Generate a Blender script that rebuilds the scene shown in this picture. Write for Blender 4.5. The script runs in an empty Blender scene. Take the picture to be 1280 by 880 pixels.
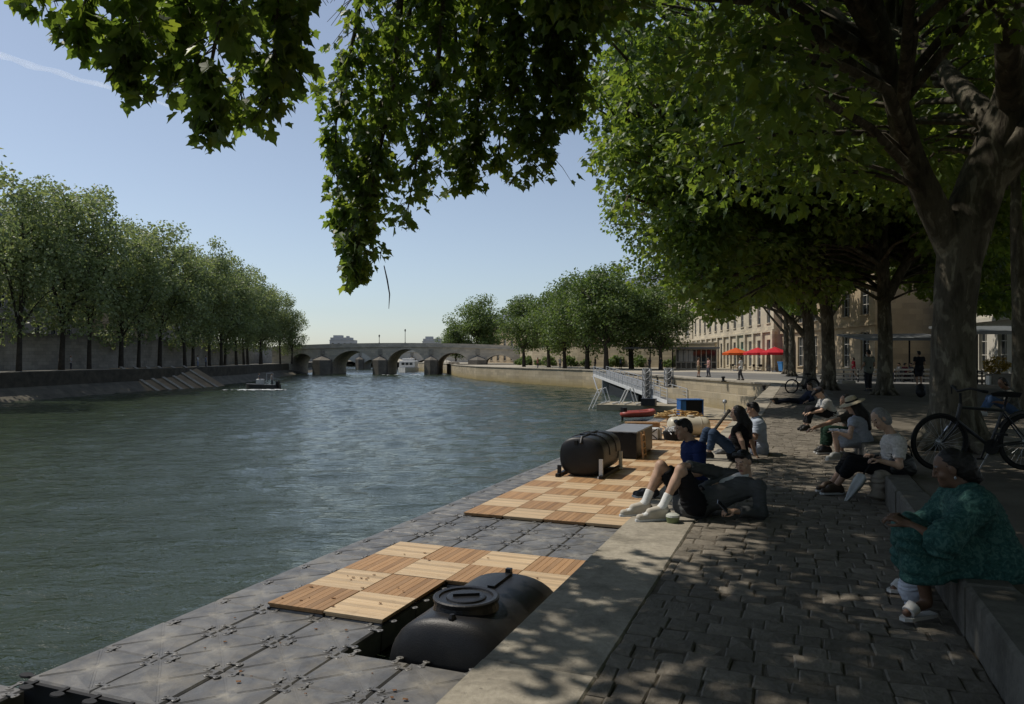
import bpy, bmesh, math, random
import numpy as np
from mathutils import Vector, Matrix
from mathutils.geometry import tessellate_polygon

# ------------------------------------------------------------------ camera, sky, sun, exposure
R = math.radians
SC = bpy.context.scene
COL = SC.collection
EYE = 1.65
F = 930.0                                   # focal length in pixels of the 1280 wide photograph
HY = 447.0                                  # horizon row
cam_d = bpy.data.cameras.new("camera"); cam = bpy.data.objects.new("camera", cam_d); COL.objects.link(cam)
cam.location = (0, 0, EYE); cam.rotation_euler = (R(90), 0, 0)
cam_d.sensor_width = 36; cam_d.lens = F / 1280 * 36; cam_d.shift_y = (HY - 440) / 1280
cam_d.clip_start = .05; cam_d.clip_end = 9000
SC.camera = cam

SUN_EL = R(57)
SUN_H = np.array([-.90, .436]); SUN_H /= np.linalg.norm(SUN_H)
SUN_V = np.array([SUN_H[0] * math.cos(SUN_EL), SUN_H[1] * math.cos(SUN_EL), math.sin(SUN_EL)])
wd = bpy.data.worlds.new("World"); SC.world = wd; wd.use_nodes = True
nt = wd.node_tree; nt.nodes.clear()
sky = nt.nodes.new("ShaderNodeTexSky"); sky.sky_type = 'NISHITA'; sky.sun_disc = False
sky.sun_elevation = SUN_EL; sky.sun_rotation = math.atan2(SUN_H[0], SUN_H[1]) % (2 * math.pi)
sky.air_density = 1.0; sky.dust_density = .5; sky.ozone_density = 3.0; sky.altitude = 50
bg = nt.nodes.new("ShaderNodeBackground"); bg.inputs[1].default_value = .15
wo = nt.nodes.new("ShaderNodeOutputWorld")
hs = nt.nodes.new('ShaderNodeHueSaturation'); hs.inputs['Saturation'].default_value = .68
nt.links.new(sky.outputs[0], hs.inputs['Color']); tn = nt.nodes.new('ShaderNodeMix'); tn.data_type = 'RGBA'; tn.blend_type = 'MULTIPLY'; tn.inputs[0].default_value = 1; tn.inputs[7].default_value = (.975, 1.0, 1.025, 1)
nt.links.new(hs.outputs[0], tn.inputs[6]); nt.links.new(tn.outputs[2], bg.inputs[0]); nt.links.new(bg.outputs[0], wo.inputs[0])
sun_d = bpy.data.lights.new("sun", 'SUN'); sun = bpy.data.objects.new("sun", sun_d); COL.objects.link(sun)
sun_d.energy = 5.0; sun_d.angle = R(.53); sun_d.color = (1, .93, .82)
sun.rotation_euler = Vector(SUN_V).to_track_quat('Z', 'Y').to_euler()
sun.location = (0, 0, 60)
SC.view_settings.view_transform = 'Standard'; SC.view_settings.look = 'None'
SC.view_settings.gamma = 1; SC.view_settings.exposure = -.50; SC.view_settings.use_curve_mapping = False
SC.cycles.max_bounces = 6; SC.cycles.diffuse_bounces = 2; SC.cycles.glossy_bounces = 3
SC.cycles.transmission_bounces = 4; SC.cycles.transparent_max_bounces = 8
SC.cycles.caustics_reflective = False; SC.cycles.caustics_refractive = False
SC.cycles.use_denoising = True
SC.cycles.sample_clamp_indirect = 4; SC.cycles.sample_clamp_direct = 3

# ------------------------------------------------------------------ frames
TA = math.atan(.386); SA, CA = math.sin(TA), math.cos(TA)
def Wp(s, t, z=0):                           # river frame: s along the quay, t to the right of it
    return np.array([s * SA + t * CA, s * CA - t * SA, z])
def st(p): return p[0] * SA + p[1] * CA, p[0] * CA - p[1] * SA
QROT = -TA                                  # z rotation that turns local +Y along the quay
def PG(px, py, z=0):                         # ground point seen at a pixel
    Y = F * (EYE - z) / (py - HY); return np.array([(px - 640) / F * Y, Y, z])
def PD(px, py, Y):                           # point at a depth
    return np.array([(px - 640) / F * Y, Y, EYE - (py - HY) / F * Y])
def PIX(p): return 640 + p[0] / p[1] * F, HY + (EYE - p[2]) / p[1] * F
def nrm(v):
    v = np.asarray(v, float); return v / (np.linalg.norm(v) + 1e-9)
rng = np.random.default_rng(7); random.seed(7)

# ------------------------------------------------------------------ materials
def mat_new(name):
    m = bpy.data.materials.new(name); m.use_nodes = True
    n = m.node_tree; n.nodes.clear()
    out = n.nodes.new("ShaderNodeOutputMaterial"); return m, n, out
def nd(n, typ, **kw):
    x = n.nodes.new(typ)
    for k, v in kw.items(): setattr(x, k, v)
    return x
def mixc(n, fac, a, b, mode='MIX'):
    x = nd(n, "ShaderNodeMix", data_type='RGBA', blend_type=mode)
    for s, v in ((0, fac), (6, a), (7, b)):
        if hasattr(v, 'links') or isinstance(v, bpy.types.NodeSocket): n.links.new(v, x.inputs[s])
        elif isinstance(v, (int, float)): x.inputs[s].default_value = v
        else: x.inputs[s].default_value = (*v, 1)
    return x.outputs[2]
def noise(n, co, scale, detail=4, rough=.55, dist=0):
    x = nd(n, "ShaderNodeTexNoise"); x.inputs['Scale'].default_value = scale; x.inputs['Detail'].default_value = detail
    x.inputs['Roughness'].default_value = rough; x.inputs['Distortion'].default_value = dist
    n.links.new(co, x.inputs['Vector']); return x.outputs[0]
def ramp(n, fac, stops):
    x = nd(n, "ShaderNodeValToRGB"); e = x.color_ramp.elements
    while len(e) > 1: e.remove(e[0])
    e[0].position = stops[0][0]; c = stops[0][1]; e[0].color = (*c, 1) if not isinstance(c, (int, float)) else (c, c, c, 1)
    for p, c in stops[1:]:
        k = e.new(p); k.color = (*c, 1) if not isinstance(c, (int, float)) else (c, c, c, 1)
    n.links.new(fac, x.inputs[0]); return x.outputs[0]
def coords(n, kind='Object', scale=(1, 1, 1), rot=(0, 0, 0)):
    tc = nd(n, "ShaderNodeTexCoord"); mp = nd(n, "ShaderNodeMapping")
    mp.inputs['Scale'].default_value = scale; mp.inputs['Rotation'].default_value = rot
    n.links.new(tc.outputs[kind], mp.inputs[0]); return mp.outputs[0]
def bump(n, h, dist, strength=1, normal=None):
    x = nd(n, "ShaderNodeBump"); x.inputs['Distance'].default_value = dist; x.inputs['Strength'].default_value = strength
    n.links.new(h, x.inputs['Height'])
    if normal is not None: n.links.new(normal, x.inputs['Normal'])
    return x.outputs[0]
def principled(n, out, col, rough=.8, metal=0, spec=.3, normal=None):
    p = nd(n, "ShaderNodeBsdfPrincipled")
    if isinstance(col, bpy.types.NodeSocket): n.links.new(col, p.inputs['Base Color'])
    else: p.inputs['Base Color'].default_value = (*col, 1)
    if isinstance(rough, bpy.types.NodeSocket): n.links.new(rough, p.inputs['Roughness'])
    else: p.inputs['Roughness'].default_value = rough
    p.inputs['Metallic'].default_value = metal; p.inputs['Specular IOR Level'].default_value = spec
    if normal is not None: n.links.new(normal, p.inputs['Normal'])
    n.links.new(p.outputs[0], out.inputs[0]); return p
def island(n):
    g = nd(n, "ShaderNodeNewGeometry"); return g.outputs['Random Per Island']
def mat(name, col, rough=.75, metal=0, spec=.3, var=.18, scale=3.0, bmp=0.0, bscale=25, isl=0.0, kind='Object', dirt=None):
    m, n, out = mat_new(name); co = coords(n, kind)
    lo = [max(0, c * (1 - var)) for c in col]; hi = [min(1, c * (1 + var)) for c in col]
    c = ramp(n, noise(n, co, scale, 6, .6), [(.3, lo), (.7, hi)])
    if isl:
        f = ramp(n, island(n), [(0, 1 - isl), (1, 1 + isl)]); c = mixc(n, 1.0, c, f, 'MULTIPLY')
    if dirt:
        dcol, dsc, damt = dirt
        f = ramp(n, noise(n, co, dsc, 7, .65, .3), [(.5, 0), (.68, damt)]); c = mixc(n, f, c, dcol)
    nm = bump(n, noise(n, co, bscale, 5, .6), bmp) if bmp else None
    principled(n, out, c, rough, metal, spec, nm); return m

# ------------------------------------------------------------------ meshes and objects
class MB:
    def __init__(s): s.v = []; s.f = []; s.mi = []; s.cur = 0
    def add(s, vs, fs):
        b = len(s.v); s.v += [tuple(float(c) for c in v) for v in vs]
        for f in fs: s.f.append(tuple(b + i for i in f)); s.mi.append(s.cur)
        return s
    def box(s, c, d, rz=0, rx=0, ry=0):
        c = Vector(c); h = [x / 2 for x in d]
        m = Matrix.Rotation(rz, 3, 'Z') @ Matrix.Rotation(ry, 3, 'Y') @ Matrix.Rotation(rx, 3, 'X')
        vs = [c + m @ Vector((x * h[0], y * h[1], z * h[2])) for z in (-1, 1) for x, y in ((-1, -1), (1, -1), (1, 1), (-1, 1))]
        return s.add(vs, [(3, 2, 1, 0), (4, 5, 6, 7), (0, 1, 5, 4), (1, 2, 6, 5), (2, 3, 7, 6), (3, 0, 4, 7)])
    def bbox(s, c, d, b=.01, rz=0):
        """box with bevelled top edges"""
        hx, hy, hz = [x / 2 for x in d]; m = Matrix.Rotation(rz, 3, 'Z'); c = Vector(c); vs = []
        for z, i in ((-hz, 0), (hz - b, 0), (hz, b)):
            for x, y in ((-1, -1), (1, -1), (1, 1), (-1, 1)): vs.append(c + m @ Vector((x * (hx - i), y * (hy - i), z)))
        fs = [(3, 2, 1, 0), (8, 9, 10, 11)]
        for k in (0, 4):
            for i in range(4): j = (i + 1) % 4; fs.append((k + i, k + j, k + 4 + j, k + 4 + i))
        return s.add(vs, fs)
    def tube(s, pts, rad, n=8, cap=True):
        pts = [np.asarray(p, float) for p in pts]
        if isinstance(rad, (int, float)): rad = [rad] * len(pts)
        vs = []; prev = None
        for i, p in enumerate(pts):
            d = nrm((pts[min(i + 1, len(pts) - 1)] - pts[max(i - 1, 0)]))
            if prev is None:
                a = np.array([0, 0, 1.]) if abs(d[2]) < .9 else np.array([1., 0, 0]); x = nrm(np.cross(a, d))
            else: x = nrm(prev - d * np.dot(prev, d))
            prev = x; y = np.cross(d, x)
            for k in range(n):
                a = 2 * math.pi * k / n; vs.append(p + rad[i] * (math.cos(a) * x + math.sin(a) * y))
        fs = [(i * n + k, i * n + (k + 1) % n, (i + 1) * n + (k + 1) % n, (i + 1) * n + k) for i in range(len(pts) - 1) for k in range(n)]
        if cap: fs += [tuple(range(n - 1, -1, -1)), tuple((len(pts) - 1) * n + k for k in range(n))]
        return s.add(vs, fs)
    def prism(s, poly, z0, z1):
        """vertical prism over a simple polygon (counter clockwise)"""
        k = len(poly); vs = [(*p[:2], z0) for p in poly] + [(*p[:2], z1) for p in poly]
        tri = tessellate_polygon([[Vector((p[0], p[1], 0)) for p in poly]])
        fs = []
        for t in tri:
            a, b, c = [Vector(poly[i][:2]) for i in t]
            t = t if (b - a).cross(c - a) > 0 else t[::-1]
            fs.append(tuple(k + i for i in t)); fs.append(tuple(reversed(t)))
        fs += [(i, (i + 1) % k, k + (i + 1) % k, k + i) for i in range(k)]
        return s.add(vs, fs)
    def lathe(s, prof, n=20, c=(0, 0, 0), axis='Z', sq=(1, 1)):
        vs = []
        for r, h in prof:
            for k in range(n):
                a = 2 * math.pi * k / n; x, y = r * math.cos(a) * sq[0], r * math.sin(a) * sq[1]
                p = {'Z': (x, y, h), 'Y': (x, h, y), 'X': (h, x, y)}[axis]; vs.append((p[0] + c[0], p[1] + c[1], p[2] + c[2]))
        fs = [(i * n + k, i * n + (k + 1) % n, (i + 1) * n + (k + 1) % n, (i + 1) * n + k) for i in range(len(prof) - 1) for k in range(n)]
        if axis == 'Y': fs = [f[::-1] for f in fs]
        fs += [tuple(range(n)), tuple((len(prof) - 1) * n + k for k in range(n))]
        return s.add(vs, fs)
    def mesh(s, name, mats, smooth=False):
        me = bpy.data.meshes.new(name); me.from_pydata(s.v, [], s.f)
        for m in (mats if isinstance(mats, (list, tuple)) else [mats]): me.materials.append(m)
        me.polygons.foreach_set('material_index', s.mi)
        if smooth: me.polygons.foreach_set('use_smooth', [True] * len(s.f))
        me.update(); return me
def np_mesh(name, V, T, mats, smooth=False, mi=None):
    me = bpy.data.meshes.new(name); V = np.asarray(V, np.float32); T = np.asarray(T, np.int32); k = T.shape[1]
    me.vertices.add(len(V)); me.vertices.foreach_set('co', V.ravel())
    me.loops.add(T.size); me.loops.foreach_set('vertex_index', T.ravel())
    me.polygons.add(len(T)); me.polygons.foreach_set('loop_start', np.arange(0, T.size, k, dtype=np.int32))
    me.polygons.foreach_set('loop_total', np.full(len(T), k, np.int32))
    for m in (mats if isinstance(mats, (list, tuple)) else [mats]): me.materials.append(m)
    if mi is not None: me.polygons.foreach_set('material_index', np.asarray(mi, np.int32))
    me.polygons.foreach_set('use_smooth', np.full(len(T), smooth, bool))
    me.update(calc_edges=True); me.validate(); return me
def link(name, me, parent=None, loc=(0, 0, 0), rz=0):
    o = bpy.data.objects.new(name, me); COL.objects.link(o); o.location = tuple(loc); o.rotation_euler = (0, 0, rz)
    if parent is not None: o.parent = parent
    return o
def obj(name, mb, mats, parent=None, loc=(0, 0, 0), rz=0, smooth=False):
    return link(name, mb.mesh(name, mats, smooth), parent, loc, rz)
def tag(o, label=None, cat=None, group=None, kind=None):
    if label: o['label'] = label
    if cat: o['category'] = cat
    if group: o['group'] = group
    if kind: o['kind'] = kind
    return o
def thing(name, label, cat, loc=(0, 0, 0), rz=0, group=None):
    return tag(link(name, None, None, loc, rz), label, cat, group)
def struct(o): o['kind'] = 'structure'; return o
def dup(root, loc, rz=None, label=None, scale=None):
    r = root.copy(); COL.objects.link(r); r.location = tuple(loc)
    if rz is not None: r.rotation_euler = (0, 0, rz)
    if scale is not None: r.scale = scale if hasattr(scale, '__len__') else (scale,) * 3
    if label: r['label'] = label
    for ch in list(root.children):
        c = ch.copy(); COL.objects.link(c); c.parent = r
        for g in ch.children:
            d = g.copy(); COL.objects.link(d); d.parent = c
    return r
# ------------------------------------------------------------------ surface materials
def stone_mat(name, a, b, scale=.6, joints=None, rough=.85, bmp=.01, stain=None, dirt=None):
    """weathered stone: large blotches, grain, optional coursed joints, a stain band that follows the water line"""
    m, n, out = mat_new(name); co = coords(n, 'Object')
    c = mixc(n, ramp(n, noise(n, co, scale, 8, .65, .4), [(.32, 0), (.68, 1)]), a, b)
    g = noise(n, co, 18, 6, .7)
    c = mixc(n, 1, c, ramp(n, g, [(.25, .72), (.75, 1.22)]), 'MULTIPLY')
    h = g
    if joints:
        bw, bh, amt = joints
        geo = nd(n, "ShaderNodeTexCoord"); sx = nd(n, "ShaderNodeSeparateXYZ"); n.links.new(geo.outputs['Object'], sx.inputs[0])
        ad = nd(n, "ShaderNodeMath", operation='ADD'); n.links.new(sx.outputs[0], ad.inputs[0]); n.links.new(sx.outputs[1], ad.inputs[1])
        cb = nd(n, "ShaderNodeCombineXYZ"); n.links.new(ad.outputs[0], cb.inputs[0]); n.links.new(sx.outputs[2], cb.inputs[1])
        br = nd(n, "ShaderNodeTexBrick"); br.inputs['Scale'].default_value = 1; br.inputs['Brick Width'].default_value = bw
        br.inputs['Row Height'].default_value = bh; br.inputs['Mortar Size'].default_value = .012; br.inputs['Mortar Smooth'].default_value = .3
        br.inputs['Color1'].default_value = (.82, .82, .82, 1); br.inputs['Color2'].default_value = (1.12, 1.1, 1.06, 1); br.inputs['Mortar'].default_value = (amt, amt, amt, 1)
        n.links.new(cb.outputs[0], br.inputs['Vector']); c = mixc(n, 1, c, br.outputs[0], 'MULTIPLY')
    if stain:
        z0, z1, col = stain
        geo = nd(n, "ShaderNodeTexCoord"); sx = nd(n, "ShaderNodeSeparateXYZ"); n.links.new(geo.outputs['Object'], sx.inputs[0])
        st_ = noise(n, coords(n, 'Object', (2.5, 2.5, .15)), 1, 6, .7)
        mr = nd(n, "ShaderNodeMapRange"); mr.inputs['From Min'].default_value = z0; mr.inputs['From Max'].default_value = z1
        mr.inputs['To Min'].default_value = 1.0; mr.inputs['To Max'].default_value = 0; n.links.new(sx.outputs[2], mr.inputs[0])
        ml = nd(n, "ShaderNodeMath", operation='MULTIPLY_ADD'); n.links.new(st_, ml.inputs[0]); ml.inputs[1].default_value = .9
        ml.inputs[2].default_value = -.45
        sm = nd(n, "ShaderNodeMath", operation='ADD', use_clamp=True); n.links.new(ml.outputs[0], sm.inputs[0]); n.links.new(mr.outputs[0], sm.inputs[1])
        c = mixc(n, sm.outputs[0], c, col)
    if dirt:
        c = mixc(n, ramp(n, noise(n, co, dirt[1], 8, .68, .5), [(.46, 0), (.66, dirt[2])]), c, dirt[0])
        c = mixc(n, ramp(n, noise(n, co, dirt[1] * 9, 5, .7), [(.60, 0), (.70, .5)]), c, tuple(x * .7 for x in dirt[0]))
    principled(n, out, c, rough, 0, .25, bump(n, h, bmp)); return m
M_coping = stone_mat('coping stone', (.29, .26, .21), (.41, .37, .295), .9, bmp=.008, dirt=((.11, .098, .076), 1.7, .6))
M_kerb = stone_mat('kerb stone', (.12, .11, .092), (.18, .165, .138), 1.1, bmp=.008, dirt=((.05, .045, .036), 2.1, .8))
M_wall_near = stone_mat('quay wall stone', (.34, .29, .205), (.47, .41, .30), .25, (1.1, .42, .6), stain=(-2.5, -1.1, (.30, .23, .095)))
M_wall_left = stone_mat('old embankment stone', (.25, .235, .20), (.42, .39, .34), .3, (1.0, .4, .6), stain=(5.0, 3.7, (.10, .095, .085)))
M_bridge = stone_mat('bridge stone', (.46, .42, .35), (.60, .55, .46), .25, (1.0, .45, .72))
M_facade = stone_mat('limestone facade', (.50, .44, .335), (.62, .555, .43), .2, (1.2, .5, .85))
M_facade2 = stone_mat('ochre facade', (.37, .295, .20), (.47, .385, .27), .25, (1.2, .5, .85))
M_facade3 = stone_mat('pale render', (.50, .47, .41), (.60, .57, .50), .2)
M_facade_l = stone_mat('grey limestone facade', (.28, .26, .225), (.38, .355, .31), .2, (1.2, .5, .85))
M_zinc = mat('zinc roof', (.17, .19, .22), .45, .3, .4, .15, .5)
M_glass = mat('window glass', (.02, .025, .03), .08, 0, .6, .3, .4)
M_frame = mat('white window paint', (.55, .53, .48), .5)
M_dark = mat('dark opening', (.015, .015, .016), .9)
M_asph = mat('asphalt', (.16, .155, .145), .9, 0, .2, .2, .25, .004, 60)
M_plaza = mat('pale plaza stone', (.37, .335, .265), .9, 0, .2, .18, .35, .004, 30)  # the stone's own even pale tone, slightly blotched
M_terr = mat('packed sandy earth', (.135, .118, .093), .95, 0, .15, .3, .8, .012, 14, dirt=((.09, .075, .055), 2.2, .7))
M_soil = mat('mortar and dirt', (.125, .108, .086), .95, 0, .1, .35, 3, .01, 40)
M_bank = stone_mat('bank rubble', (.045, .040, .030), (.115, .10, .07), 1.1, bmp=.10)
M_bankg = mat('lower quay paving', (.19, .18, .155), .9, 0, .2, .2, .3)
def cobble_mat():
    m, n, out = mat_new('cobble stone'); co = coords(n)
    c = ramp(n, island(n), [(0, (.135, .117, .092)), (.35, (.17, .148, .117)), (.7, (.195, .17, .135)), (1, (.235, .205, .163))])
    c = mixc(n, 1, c, ramp(n, noise(n, co, 14, 7, .7), [(.25, .6), (.75, 1.25)]), 'MULTIPLY')
    c = mixc(n, ramp(n, noise(n, co, .8, 5, .6), [(.5, 0), (.75, .45)]), c, (.12, .105, .08))
    nm = bump(n, noise(n, co, 28, 6, .65), .012)
    principled(n, out, c, .78, 0, .3, nm); return m
M_cobble = cobble_mat()
def water_mat():
    m, n, out = mat_new('river water')
    big = noise(n, coords(n, 'Object', (.10, .30, 1), (0, 0, .25)), 1, 3, .5, .6)
    mid = noise(n, coords(n, 'Object', (.75, 1.5, 1), (0, 0, .32)), 1, 5, .6, .9)
    fine = noise(n, coords(n, 'Object', (2.2, 4.6, 1), (0, 0, .18)), 1, 4, .6, .5)
    nm = bump(n, mid, .10); nm = bump(n, fine, .055, 1, nm)
    p = principled(n, out, mixc(n, ramp(n, noise(n, coords(n, 'Object', (.02, .05, 1)), 1, 4, .6), [(.35, 0), (.65, 1)]), (.024, .036, .021), (.036, .050, .031)), .05, 0, .5, nm)
    p.inputs['IOR'].default_value = 1.33; return m
M_water = water_mat()
M_foam = mat('white wake foam', (.72, .75, .76), .8, 0, .2, .25, 2)

WZ = -2.35
M_cut = stone_mat('pier stone', (.12, .112, .098), (.20, .185, .16), .4, (1, .45, .7))
# ------------------------------------------------------------------ river bed, water
wr = np.random.default_rng(77); wx = np.arange(-66, 24.01, .22); wy = np.arange(0, 200.1, .26)
WX, WY = np.meshgrid(wx, wy, indexing='ij'); H = np.zeros_like(WX)
for i in range(64):                       # wind chop: short crests running across the stream
    lam = .75 * (4.2 / .75) ** (wr.random() ** 1.3); th = math.pi / 2 + .32 + wr.normal(0, .55); kx, ky = 2 * math.pi / lam * math.cos(th), 2 * math.pi / lam * math.sin(th)
    gust = .55 + .45 * np.sin(WX * wr.uniform(.02, .09) + WY * wr.uniform(.02, .09) + wr.uniform(0, 6))
    H += .0038 * lam ** .85 * gust * np.sin(kx * WX + ky * WY + wr.uniform(0, 6.28) + .7 * np.sin(.21 * WX + .17 * WY + i))
fade = np.clip(np.minimum.reduce([WX - wx[0], wx[-1] - WX, WY - wy[0], wy[-1] - WY]) / 6, 0, 1); H = (H + 2.2 * np.maximum(H, 0) ** 2) * fade
nX, nY = WX.shape; Vw = np.stack([WX, WY, WZ + H], -1).reshape(-1, 3); I0 = (np.arange(nX - 1)[:, None] * nY + np.arange(nY - 1)[None]).ravel()
Qw = np.stack([I0, I0 + nY, I0 + nY + 1, I0 + 1], 1); b0 = len(Vw); x0, x1, y0, y1 = wx[0], wx[-1], wy[0], wy[-1]
ring = [(-900, -300), (900, -300), (900, 6000), (-900, 6000), (x0, y0), (x1, y0), (x1, y1), (x0, y1)]
Vw = np.vstack([Vw, [(a, b, WZ) for a, b in ring]]); Qw = np.vstack([Qw, [[b0 + i for i in q] for q in ((0, 1, 5, 4), (1, 2, 6, 5), (2, 3, 7, 6), (3, 0, 4, 7))]])
struct(link('river_water', np_mesh('river_water', Vw, Qw, M_water, True)))

# ------------------------------------------------------------------ right bank
edge = [Wp(-40, -1.63)[:2], Wp(48.6, -1.63)[:2], np.array([13.0, 66.]), np.array([11.7, 88.]), np.array([9.4, 99.]), np.array([0.5, 118.]),
        np.array([-6.5, 135.]), np.array([-12, 160.]), np.array([-18, 200.]), np.array([-38, 262.]), np.array([-110, 420.]), np.array([-330, 700.])]
land = [tuple(e) for e in edge] + [(-330, 6000), (6000, 6000), (6000, -3000), (-100, -3000)]
g = MB(); tri = tessellate_polygon([[Vector((p[0], p[1], 0)) for p in land]])
fs = []
for t in tri:
    a, b, c = [Vector(land[i]) for i in t]; fs.append(t if (b - a).cross(c - a) > 0 else t[::-1])
g.add([(p[0], p[1], -.035) for p in land], fs)
struct(obj('quay_ground', g, M_plaza))
# quay walls: near vertical wall, far embankment
def wall_strip(name, pts, z0, z1, thick, m, label, cat='wall', cap=None, capm=None, group=None):
    """a masonry wall along a polyline with its face on the line, thickness to the right of the walk"""
    pts = [np.asarray(p, float) for p in pts]; off = []
    for i, p in enumerate(pts):
        d = nrm(pts[min(i + 1, len(pts) - 1)] - pts[max(i - 1, 0)]); off.append(p + thick * np.array([d[1], -d[0]]))
    base = pts[0]; root = thing(name, label, cat, (base[0], base[1], 0), 0, group)
    def strip(a, b, lo, hi):
        mb = MB(); k = len(a)
        vs = [(q[0] - base[0], q[1] - base[1], z) for z in (lo, hi) for q in list(a) + list(b)]
        fs = []
        for i in range(k - 1):
            A, B, C2, D = i, i + 1, k + i + 1, k + i
            fs += [(B, A, 2 * k + A, 2 * k + B), (D, C2, 2 * k + C2, 2 * k + D), (2 * k + A, 2 * k + D, 2 * k + C2, 2 * k + B), (A, B, C2, D)]
        fs += [(0, k, 3 * k, 2 * k), (k - 1, 3 * k - 1, 4 * k - 1, 2 * k - 1)]
        return mb.add(vs, fs)
    obj('masonry', strip(pts, off, z0, z1), m, root)
    if cap:
        a = [p + (o - p) * (-cap[1] / thick) for p, o in zip(pts, off)]; b = [p + (o - p) * (1 + cap[1] / thick) for p, o in zip(pts, off)]
        obj('coping', strip(a, b, z1, z1 + cap[0]), capm or m, root)
    return root
wall_strip('quay_wall', edge[0:2], -4, -.3, .5, M_wall_near, 'stone face of the near quay beside the floating deck')
wall_strip('embankment_wall', [edge[1] + (.05, .02)] + [edge[2]] , -4, -.04, .8, M_wall_near, 'sunlit wall crossing behind the gangway at the end of the near quay', cap=(.10, .10), capm=M_coping)
wall_strip('embankment_wall', [edge[2] + (.0, .9)] + edge[3:10], -4, -.04, .8, M_wall_near, 'long low ochre wall of the far quay with a stained waterline', cap=(.12, .1), capm=M_coping)
# step ledge of the cross wall
d_ = nrm(edge[2] - edge[1]); nn = np.array([-d_[1], d_[0]]) * -1
nn = nn if nn[1] < 0 else -nn
cen = (edge[1] + edge[2]) / 2 + nn * .35; L = np.linalg.norm(edge[2] - edge[1])
lm = MB(); lm.box((cen[0], cen[1], -2.4), (L * .92, .7, 3.1), math.atan2(d_[1], d_[0]))
tag(obj('wall_footing', lm, M_wall_near), 'lower stone ledge along the foot of the cross wall', 'wall')

# coping slabs along the near quay edge
root = thing('quay_coping', 'row of wide pale coping slabs along the quay edge', 'kerb', Wp(0, 0), QROT)
s0 = -12; mb = MB()
while s0 < 48.4:
    L = random.uniform(1.3, 2.1); L = min(L, 48.5 - s0)
    mb.bbox((-1.30, s0 + L / 2, -.14 + random.uniform(-.006, .006)), (.66 - .012, L - .014, .30), .014); s0 += L
mb.v = [(x + .004 * math.sin(7 * y + 3 * z), y, z) for x, y, z in mb.v]
obj('stone_slab', mb, M_coping, root)
# cobbles of the near quay: each sett its own bevelled stone, in uneven rows across the quay
V = []; T = []; s0 = -6
k = 0
def setts(t0, t1, sA, sB, rowh, w0, w1):
    V = []; T = []; s = sA
    while s < sB:
        rh = rowh * rng.uniform(.85, 1.2); t = t0 + rng.uniform(-.12, 0)
        while t < t1:
            w_ = rng.uniform(w0, w1); a, b = max(t, t0), min(t + w_, t1); t += w_
            if b - a < .05: continue
            g_ = .0022; z = rng.normal(0, .0035) - .002; ti = rng.normal(0, .006, 4); hz = .035
            bx = rng.uniform(-.007, .007, (4, 2)); i = .010
            base = len(V)
            c4 = np.array([[a + g_, s + g_], [b - g_, s + g_], [b - g_, s + rh - g_], [a + g_, s + rh - g_]]) + bx
            m4 = c4.mean(0)
            for q in c4: V.append((q[0], q[1], z - .075))
            for q, e in zip(c4, ti): V.append((q[0], q[1], z - .006 + e * .5))
            for q, e in zip(c4, ti): qq = q + (m4 - q) / np.linalg.norm(m4 - q) * i * 1.3; V.append((qq[0], qq[1], z + e * .7))
            V.append((m4[0], m4[1], z + .003 + rng.normal(0, .002)))
            for o in (0, 4):
                for j in range(4):
                    j2 = (j + 1) % 4; T.append((base + o + j, base + o + j2, base + o + 4 + j2)); T.append((base + o + j, base + o + 4 + j2, base + o + 4 + j))
            for j in range(4): T.append((base + 8 + j, base + 8 + (j + 1) % 4, base + 12))
        s += rh
    return V, T
V, T = setts(-.975, .915, -3, 30, .165, .13, .27)
o = link('cobblestones', np_mesh('cobblestones', V, T, M_cobble), None, (0, 0, 0), QROT); struct(o)
V, T = setts(-.975, .915, 30, 48.4, .24, .18, .34)
o = link('cobblestones', np_mesh('cobblestones', V, T, M_cobble), None, (0, 0, 0), QROT); struct(o)
mb = MB(); mb.box((.0, 20, -.2), (1.96, 57, .380)); struct(obj('cobble_bedding', mb, M_soil, None, (0, 0, 0), QROT))

# terrace under the trees with its kerb
KZ = .30
mb = MB(); mb.box((7.2, 13.9, KZ / 2 - .35), (12.0, 60, KZ + .66)); struct(obj('tree_terrace', mb, M_terr, None, (0, 0, 0), QROT))
root = thing('terrace_kerb', 'low stone kerb people sit on, edging the tree terrace', 'kerb', (0, 0, 0), QROT)
mb = MB(); s0 = -12
while s0 < 43.8:
    L = min(random.uniform(1.4, 2.3), 43.9 - s0)
    mb.bbox((1.055 + random.uniform(-.008, .008), s0 + L / 2, KZ / 2 - .05 + .006), (.28, L - .016, KZ + .10), .022); s0 += L
obj('kerb_stone', mb, M_kerb, root)
# road strip of the plaza
mb = MB(); mb.add([(14.2, 84, -.030), (16.5, 62, -.030), (23, 46, -.030), (60, 44, -.030), (60, 62, -.030), (33, 66, -.030), (22, 88, -.030)], [(0, 1, 2, 3, 4, 5, 6)])
struct(obj('road', mb, M_asph))

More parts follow.
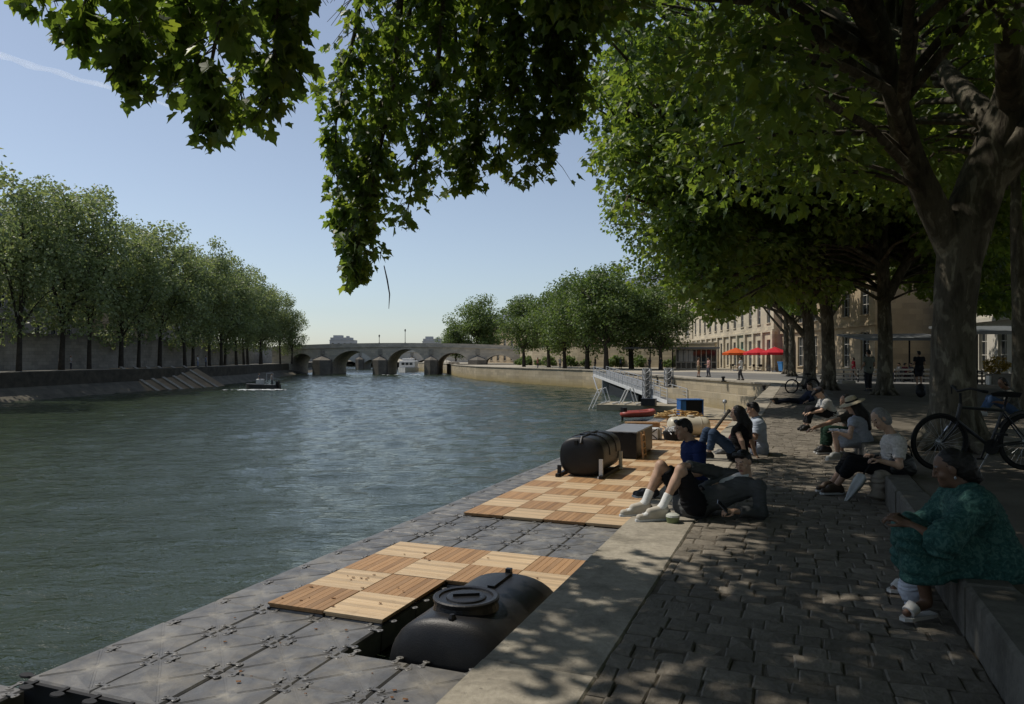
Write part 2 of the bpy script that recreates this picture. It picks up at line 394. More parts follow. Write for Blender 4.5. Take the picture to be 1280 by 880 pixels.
# ------------------------------------------------------------------ left bank
le = [np.array(p, float) for p in [(-70, -60), (-50, 30), (-44.5, 64), (-43.2, 86), (-41.5, 98), (-42.5, 128), (-48, 160), (-51, 185), (-62, 262), (-120, 420), (-340, 700)]]
def offs(pts, d):
    r = []
    for i, p in enumerate(pts):
        t = nrm(pts[min(i + 1, len(pts) - 1)] - pts[max(i - 1, 0)]); r.append(p + d * np.array([-t[1], t[0]]))
    return r
ltop = offs(le, 4.0); lwall = offs(le, 11.0)
LZ = .25; UZ = 4.2
mb = MB(); k = len(le); lmid = offs(le, 3.1)
mb.add([(p[0], p[1], WZ - .8) for p in offs(le, -.6)] + [(p[0], p[1], -1.15) for p in lmid], [(i + 1, i, k + i, k + i + 1) for i in range(k - 1)])
struct(obj('river_bank', mb, stone_mat('bank apron stone', (.085, .077, .058), (.165, .148, .112), .6, (1.4, .5, .7), bmp=.03)))
wall_strip('bank_wall', [p for p in reversed(offs(le, 3.0)[:10])], WZ - .6, LZ - .012, 1.4, M_bank, 'low dark overgrown wall above the sloping apron of the left bank')
mb = MB(); mb.add([(p[0], p[1], LZ) for p in ltop] + [(p[0], p[1], LZ) for p in offs(le, 12.5)], [(i + 1, i, k + i, k + i + 1) for i in range(k - 1)])
struct(obj('lower_quay', mb, M_bankg))
mb = MB(); mb.add([(p[0], p[1], UZ - .9) for p in offs(le, 11.3)] + [(-2500, 700, UZ - .9), (-2500, -300, UZ - .9)],
                  [tuple(range(k + 1, -1, -1))]); struct(obj('upper_street', mb, M_asph))
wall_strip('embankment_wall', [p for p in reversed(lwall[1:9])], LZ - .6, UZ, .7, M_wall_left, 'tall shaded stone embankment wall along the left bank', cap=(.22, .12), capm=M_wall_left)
# pale ribs of the boat ramp on the left bank
root = thing('boat_ramp', 'brown sloped stone ramp with pale diagonal ribs on left bank', 'ramp', (-40, 95, 0))
rb = MB()
A0, A1 = np.array([-44.6, 88.5]), np.array([-41.0, 104.0])
def slope(u, v, lift):
    e = A0 + (A1 - A0) * u + np.array([1.2, 0.1]); t_ = e + np.array([-5.4, 1.6]); q = e + (t_ - e) * v
    return (q[0] + 40, q[1] - 95, WZ - .3 + (LZ + .3 - WZ) * v + lift)
dn = lambda q: (q[0], q[1], -3.2)
r4 = [slope(0, 0, .12), slope(1, 0, .12), slope(1, 1, .12), slope(0, 1, .12)]; rb.add(r4 + [dn(q) for q in r4], [(0, 1, 2, 3), (4, 5, 1, 0), (5, 6, 2, 1), (7, 4, 0, 3)])
obj('slab', rb, stone_mat('ramp stone', (.20, .145, .085), (.30, .225, .135), .5, bmp=.03), root)
for u in (.10, .24, .38, .52, .68, .84):
    q = MB(); q.add([slope(u, 0, .16), slope(u + .035, 0, .16), slope(u + .035, 1, .16), slope(u, 1, .16), slope(u, 0, .3), slope(u + .035, 0, .3), slope(u + .035, 1, .3), slope(u, 1, .3)],
                    [(4, 5, 6, 7), (0, 1, 5, 4), (1, 2, 6, 5), (2, 3, 7, 6), (3, 0, 4, 7)])
    obj('rib', q, M_coping, root)

# ------------------------------------------------------------------ buildings
def window_mesh(w_, h_, shutters=False):
    b = MB(); f = .07
    b.cur = 0
    for x in (-w_ / 2 + f / 2, w_ / 2 - f / 2, 0): b.box((x, -.03, h_ / 2), (f if x else .05, .07, h_))
    for z in (f / 2, h_ * .36, h_ * .68, h_ - f / 2): b.box((0, -.026, z), (w_ - .02, .05, f * .8))
    b.cur = 1; b.add([(-w_ / 2, 0, 0), (w_ / 2, 0, 0), (w_ / 2, 0, h_), (-w_ / 2, 0, h_)], [(0, 1, 2, 3)])
    b.cur = 2; b.box((0, -.22, -.06), (w_ + .24, .34, .12))
    return b
def facade(root, x0, width, z0, floors, m, bay, ww, depth=10, sink=.28, doors=None, max_win=90, wmats=None):
    """front face on local y=0 looking to -y, with real recessed openings; floors = [(height, sill, win height)]"""
    wl = MB(); nb = max(1, int(round(width / bay))); bw = width / nb; z = z0; count = 0; cache = {}
    for fi, (fh, sill, wh) in enumerate(floors):
        for b in range(nb):
            xa = x0 + b * bw; xb = xa + bw; xl = xa + (bw - ww) / 2; xr = xl + ww; za, zb = z + sill, z + sill + wh
            def q(a, b_, c, d): wl.add([(a, 0, c), (b_, 0, c), (b_, 0, d), (a, 0, d)], [(0, 1, 2, 3)])
            q(xa, xl, z, z + fh); q(xr, xb, z, z + fh); q(xl, xr, z, za); q(xl, xr, zb, z + fh)
            wl.add([(xl, 0, za), (xr, 0, za), (xr, 0, zb), (xl, 0, zb), (xl, sink, za), (xr, sink, za), (xr, sink, zb), (xl, sink, zb)],
                   [(0, 1, 5, 4), (1, 2, 6, 5), (2, 3, 7, 6), (3, 0, 4, 7), (4, 5, 6, 7)])
            if count < max_win:
                key = (ww, wh)
                if key not in cache: cache[key] = window_mesh(ww, wh).mesh('window', wmats or [M_frame, M_glass, m])
                link('window', cache[key], root, (xl + ww / 2, sink - .03, za)); count += 1
        z += fh
    # sides, back, ends
    wl.add([(x0, 0, z0), (x0, depth, z0), (x0, depth, z), (x0, 0, z), (x0 + width, 0, z0), (x0 + width, depth, z0), (x0 + width, depth, z), (x0 + width, 0, z)],
           [(0, 1, 2, 3)[::-1], (4, 5, 6, 7), (1, 5, 6, 2)[::-1], (3, 7, 6, 2)])
    obj('wall', wl, m, root)
    tr = MB(); zz = z0
    for fi, (fh, _, _) in enumerate(floors):
        zz += fh; big = fi in (0, len(floors) - 1)
        tr.box((x0 + width / 2, .02, zz - .12), (width + (.5 if big else .2), .5 if big else .26, .3 if big else .16))
    obj('cornice', tr, m, root); return z
def mansard(root, x0, width, z, depth=10, h=3.2, m=None, chim=2):
    r = MB(); i = 1.2
    r.add([(x0, -.1, z), (x0 + width, -.1, z), (x0 + width, depth, z), (x0, depth, z), (x0 + .3, i, z + h), (x0 + width - .3, i, z + h), (x0 + width - .3, depth - i, z + h), (x0 + .3, depth - i, z + h)],
          [(0, 1, 5, 4), (1, 2, 6, 5), (2, 3, 7, 6), (3, 0, 4, 7), (4, 5, 6, 7)])
    ro = obj('roof', r, m or M_zinc, root)
    for k_ in range(chim):
        c = MB(); cx = x0 + width * (k_ + .6) / chim
        c.box((cx, depth / 2, z + h + .6), (.8, 2.4, 2.4))
        for j in range(4): c.tube([(cx, depth / 2 - .9 + j * .6, z + h + 1.8), (cx, depth / 2 - .9 + j * .6, z + h + 2.4)], .13, 6)
        obj('chimney', c, M_facade2, ro)
def place_facade(name, label, A, B, z0, floors, m, bay, ww, depth=12, roof=3.2, chim=2, z=0):
    """facade from A to B (left to right as seen from the river side)"""
    A, B = np.asarray(A, float), np.asarray(B, float); d = B - A; rz = math.atan2(d[1], d[0])
    root = thing(name, label, 'building', (A[0], A[1], z), rz)
    zt = facade(root, 0, float(np.linalg.norm(d)), z0, floors, m, bay, ww, depth)
    if roof: mansard(root, 0, float(np.linalg.norm(d)), zt, depth, roof, None, chim)
    return root, zt
# right bank row along the street
bA, zA = place_facade('stone_building', 'long sunlit limestone building with pilasters behind the red parasols', (34.6, 142), (32.0, 91), 0,
             [(5.1, .5, 3.4), (4.6, .9, 2.7), (4.2, .9, 2.4), (3.8, .8, 2.1)], M_facade, 4.2, 1.5)
for i_ in range(0, 13): pil = MB(); pil.box((i_ * 4.255, -.14, 2.45), (.75, .3, 4.9)); obj('pilaster', pil, M_facade, bA)
bB, zB = place_facade('ochre_building', 'darker ochre building wing with tall arched door beside the blue bin', (32.9, 90.6), (32.2, 66), 0,
             [(4.8, .7, 3.3), (4.4, .8, 2.6), (4.2, .9, 2.4), (3.6, .8, 2.0)], M_facade2, 4.0, 1.7)
dr = MB(); dr.box((3.9, -.04, 1.5), (1.7, .1, 3.0)); dr.lathe([(0.85, -.05), (.85, .05)], 16, (3.9, -.04, 3.0), 'Y')
obj('arched_door', dr, mat('grey door paint', (.12, .11, .10), .5), bB)
bC, zC = place_facade('white_building', 'pale rendered building with tall white windows behind the cafe awning', (37, 64), (34, 46), 0,
             [(4.6, .7, 3.2), (4.0, .6, 2.7), (3.8, .7, 2.5), (3.4, .8, 2.0)], M_facade3, 3.2, 1.3)
bD, zD = place_facade('stone_building', 'limestone apartment building half hidden by trees left of the glass kiosk', (22, 190), (34.9, 144), 0,
             [(5, .6, 3.4), (4.2, .9, 2.6), (4, .9, 2.4), (3.8, .8, 2.2)], M_facade, 4.4, 1.5)
place_facade('ochre_building', 'ochre house showing in gaps between the far quay trees by the bridge', (-12, 245), (20.5, 193), -.05, [(4.5, .8, 3), (4, .8, 2.4), (3.6, .8, 2.2)], M_facade2, 4, 1.5)
# street retaining wall behind the far quay trees
wall_strip('retaining_wall', [(32.5, 118), (23, 128), (13, 142), (5, 160), (2.5, 176)][::-1], -.1, 3.9, .6, M_wall_near, 'street retaining wall behind the row of far quay trees', cap=(.2, .1), capm=M_coping)
# left bank buildings behind the trees
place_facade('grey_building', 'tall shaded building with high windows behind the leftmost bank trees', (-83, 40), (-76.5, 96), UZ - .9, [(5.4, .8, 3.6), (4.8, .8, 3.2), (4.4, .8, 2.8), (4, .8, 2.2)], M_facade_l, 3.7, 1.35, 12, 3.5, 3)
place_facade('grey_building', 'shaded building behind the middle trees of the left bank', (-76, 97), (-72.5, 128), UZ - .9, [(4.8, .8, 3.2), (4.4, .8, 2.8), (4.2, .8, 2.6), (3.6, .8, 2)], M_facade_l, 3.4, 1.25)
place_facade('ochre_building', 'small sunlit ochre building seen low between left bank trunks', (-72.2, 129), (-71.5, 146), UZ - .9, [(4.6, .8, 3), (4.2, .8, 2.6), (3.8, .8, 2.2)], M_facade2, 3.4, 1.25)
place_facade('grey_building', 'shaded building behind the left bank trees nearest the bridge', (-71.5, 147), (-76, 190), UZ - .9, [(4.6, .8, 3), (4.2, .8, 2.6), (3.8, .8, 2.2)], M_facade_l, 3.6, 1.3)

# ------------------------------------------------------------------ bridges
def bridge(name, label, Y, piers, zt_fn, x0, x1, depth, m, rise=None, pw=2.6):
    """piers: list of (arch x0, arch x1, crown z, spring z)"""
    root = thing(name, label, 'bridge', (0, Y, 0)); b = MB()
    n_ = 18; openings = piers; zb = WZ - 1
    prof_lo = []   # underside polyline from x0 to x1
    pts = [(x0, zb)]
    for (a, c, zc, zs) in openings:
        pts += [(a, zb), (a, zs)]
        for i in range(1, n_):
            th = math.pi * (1 - i / n_); pts.append(((a + c) / 2 + (c - a) / 2 * math.cos(th), zs + (zc - zs) * math.sin(th)))
        pts += [(c, zs), (c, zb)]
    pts.append((x1, zb)); k = len(pts)
    # spandrel: column quads between underside and top line
    def face(y, flip):
        vs = [(x, y, z) for x, z in pts] + [(x, y, zt_fn(x)) for x, z in pts]
        fs = [(i, i + 1, k + i + 1, k + i) for i in range(k - 1) if abs(pts[i + 1][0] - pts[i][0]) > 1e-6]
        b.add(vs, [f[::-1] for f in fs] if flip else fs)
    face(0, False); face(depth, True)
    b.add([(x, 0, z) for x, z in pts] + [(x, depth, z) for x, z in pts], [(i, k + i, k + i + 1, i + 1) for i in range(k - 1)])
    b.add([(x, 0, zt_fn(x)) for x, z in pts] + [(x, depth, zt_fn(x)) for x, z in pts], [(i, i + 1, k + i + 1, k + i) for i in range(k - 1) if abs(pts[i + 1][0] - pts[i][0]) > 1e-6])
    obj('arches', b, m, root)
    # archivolt rings
    for (a, c, zc, zs) in openings:
        rg = MB()
        for i in range(n_):
            p = []
            for j in (i, i + 1):
                th = math.pi * (1 - j / n_)
                for rr in (0, .55): p.append(((a + c) / 2 + ((c - a) / 2 + rr) * math.cos(th), zs + (zc - zs + rr) * math.sin(th)))
            rg.add([(p[0][0], -.10, p[0][1]), (p[2][0], -.10, p[2][1]), (p[3][0], -.10, p[3][1]), (p[1][0], -.10, p[1][1]), (p[0][0], .1, p[0][1]), (p[2][0], .1, p[2][1]), (p[3][0], .1, p[3][1]), (p[1][0], .1, p[1][1])],
                   [(0, 1, 2, 3), (3, 2, 6, 7), (1, 0, 4, 5)])
        obj('arch_ring', rg, m, root)
    # cutwaters with pointed noses between the arches and niches above
    for i in range(len(openings) - 1):
        a, c = openings[i][1], openings[i + 1][0]; mid = (a + c) / 2; hw = (c - a) / 2 + .35
        p = MB(); p.prism([(mid - hw, -.02), (mid - hw * .9, -1.4), (mid, -2.8), (mid + hw * .9, -1.4), (mid + hw, -.02)], zb, 1.05)
        p.add([(mid - hw, -.02, 1.05), (mid - hw * .9, -1.4, 1.05), (mid, -2.8, 1.05), (mid + hw * .9, -1.4, 1.05), (mid + hw, -.02, 1.05), (mid, -.02, 2.3)], [(0, 1, 5), (1, 2, 5), (2, 3, 5), (3, 4, 5)])
        obj('cutwater', p, M_cut, root)
        nch = MB(); nch.box((mid, -.06, 3.0), (1.0, .16, 1.3)); obj('niche', nch, M_wall_left, root)
    # parapet and string course
    pa = MB(); pb_ = MB(); ps = MB()
    for i in range(24):
        xa, xb = x0 + (x1 - x0) * i / 24, x0 + (x1 - x0) * (i + 1) / 24
        for y, pp in ((.0, pa), (depth - .3, pb_)):
            za, zb_ = zt_fn(xa), zt_fn(xb)
            pp.add([(xa, y, za), (xb, y, zb_), (xb, y + .3, zb_), (xa, y + .3, za), (xa, y, za + .75), (xb, y, zb_ + .75), (xb, y + .3, zb_ + .75), (xa, y + .3, za + .75)],
                   [(0, 1, 5, 4), (2, 3, 7, 6), (4, 5, 6, 7)])
        za, zb_ = zt_fn(xa) - .25, zt_fn(xb) - .25
        ps.add([(xa, -.22, za), (xb, -.22, zb_), (xb, .0, zb_), (xa, .0, za), (xa, -.22, za + .22), (xb, -.22, zb_ + .22), (xb, .0, zb_ + .22), (xa, .0, za + .22)], [(0, 1, 5, 4), (4, 5, 6, 7), (3, 2, 1, 0)])
    obj('parapet', pa, m, root); obj('parapet', pb_, m, root); obj('string_course', ps, m, root); return root
BY = 177.
def bx(px, Y=BY): return (px - 640) / F * Y
bz = lambda y, Y=BY: EYE + (HY - y) / F * Y
ztop = lambda x: bz(431.5) - .0009 * (x - bx(500)) ** 2 - .2
bridge('stone_bridge', 'old stone bridge with five round arches spanning the river', BY,
       [(bx(362), bx(393), bz(442), -.6), (bx(414), bx(468), bz(438.5), -.9), (bx(483), bx(532), bz(436.5), -.7), (bx(546), bx(587), bz(441), -.6), (bx(607), bx(642), bz(444), .2)],
       ztop, bx(340), bx(690), 16, M_bridge)
B2 = 262.
bridge('stone_bridge', 'more distant pale bridge seen through the arches of the nearer bridge', B2,
       [(bx(400, B2), bx(446, B2), bz(449, B2), -1.2), (bx(454, B2), bx(511, B2), bz(446.5, B2), -1.2), (bx(519, B2), bx(568, B2), bz(448, B2), -1.2)],
       lambda x: bz(439.5, B2), bx(380, B2), bx(600, B2), 14, M_facade3)
# iron lamps on the bridge
for i, (px, ytop) in enumerate(((473.5, 418), (506, 411))):
    r = thing('street_lamp', ['slim lamp post left of the bridge middle', 'taller lamp post at the middle of the bridge'][i], 'lamp post', (bx(px), BY + .6, ztop(bx(px)) + .3), 0, 'lamps on the bridge')
    h = bz(ytop) - ztop(bx(px)) - .3; p = MB(); p.lathe([(.16, 0), (.16, .5), (.075, .6), (.06, h - .7), (.05, h - .65)], 8)
    obj('post', p, M_dark, r)
    l = MB(); l.lathe([(.1, h - .7), (.2, h - .25), (.14, h - .12), (.03, h)], 8); obj('lantern', l, mat('lantern', (.08, .08, .08), .4), r)
M_haze_wall = mat('distant wall tinted with haze', (.36, .375, .39), .9, 0, .1, .1, .2)  # grey-blue tone: distance haze put into the wall and roof colour
# distant roofs beyond the bridges
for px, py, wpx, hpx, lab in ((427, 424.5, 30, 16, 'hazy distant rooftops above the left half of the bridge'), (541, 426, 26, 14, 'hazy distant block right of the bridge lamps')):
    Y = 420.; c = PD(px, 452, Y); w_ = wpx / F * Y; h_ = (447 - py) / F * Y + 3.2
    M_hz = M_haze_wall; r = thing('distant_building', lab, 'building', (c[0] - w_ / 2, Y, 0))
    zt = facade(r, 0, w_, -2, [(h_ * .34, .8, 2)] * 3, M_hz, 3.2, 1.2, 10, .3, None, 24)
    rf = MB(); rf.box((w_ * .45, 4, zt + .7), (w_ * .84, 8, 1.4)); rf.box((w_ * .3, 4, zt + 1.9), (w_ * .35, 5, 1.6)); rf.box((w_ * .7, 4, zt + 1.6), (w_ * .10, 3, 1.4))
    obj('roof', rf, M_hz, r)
# ------------------------------------------------------------------ foliage
def leaf_mat(name, base, trans, var=.35):
    m, n, out = mat_new(name); r = island(n)
    c = mixc(n, 1, base, ramp(n, r, [(0, 1 - var), (.5, 1), (1, 1 + var)]), 'MULTIPLY')
    c2 = mixc(n, 1, trans, ramp(n, r, [(0, (.75, .8, .8)), (.6, (1, 1, 1)), (1, (1.3, 1.12, .9))]), 'MULTIPLY')
    d = nd(n, "ShaderNodeBsdfPrincipled"); n.links.new(c, d.inputs['Base Color']); d.inputs['Roughness'].default_value = .5
    d.inputs['Specular IOR Level'].default_value = .26
    t = nd(n, "ShaderNodeBsdfTranslucent"); n.links.new(c2, t.inputs[0])
    ad = nd(n, "ShaderNodeAddShader"); n.links.new(d.outputs[0], ad.inputs[0]); n.links.new(t.outputs[0], ad.inputs[1])
    n.links.new(ad.outputs[0], out.inputs[0]); return m
M_leaf = leaf_mat('plane tree leaf', (.046, .074, .019), (.130, .185, .022))
M_leaf_far = leaf_mat('far tree leaf', (.135, .158, .078), (.13, .165, .055), .45)
M_leaf_far2 = leaf_mat('far quay tree leaf', (.070, .100, .034), (.07, .105, .02), .4)
def bark_mat(name, a, b, c):
    m, n, out = mat_new(name); co = coords(n, 'Object', (1, 1, .45))
    f = noise(n, co, 4.5, 4, .55, .8); f2 = noise(n, co, 2.2, 5, .6, .4)
    k = ramp(n, f, [(.38, a), (.47, b), (.56, b), (.62, c)])
    k = mixc(n, ramp(n, f2, [(.45, 0), (.7, .8)]), k, tuple(x * .6 for x in a))
    k = mixc(n, 1, k, ramp(n, noise(n, coords(n, 'Object', (22, 22, 4)), 1, 5, .7), [(.25, .7), (.75, 1.25)]), 'MULTIPLY')
    nm = bump(n, f, .02); nm = bump(n, noise(n, coords(n, 'Object', (26, 26, 5)), 1, 5, .65), .02, 1, nm)
    principled(n, out, k, .9, 0, .15, nm); return m
M_bark = bark_mat('plane tree bark', (.066, .057, .043), (.118, .104, .078), (.24, .218, .165))
M_bark_far = mat('far bark', (.06, .052, .042), .95, 0, .1, .3, 3)

# leaf outlines: x across, y towards the tip
def tmpl(half, fold=.22, mid=(0, .36)):
    pts = [(0., 0.)] + half + [(0., 1.)] + [(-x, y) for x, y in reversed(half)]
    V = [(mid[0], mid[1], -.04)] + [(x, y, abs(x) * fold - .10 * y * y) for x, y in pts]
    k = len(pts); T = [(0, 1 + i, 1 + (i + 1) % k) for i in range(k)]
    return np.array(V, float) - np.array([0, .05, 0]), np.array(T)
T_near = tmpl([(.10, -.06), (.34, .02), (.27, .16), (.50, .36), (.47, .50), (.27, .48), (.24, .60), (.10, .74)])
T_mid = tmpl([(.30, .0), (.24, .18), (.48, .42), (.24, .52)])
T_low = (np.array([(0, 0, 0), (.40, .45, .10), (0, 1, -.08), (-.40, .45, .10)], float), np.array([(0, 1, 2), (0, 2, 3)]))
def leaves(C, S, tip, nor, T):
    Vt, Tt = T; y = tip / np.linalg.norm(tip, axis=1, keepdims=True)
    z = nor - y * (nor * y).sum(1, keepdims=True); z /= np.linalg.norm(z, axis=1, keepdims=True) + 1e-9; x = np.cross(y, z)
    P = C[:, None, :] + S[:, None, None] * (Vt[None, :, 0, None] * x[:, None, :] + Vt[None, :, 1, None] * y[:, None, :] + Vt[None, :, 2, None] * z[:, None, :])
    n, v = len(C), len(Vt)
    return P.reshape(-1, 3), (Tt[None] + (np.arange(n) * v)[:, None, None]).reshape(-1, 3)
def clump_leaves(cl, rad, num, size, r=rng, droop=.55, flat=.75):
    """leaves scattered through clumps; cl (n,3), rad (n,), num leaves each"""
    n = len(cl); k = np.maximum(3, (num * (rad / rad.mean()) ** 2).astype(int)); idx = np.repeat(np.arange(n), k); N = len(idx)
    d = r.normal(size=(N, 3)); d /= np.linalg.norm(d, axis=1, keepdims=True)
    u = r.random(N) ** .45
    C = cl[idx] + d * (rad[idx] * u)[:, None] * np.array([1, 1, flat])
    nor = d * .55 + np.array([0, 0, .50]) + r.normal(size=(N, 3)) * .65
    tip = d * np.array([1, 1, .4]) + np.array([0, 0, -droop]) + r.normal(size=(N, 3)) * .45
    return C, size * r.uniform(.45, 1.25, N), tip, nor
def branches(mb, trunk_pts, cl, r0, seed=0, n=5, every=1):
    """a bent twig from the nearest lower limb point to each clump"""
    rr = np.random.default_rng(seed); TP = np.array(trunk_pts)
    for c in cl[::every]:
        w_ = np.linalg.norm((TP[:, :3] - c) * np.array([1, 1, 1.0]), axis=1) + np.maximum(0, TP[:, 2] - c[2] + .3) * 1.5
        p = TP[np.argmin(w_), :3]; L = np.linalg.norm(c - p)
        if L < .3: continue
        m1 = p + (c - p) * .35 + np.array([*rr.normal(0, .07 * L, 2), .10 * L]); m2 = p + (c - p) * .72 + np.array([*rr.normal(0, .06 * L, 2), .08 * L])
        rr0 = min(r0, .018 * L + .012); mb.tube([p, m1, m2, c], [rr0, rr0 * .75, rr0 * .5, rr0 * .22], n, False)
def densify(poly, k=6):
    """smooth a list of (x,y,z,r) knots"""
    P = np.array(poly, float); out = []
    for i in range(len(P) - 1):
        p0, p1, p2, p3 = P[max(i - 1, 0)], P[i], P[i + 1], P[min(i + 2, len(P) - 1)]
        for j in range(k):
            t = j / k; out.append(.5 * (2 * p1 + (p2 - p0) * t + (2 * p0 - 5 * p1 + 4 * p2 - p3) * t * t + (3 * p1 - p0 - 3 * p2 + p3) * t ** 3))
    out.append(P[-1]); return np.array(out)
def limb_tube(mb, knots, n=12, k=6, wob=.03, seed=1):
    D = densify(knots, k); rr = np.random.default_rng(seed)
    start = len(mb.v); mb.tube([d[:3] for d in D], [max(.01, d[3]) for d in D], n, True)
    for i in range(start, len(mb.v)):
        x, y, z = mb.v[i]; row = (i - start) // n; rad = D[min(row, len(D) - 1)][3]
        a = math.sin(9 * x + 5 * z) * math.cos(8 * y - 3 * z) + .6 * math.sin(23 * x + 11 * y + 4 * z)
        ax = D[min(row, len(D) - 1)][:3]; f = 1 + wob * a
        mb.v[i] = tuple(ax + (np.array([x, y, z]) - ax) * f)
    return D
def root_flare(mb, base, r, seed=3, n=9):
    rr = np.random.default_rng(seed)
    for i in range(n):
        a = 2 * math.pi * i / n + rr.uniform(-.2, .2); L = r * rr.uniform(1.5, 2.3); d = np.array([math.cos(a), math.sin(a), 0])
        p0 = base + d * r * .55 + np.array([0, 0, r * 1.5]); p1 = base + d * r * .95 + np.array([0, 0, r * .5]); p2 = base + d * L + np.array([0, 0, -.05])
        mb.tube([p0, p1, p2], [r * .42, r * .38, r * .13], 8, True)

# outline of the canopy in the photograph (used only to keep far sight lines to the sky open while the crowns are filled)
CAN = [(0, 0), (25, 8), (70, 40), (110, 75), (140, 118), (185, 128), (238, 186), (268, 192), (305, 192), (335, 165), (372, 172), (384, 130), (398, 175), (408, 235), (415, 290), (430, 320), (428, 362),
       (450, 362), (462, 340), (485, 322), (500, 300), (520, 292), (540, 250), (590, 238), (640, 234), (688, 228), (704, 160), (722, 158), (733, 168), (730, 200), (700, 235), (692, 262), (722, 300), (748, 318), (775, 352),
       (790, 372), (812, 388), (850, 385), (876, 402), (905, 418), (925, 400), (960, 378), (1000, 400), (1040, 380), (1100, 350), (1170, 385), (1225, 398), (1290, 402), (1290, -900), (-700, -900), (-700, -100), (-120, -40)]
CANP = np.array(CAN, float)
def inside(px, py, poly=CANP):
    px = np.atleast_1d(px); py = np.atleast_1d(py); c = np.zeros(len(px), bool); j = len(poly) - 1
    for i in range(len(poly)):
        xi, yi = poly[i]; xj, yj = poly[j]
        m = ((yi > py) != (yj > py)) & (px < (xj - xi) * (py - yi) / (yj - yi + 1e-12) + xi); c ^= m; j = i
    return c
GAP = np.array([(400, -10), (432, -10), (425, 45), (405, 60)], float)
def visible_ok(P, rad):
    """centres whose ball, seen from the quay, stays within the canopy outline (or out of view)"""
    ok = np.ones(len(P), bool); f = P[:, 1] > .6
    px = 640 + P[f, 0] / P[f, 1] * F; py = HY + (EYE - P[f, 2]) / P[f, 1] * F; pr = rad[f] / P[f, 1] * F * .72
    o = np.ones(f.sum(), bool)
    for a in range(8):
        qx, qy = px + pr * math.cos(a * math.pi / 4), py + pr * math.sin(a * math.pi / 4)
        off = (qx < 0) | (qy < 0)
        o &= (inside(qx, qy) & ~inside(qx, qy, GAP)) | (off & (qy < 30))
    ok[f] = o; return ok
def shadow_st(P, z=0):
    k = (P[:, 2] - z) / SUN_V[2]; X = P[:, 0] - SUN_V[0] * k; Y = P[:, 1] - SUN_V[1] * k
    return X * SA + Y * CA, X * CA - Y * SA
def shade_ok(P, rad, slack=0.0):
    """keep the pontoon and the lit part of the quay open to the sun"""
    s, t = shadow_st(P); ok = (t - rad * .45 > -1.30 - slack)
    ok &= ~((s > 5.6) & (s < 8.2) & (t - rad * .5 < -.35)) & ~((s < 9.5) & (t - rad * .45 < -1.2))
    lit = (s > 14.6) & (s < 21.8) & (t - rad * .75 < .95); lit |= (s > 25.5) & (s < 29.5) & (t - rad * .5 < .4); lit |= (s > 31.5) & (s < 48) & (t - rad * .4 < -.2)
    far = s > 46
    return (ok & ~lit) | far
def crown_clumps(n, cen, radii, rmin, rmax, zmin, shell=.35, tests=True, r=rng, slack=0, shade=True, sep=.36):
    out = []; rad = []; tries = 0
    while len(out) < n:
        d = r.normal(size=(4000, 3)); d /= np.linalg.norm(d, axis=1, keepdims=True); u = (shell + (1 - shell) * r.random(4000)) ** .6
        P = np.array(cen) + d * u[:, None] * np.array(radii); q = r.uniform(rmin, rmax, 4000)
        k = P[:, 2] > zmin
        if tests:
            k &= visible_ok(P, q)
            if shade: k &= shade_ok(P, q, slack)
        P, q = P[k], q[k]
        if len(P) == 0: break
        for a, b in zip(P, q):
            if len(out) >= n: break
            if all(np.linalg.norm(a - o) > sep * (b + s) for o, s in zip(out[-400:], rad[-400:])): out.append(a); rad.append(b)
        tries += 1
        if tries > 40: break
    return np.array(out), np.array(rad)
def build_tree(name, label, cat, base, knots_list, cl, rad, num, size, T, lm, bm=M_bark, flare=None, group=None, seed=0, extra=None, r0=.09, every=1, droop=.55):
    base = np.asarray(base, float); root = thing(name, label, cat, base, 0, group)
    mb = MB(); TP = []
    for i, kn in enumerate(knots_list):
        D = limb_tube(mb, kn, 14 if i == 0 else 9, 6, .035 if i == 0 else .05, seed + i); TP += [d for d in D[(len(D) // 2 if i == 0 else 2):]]
    if flare: root_flare(mb, base, flare, seed)
    branches(mb, TP, cl, r0, seed, 5, every)
    mb.v = [(x - base[0], y - base[1], z - base[2]) for x, y, z in mb.v]
    obj('trunk', mb, bm, root, smooth=True)
    C, S, t, nn_ = clump_leaves(cl, rad, num, size, droop=droop)
    Vv, Tt = leaves(C - base, S, t, nn_, T)
    if extra is not None:
        V2, T2 = extra; Tt = np.vstack([Tt, T2 + len(Vv)]); Vv = np.vstack([Vv, V2 - base])
    link('crown', np_mesh('crown', Vv, Tt, lm), root)
    return root

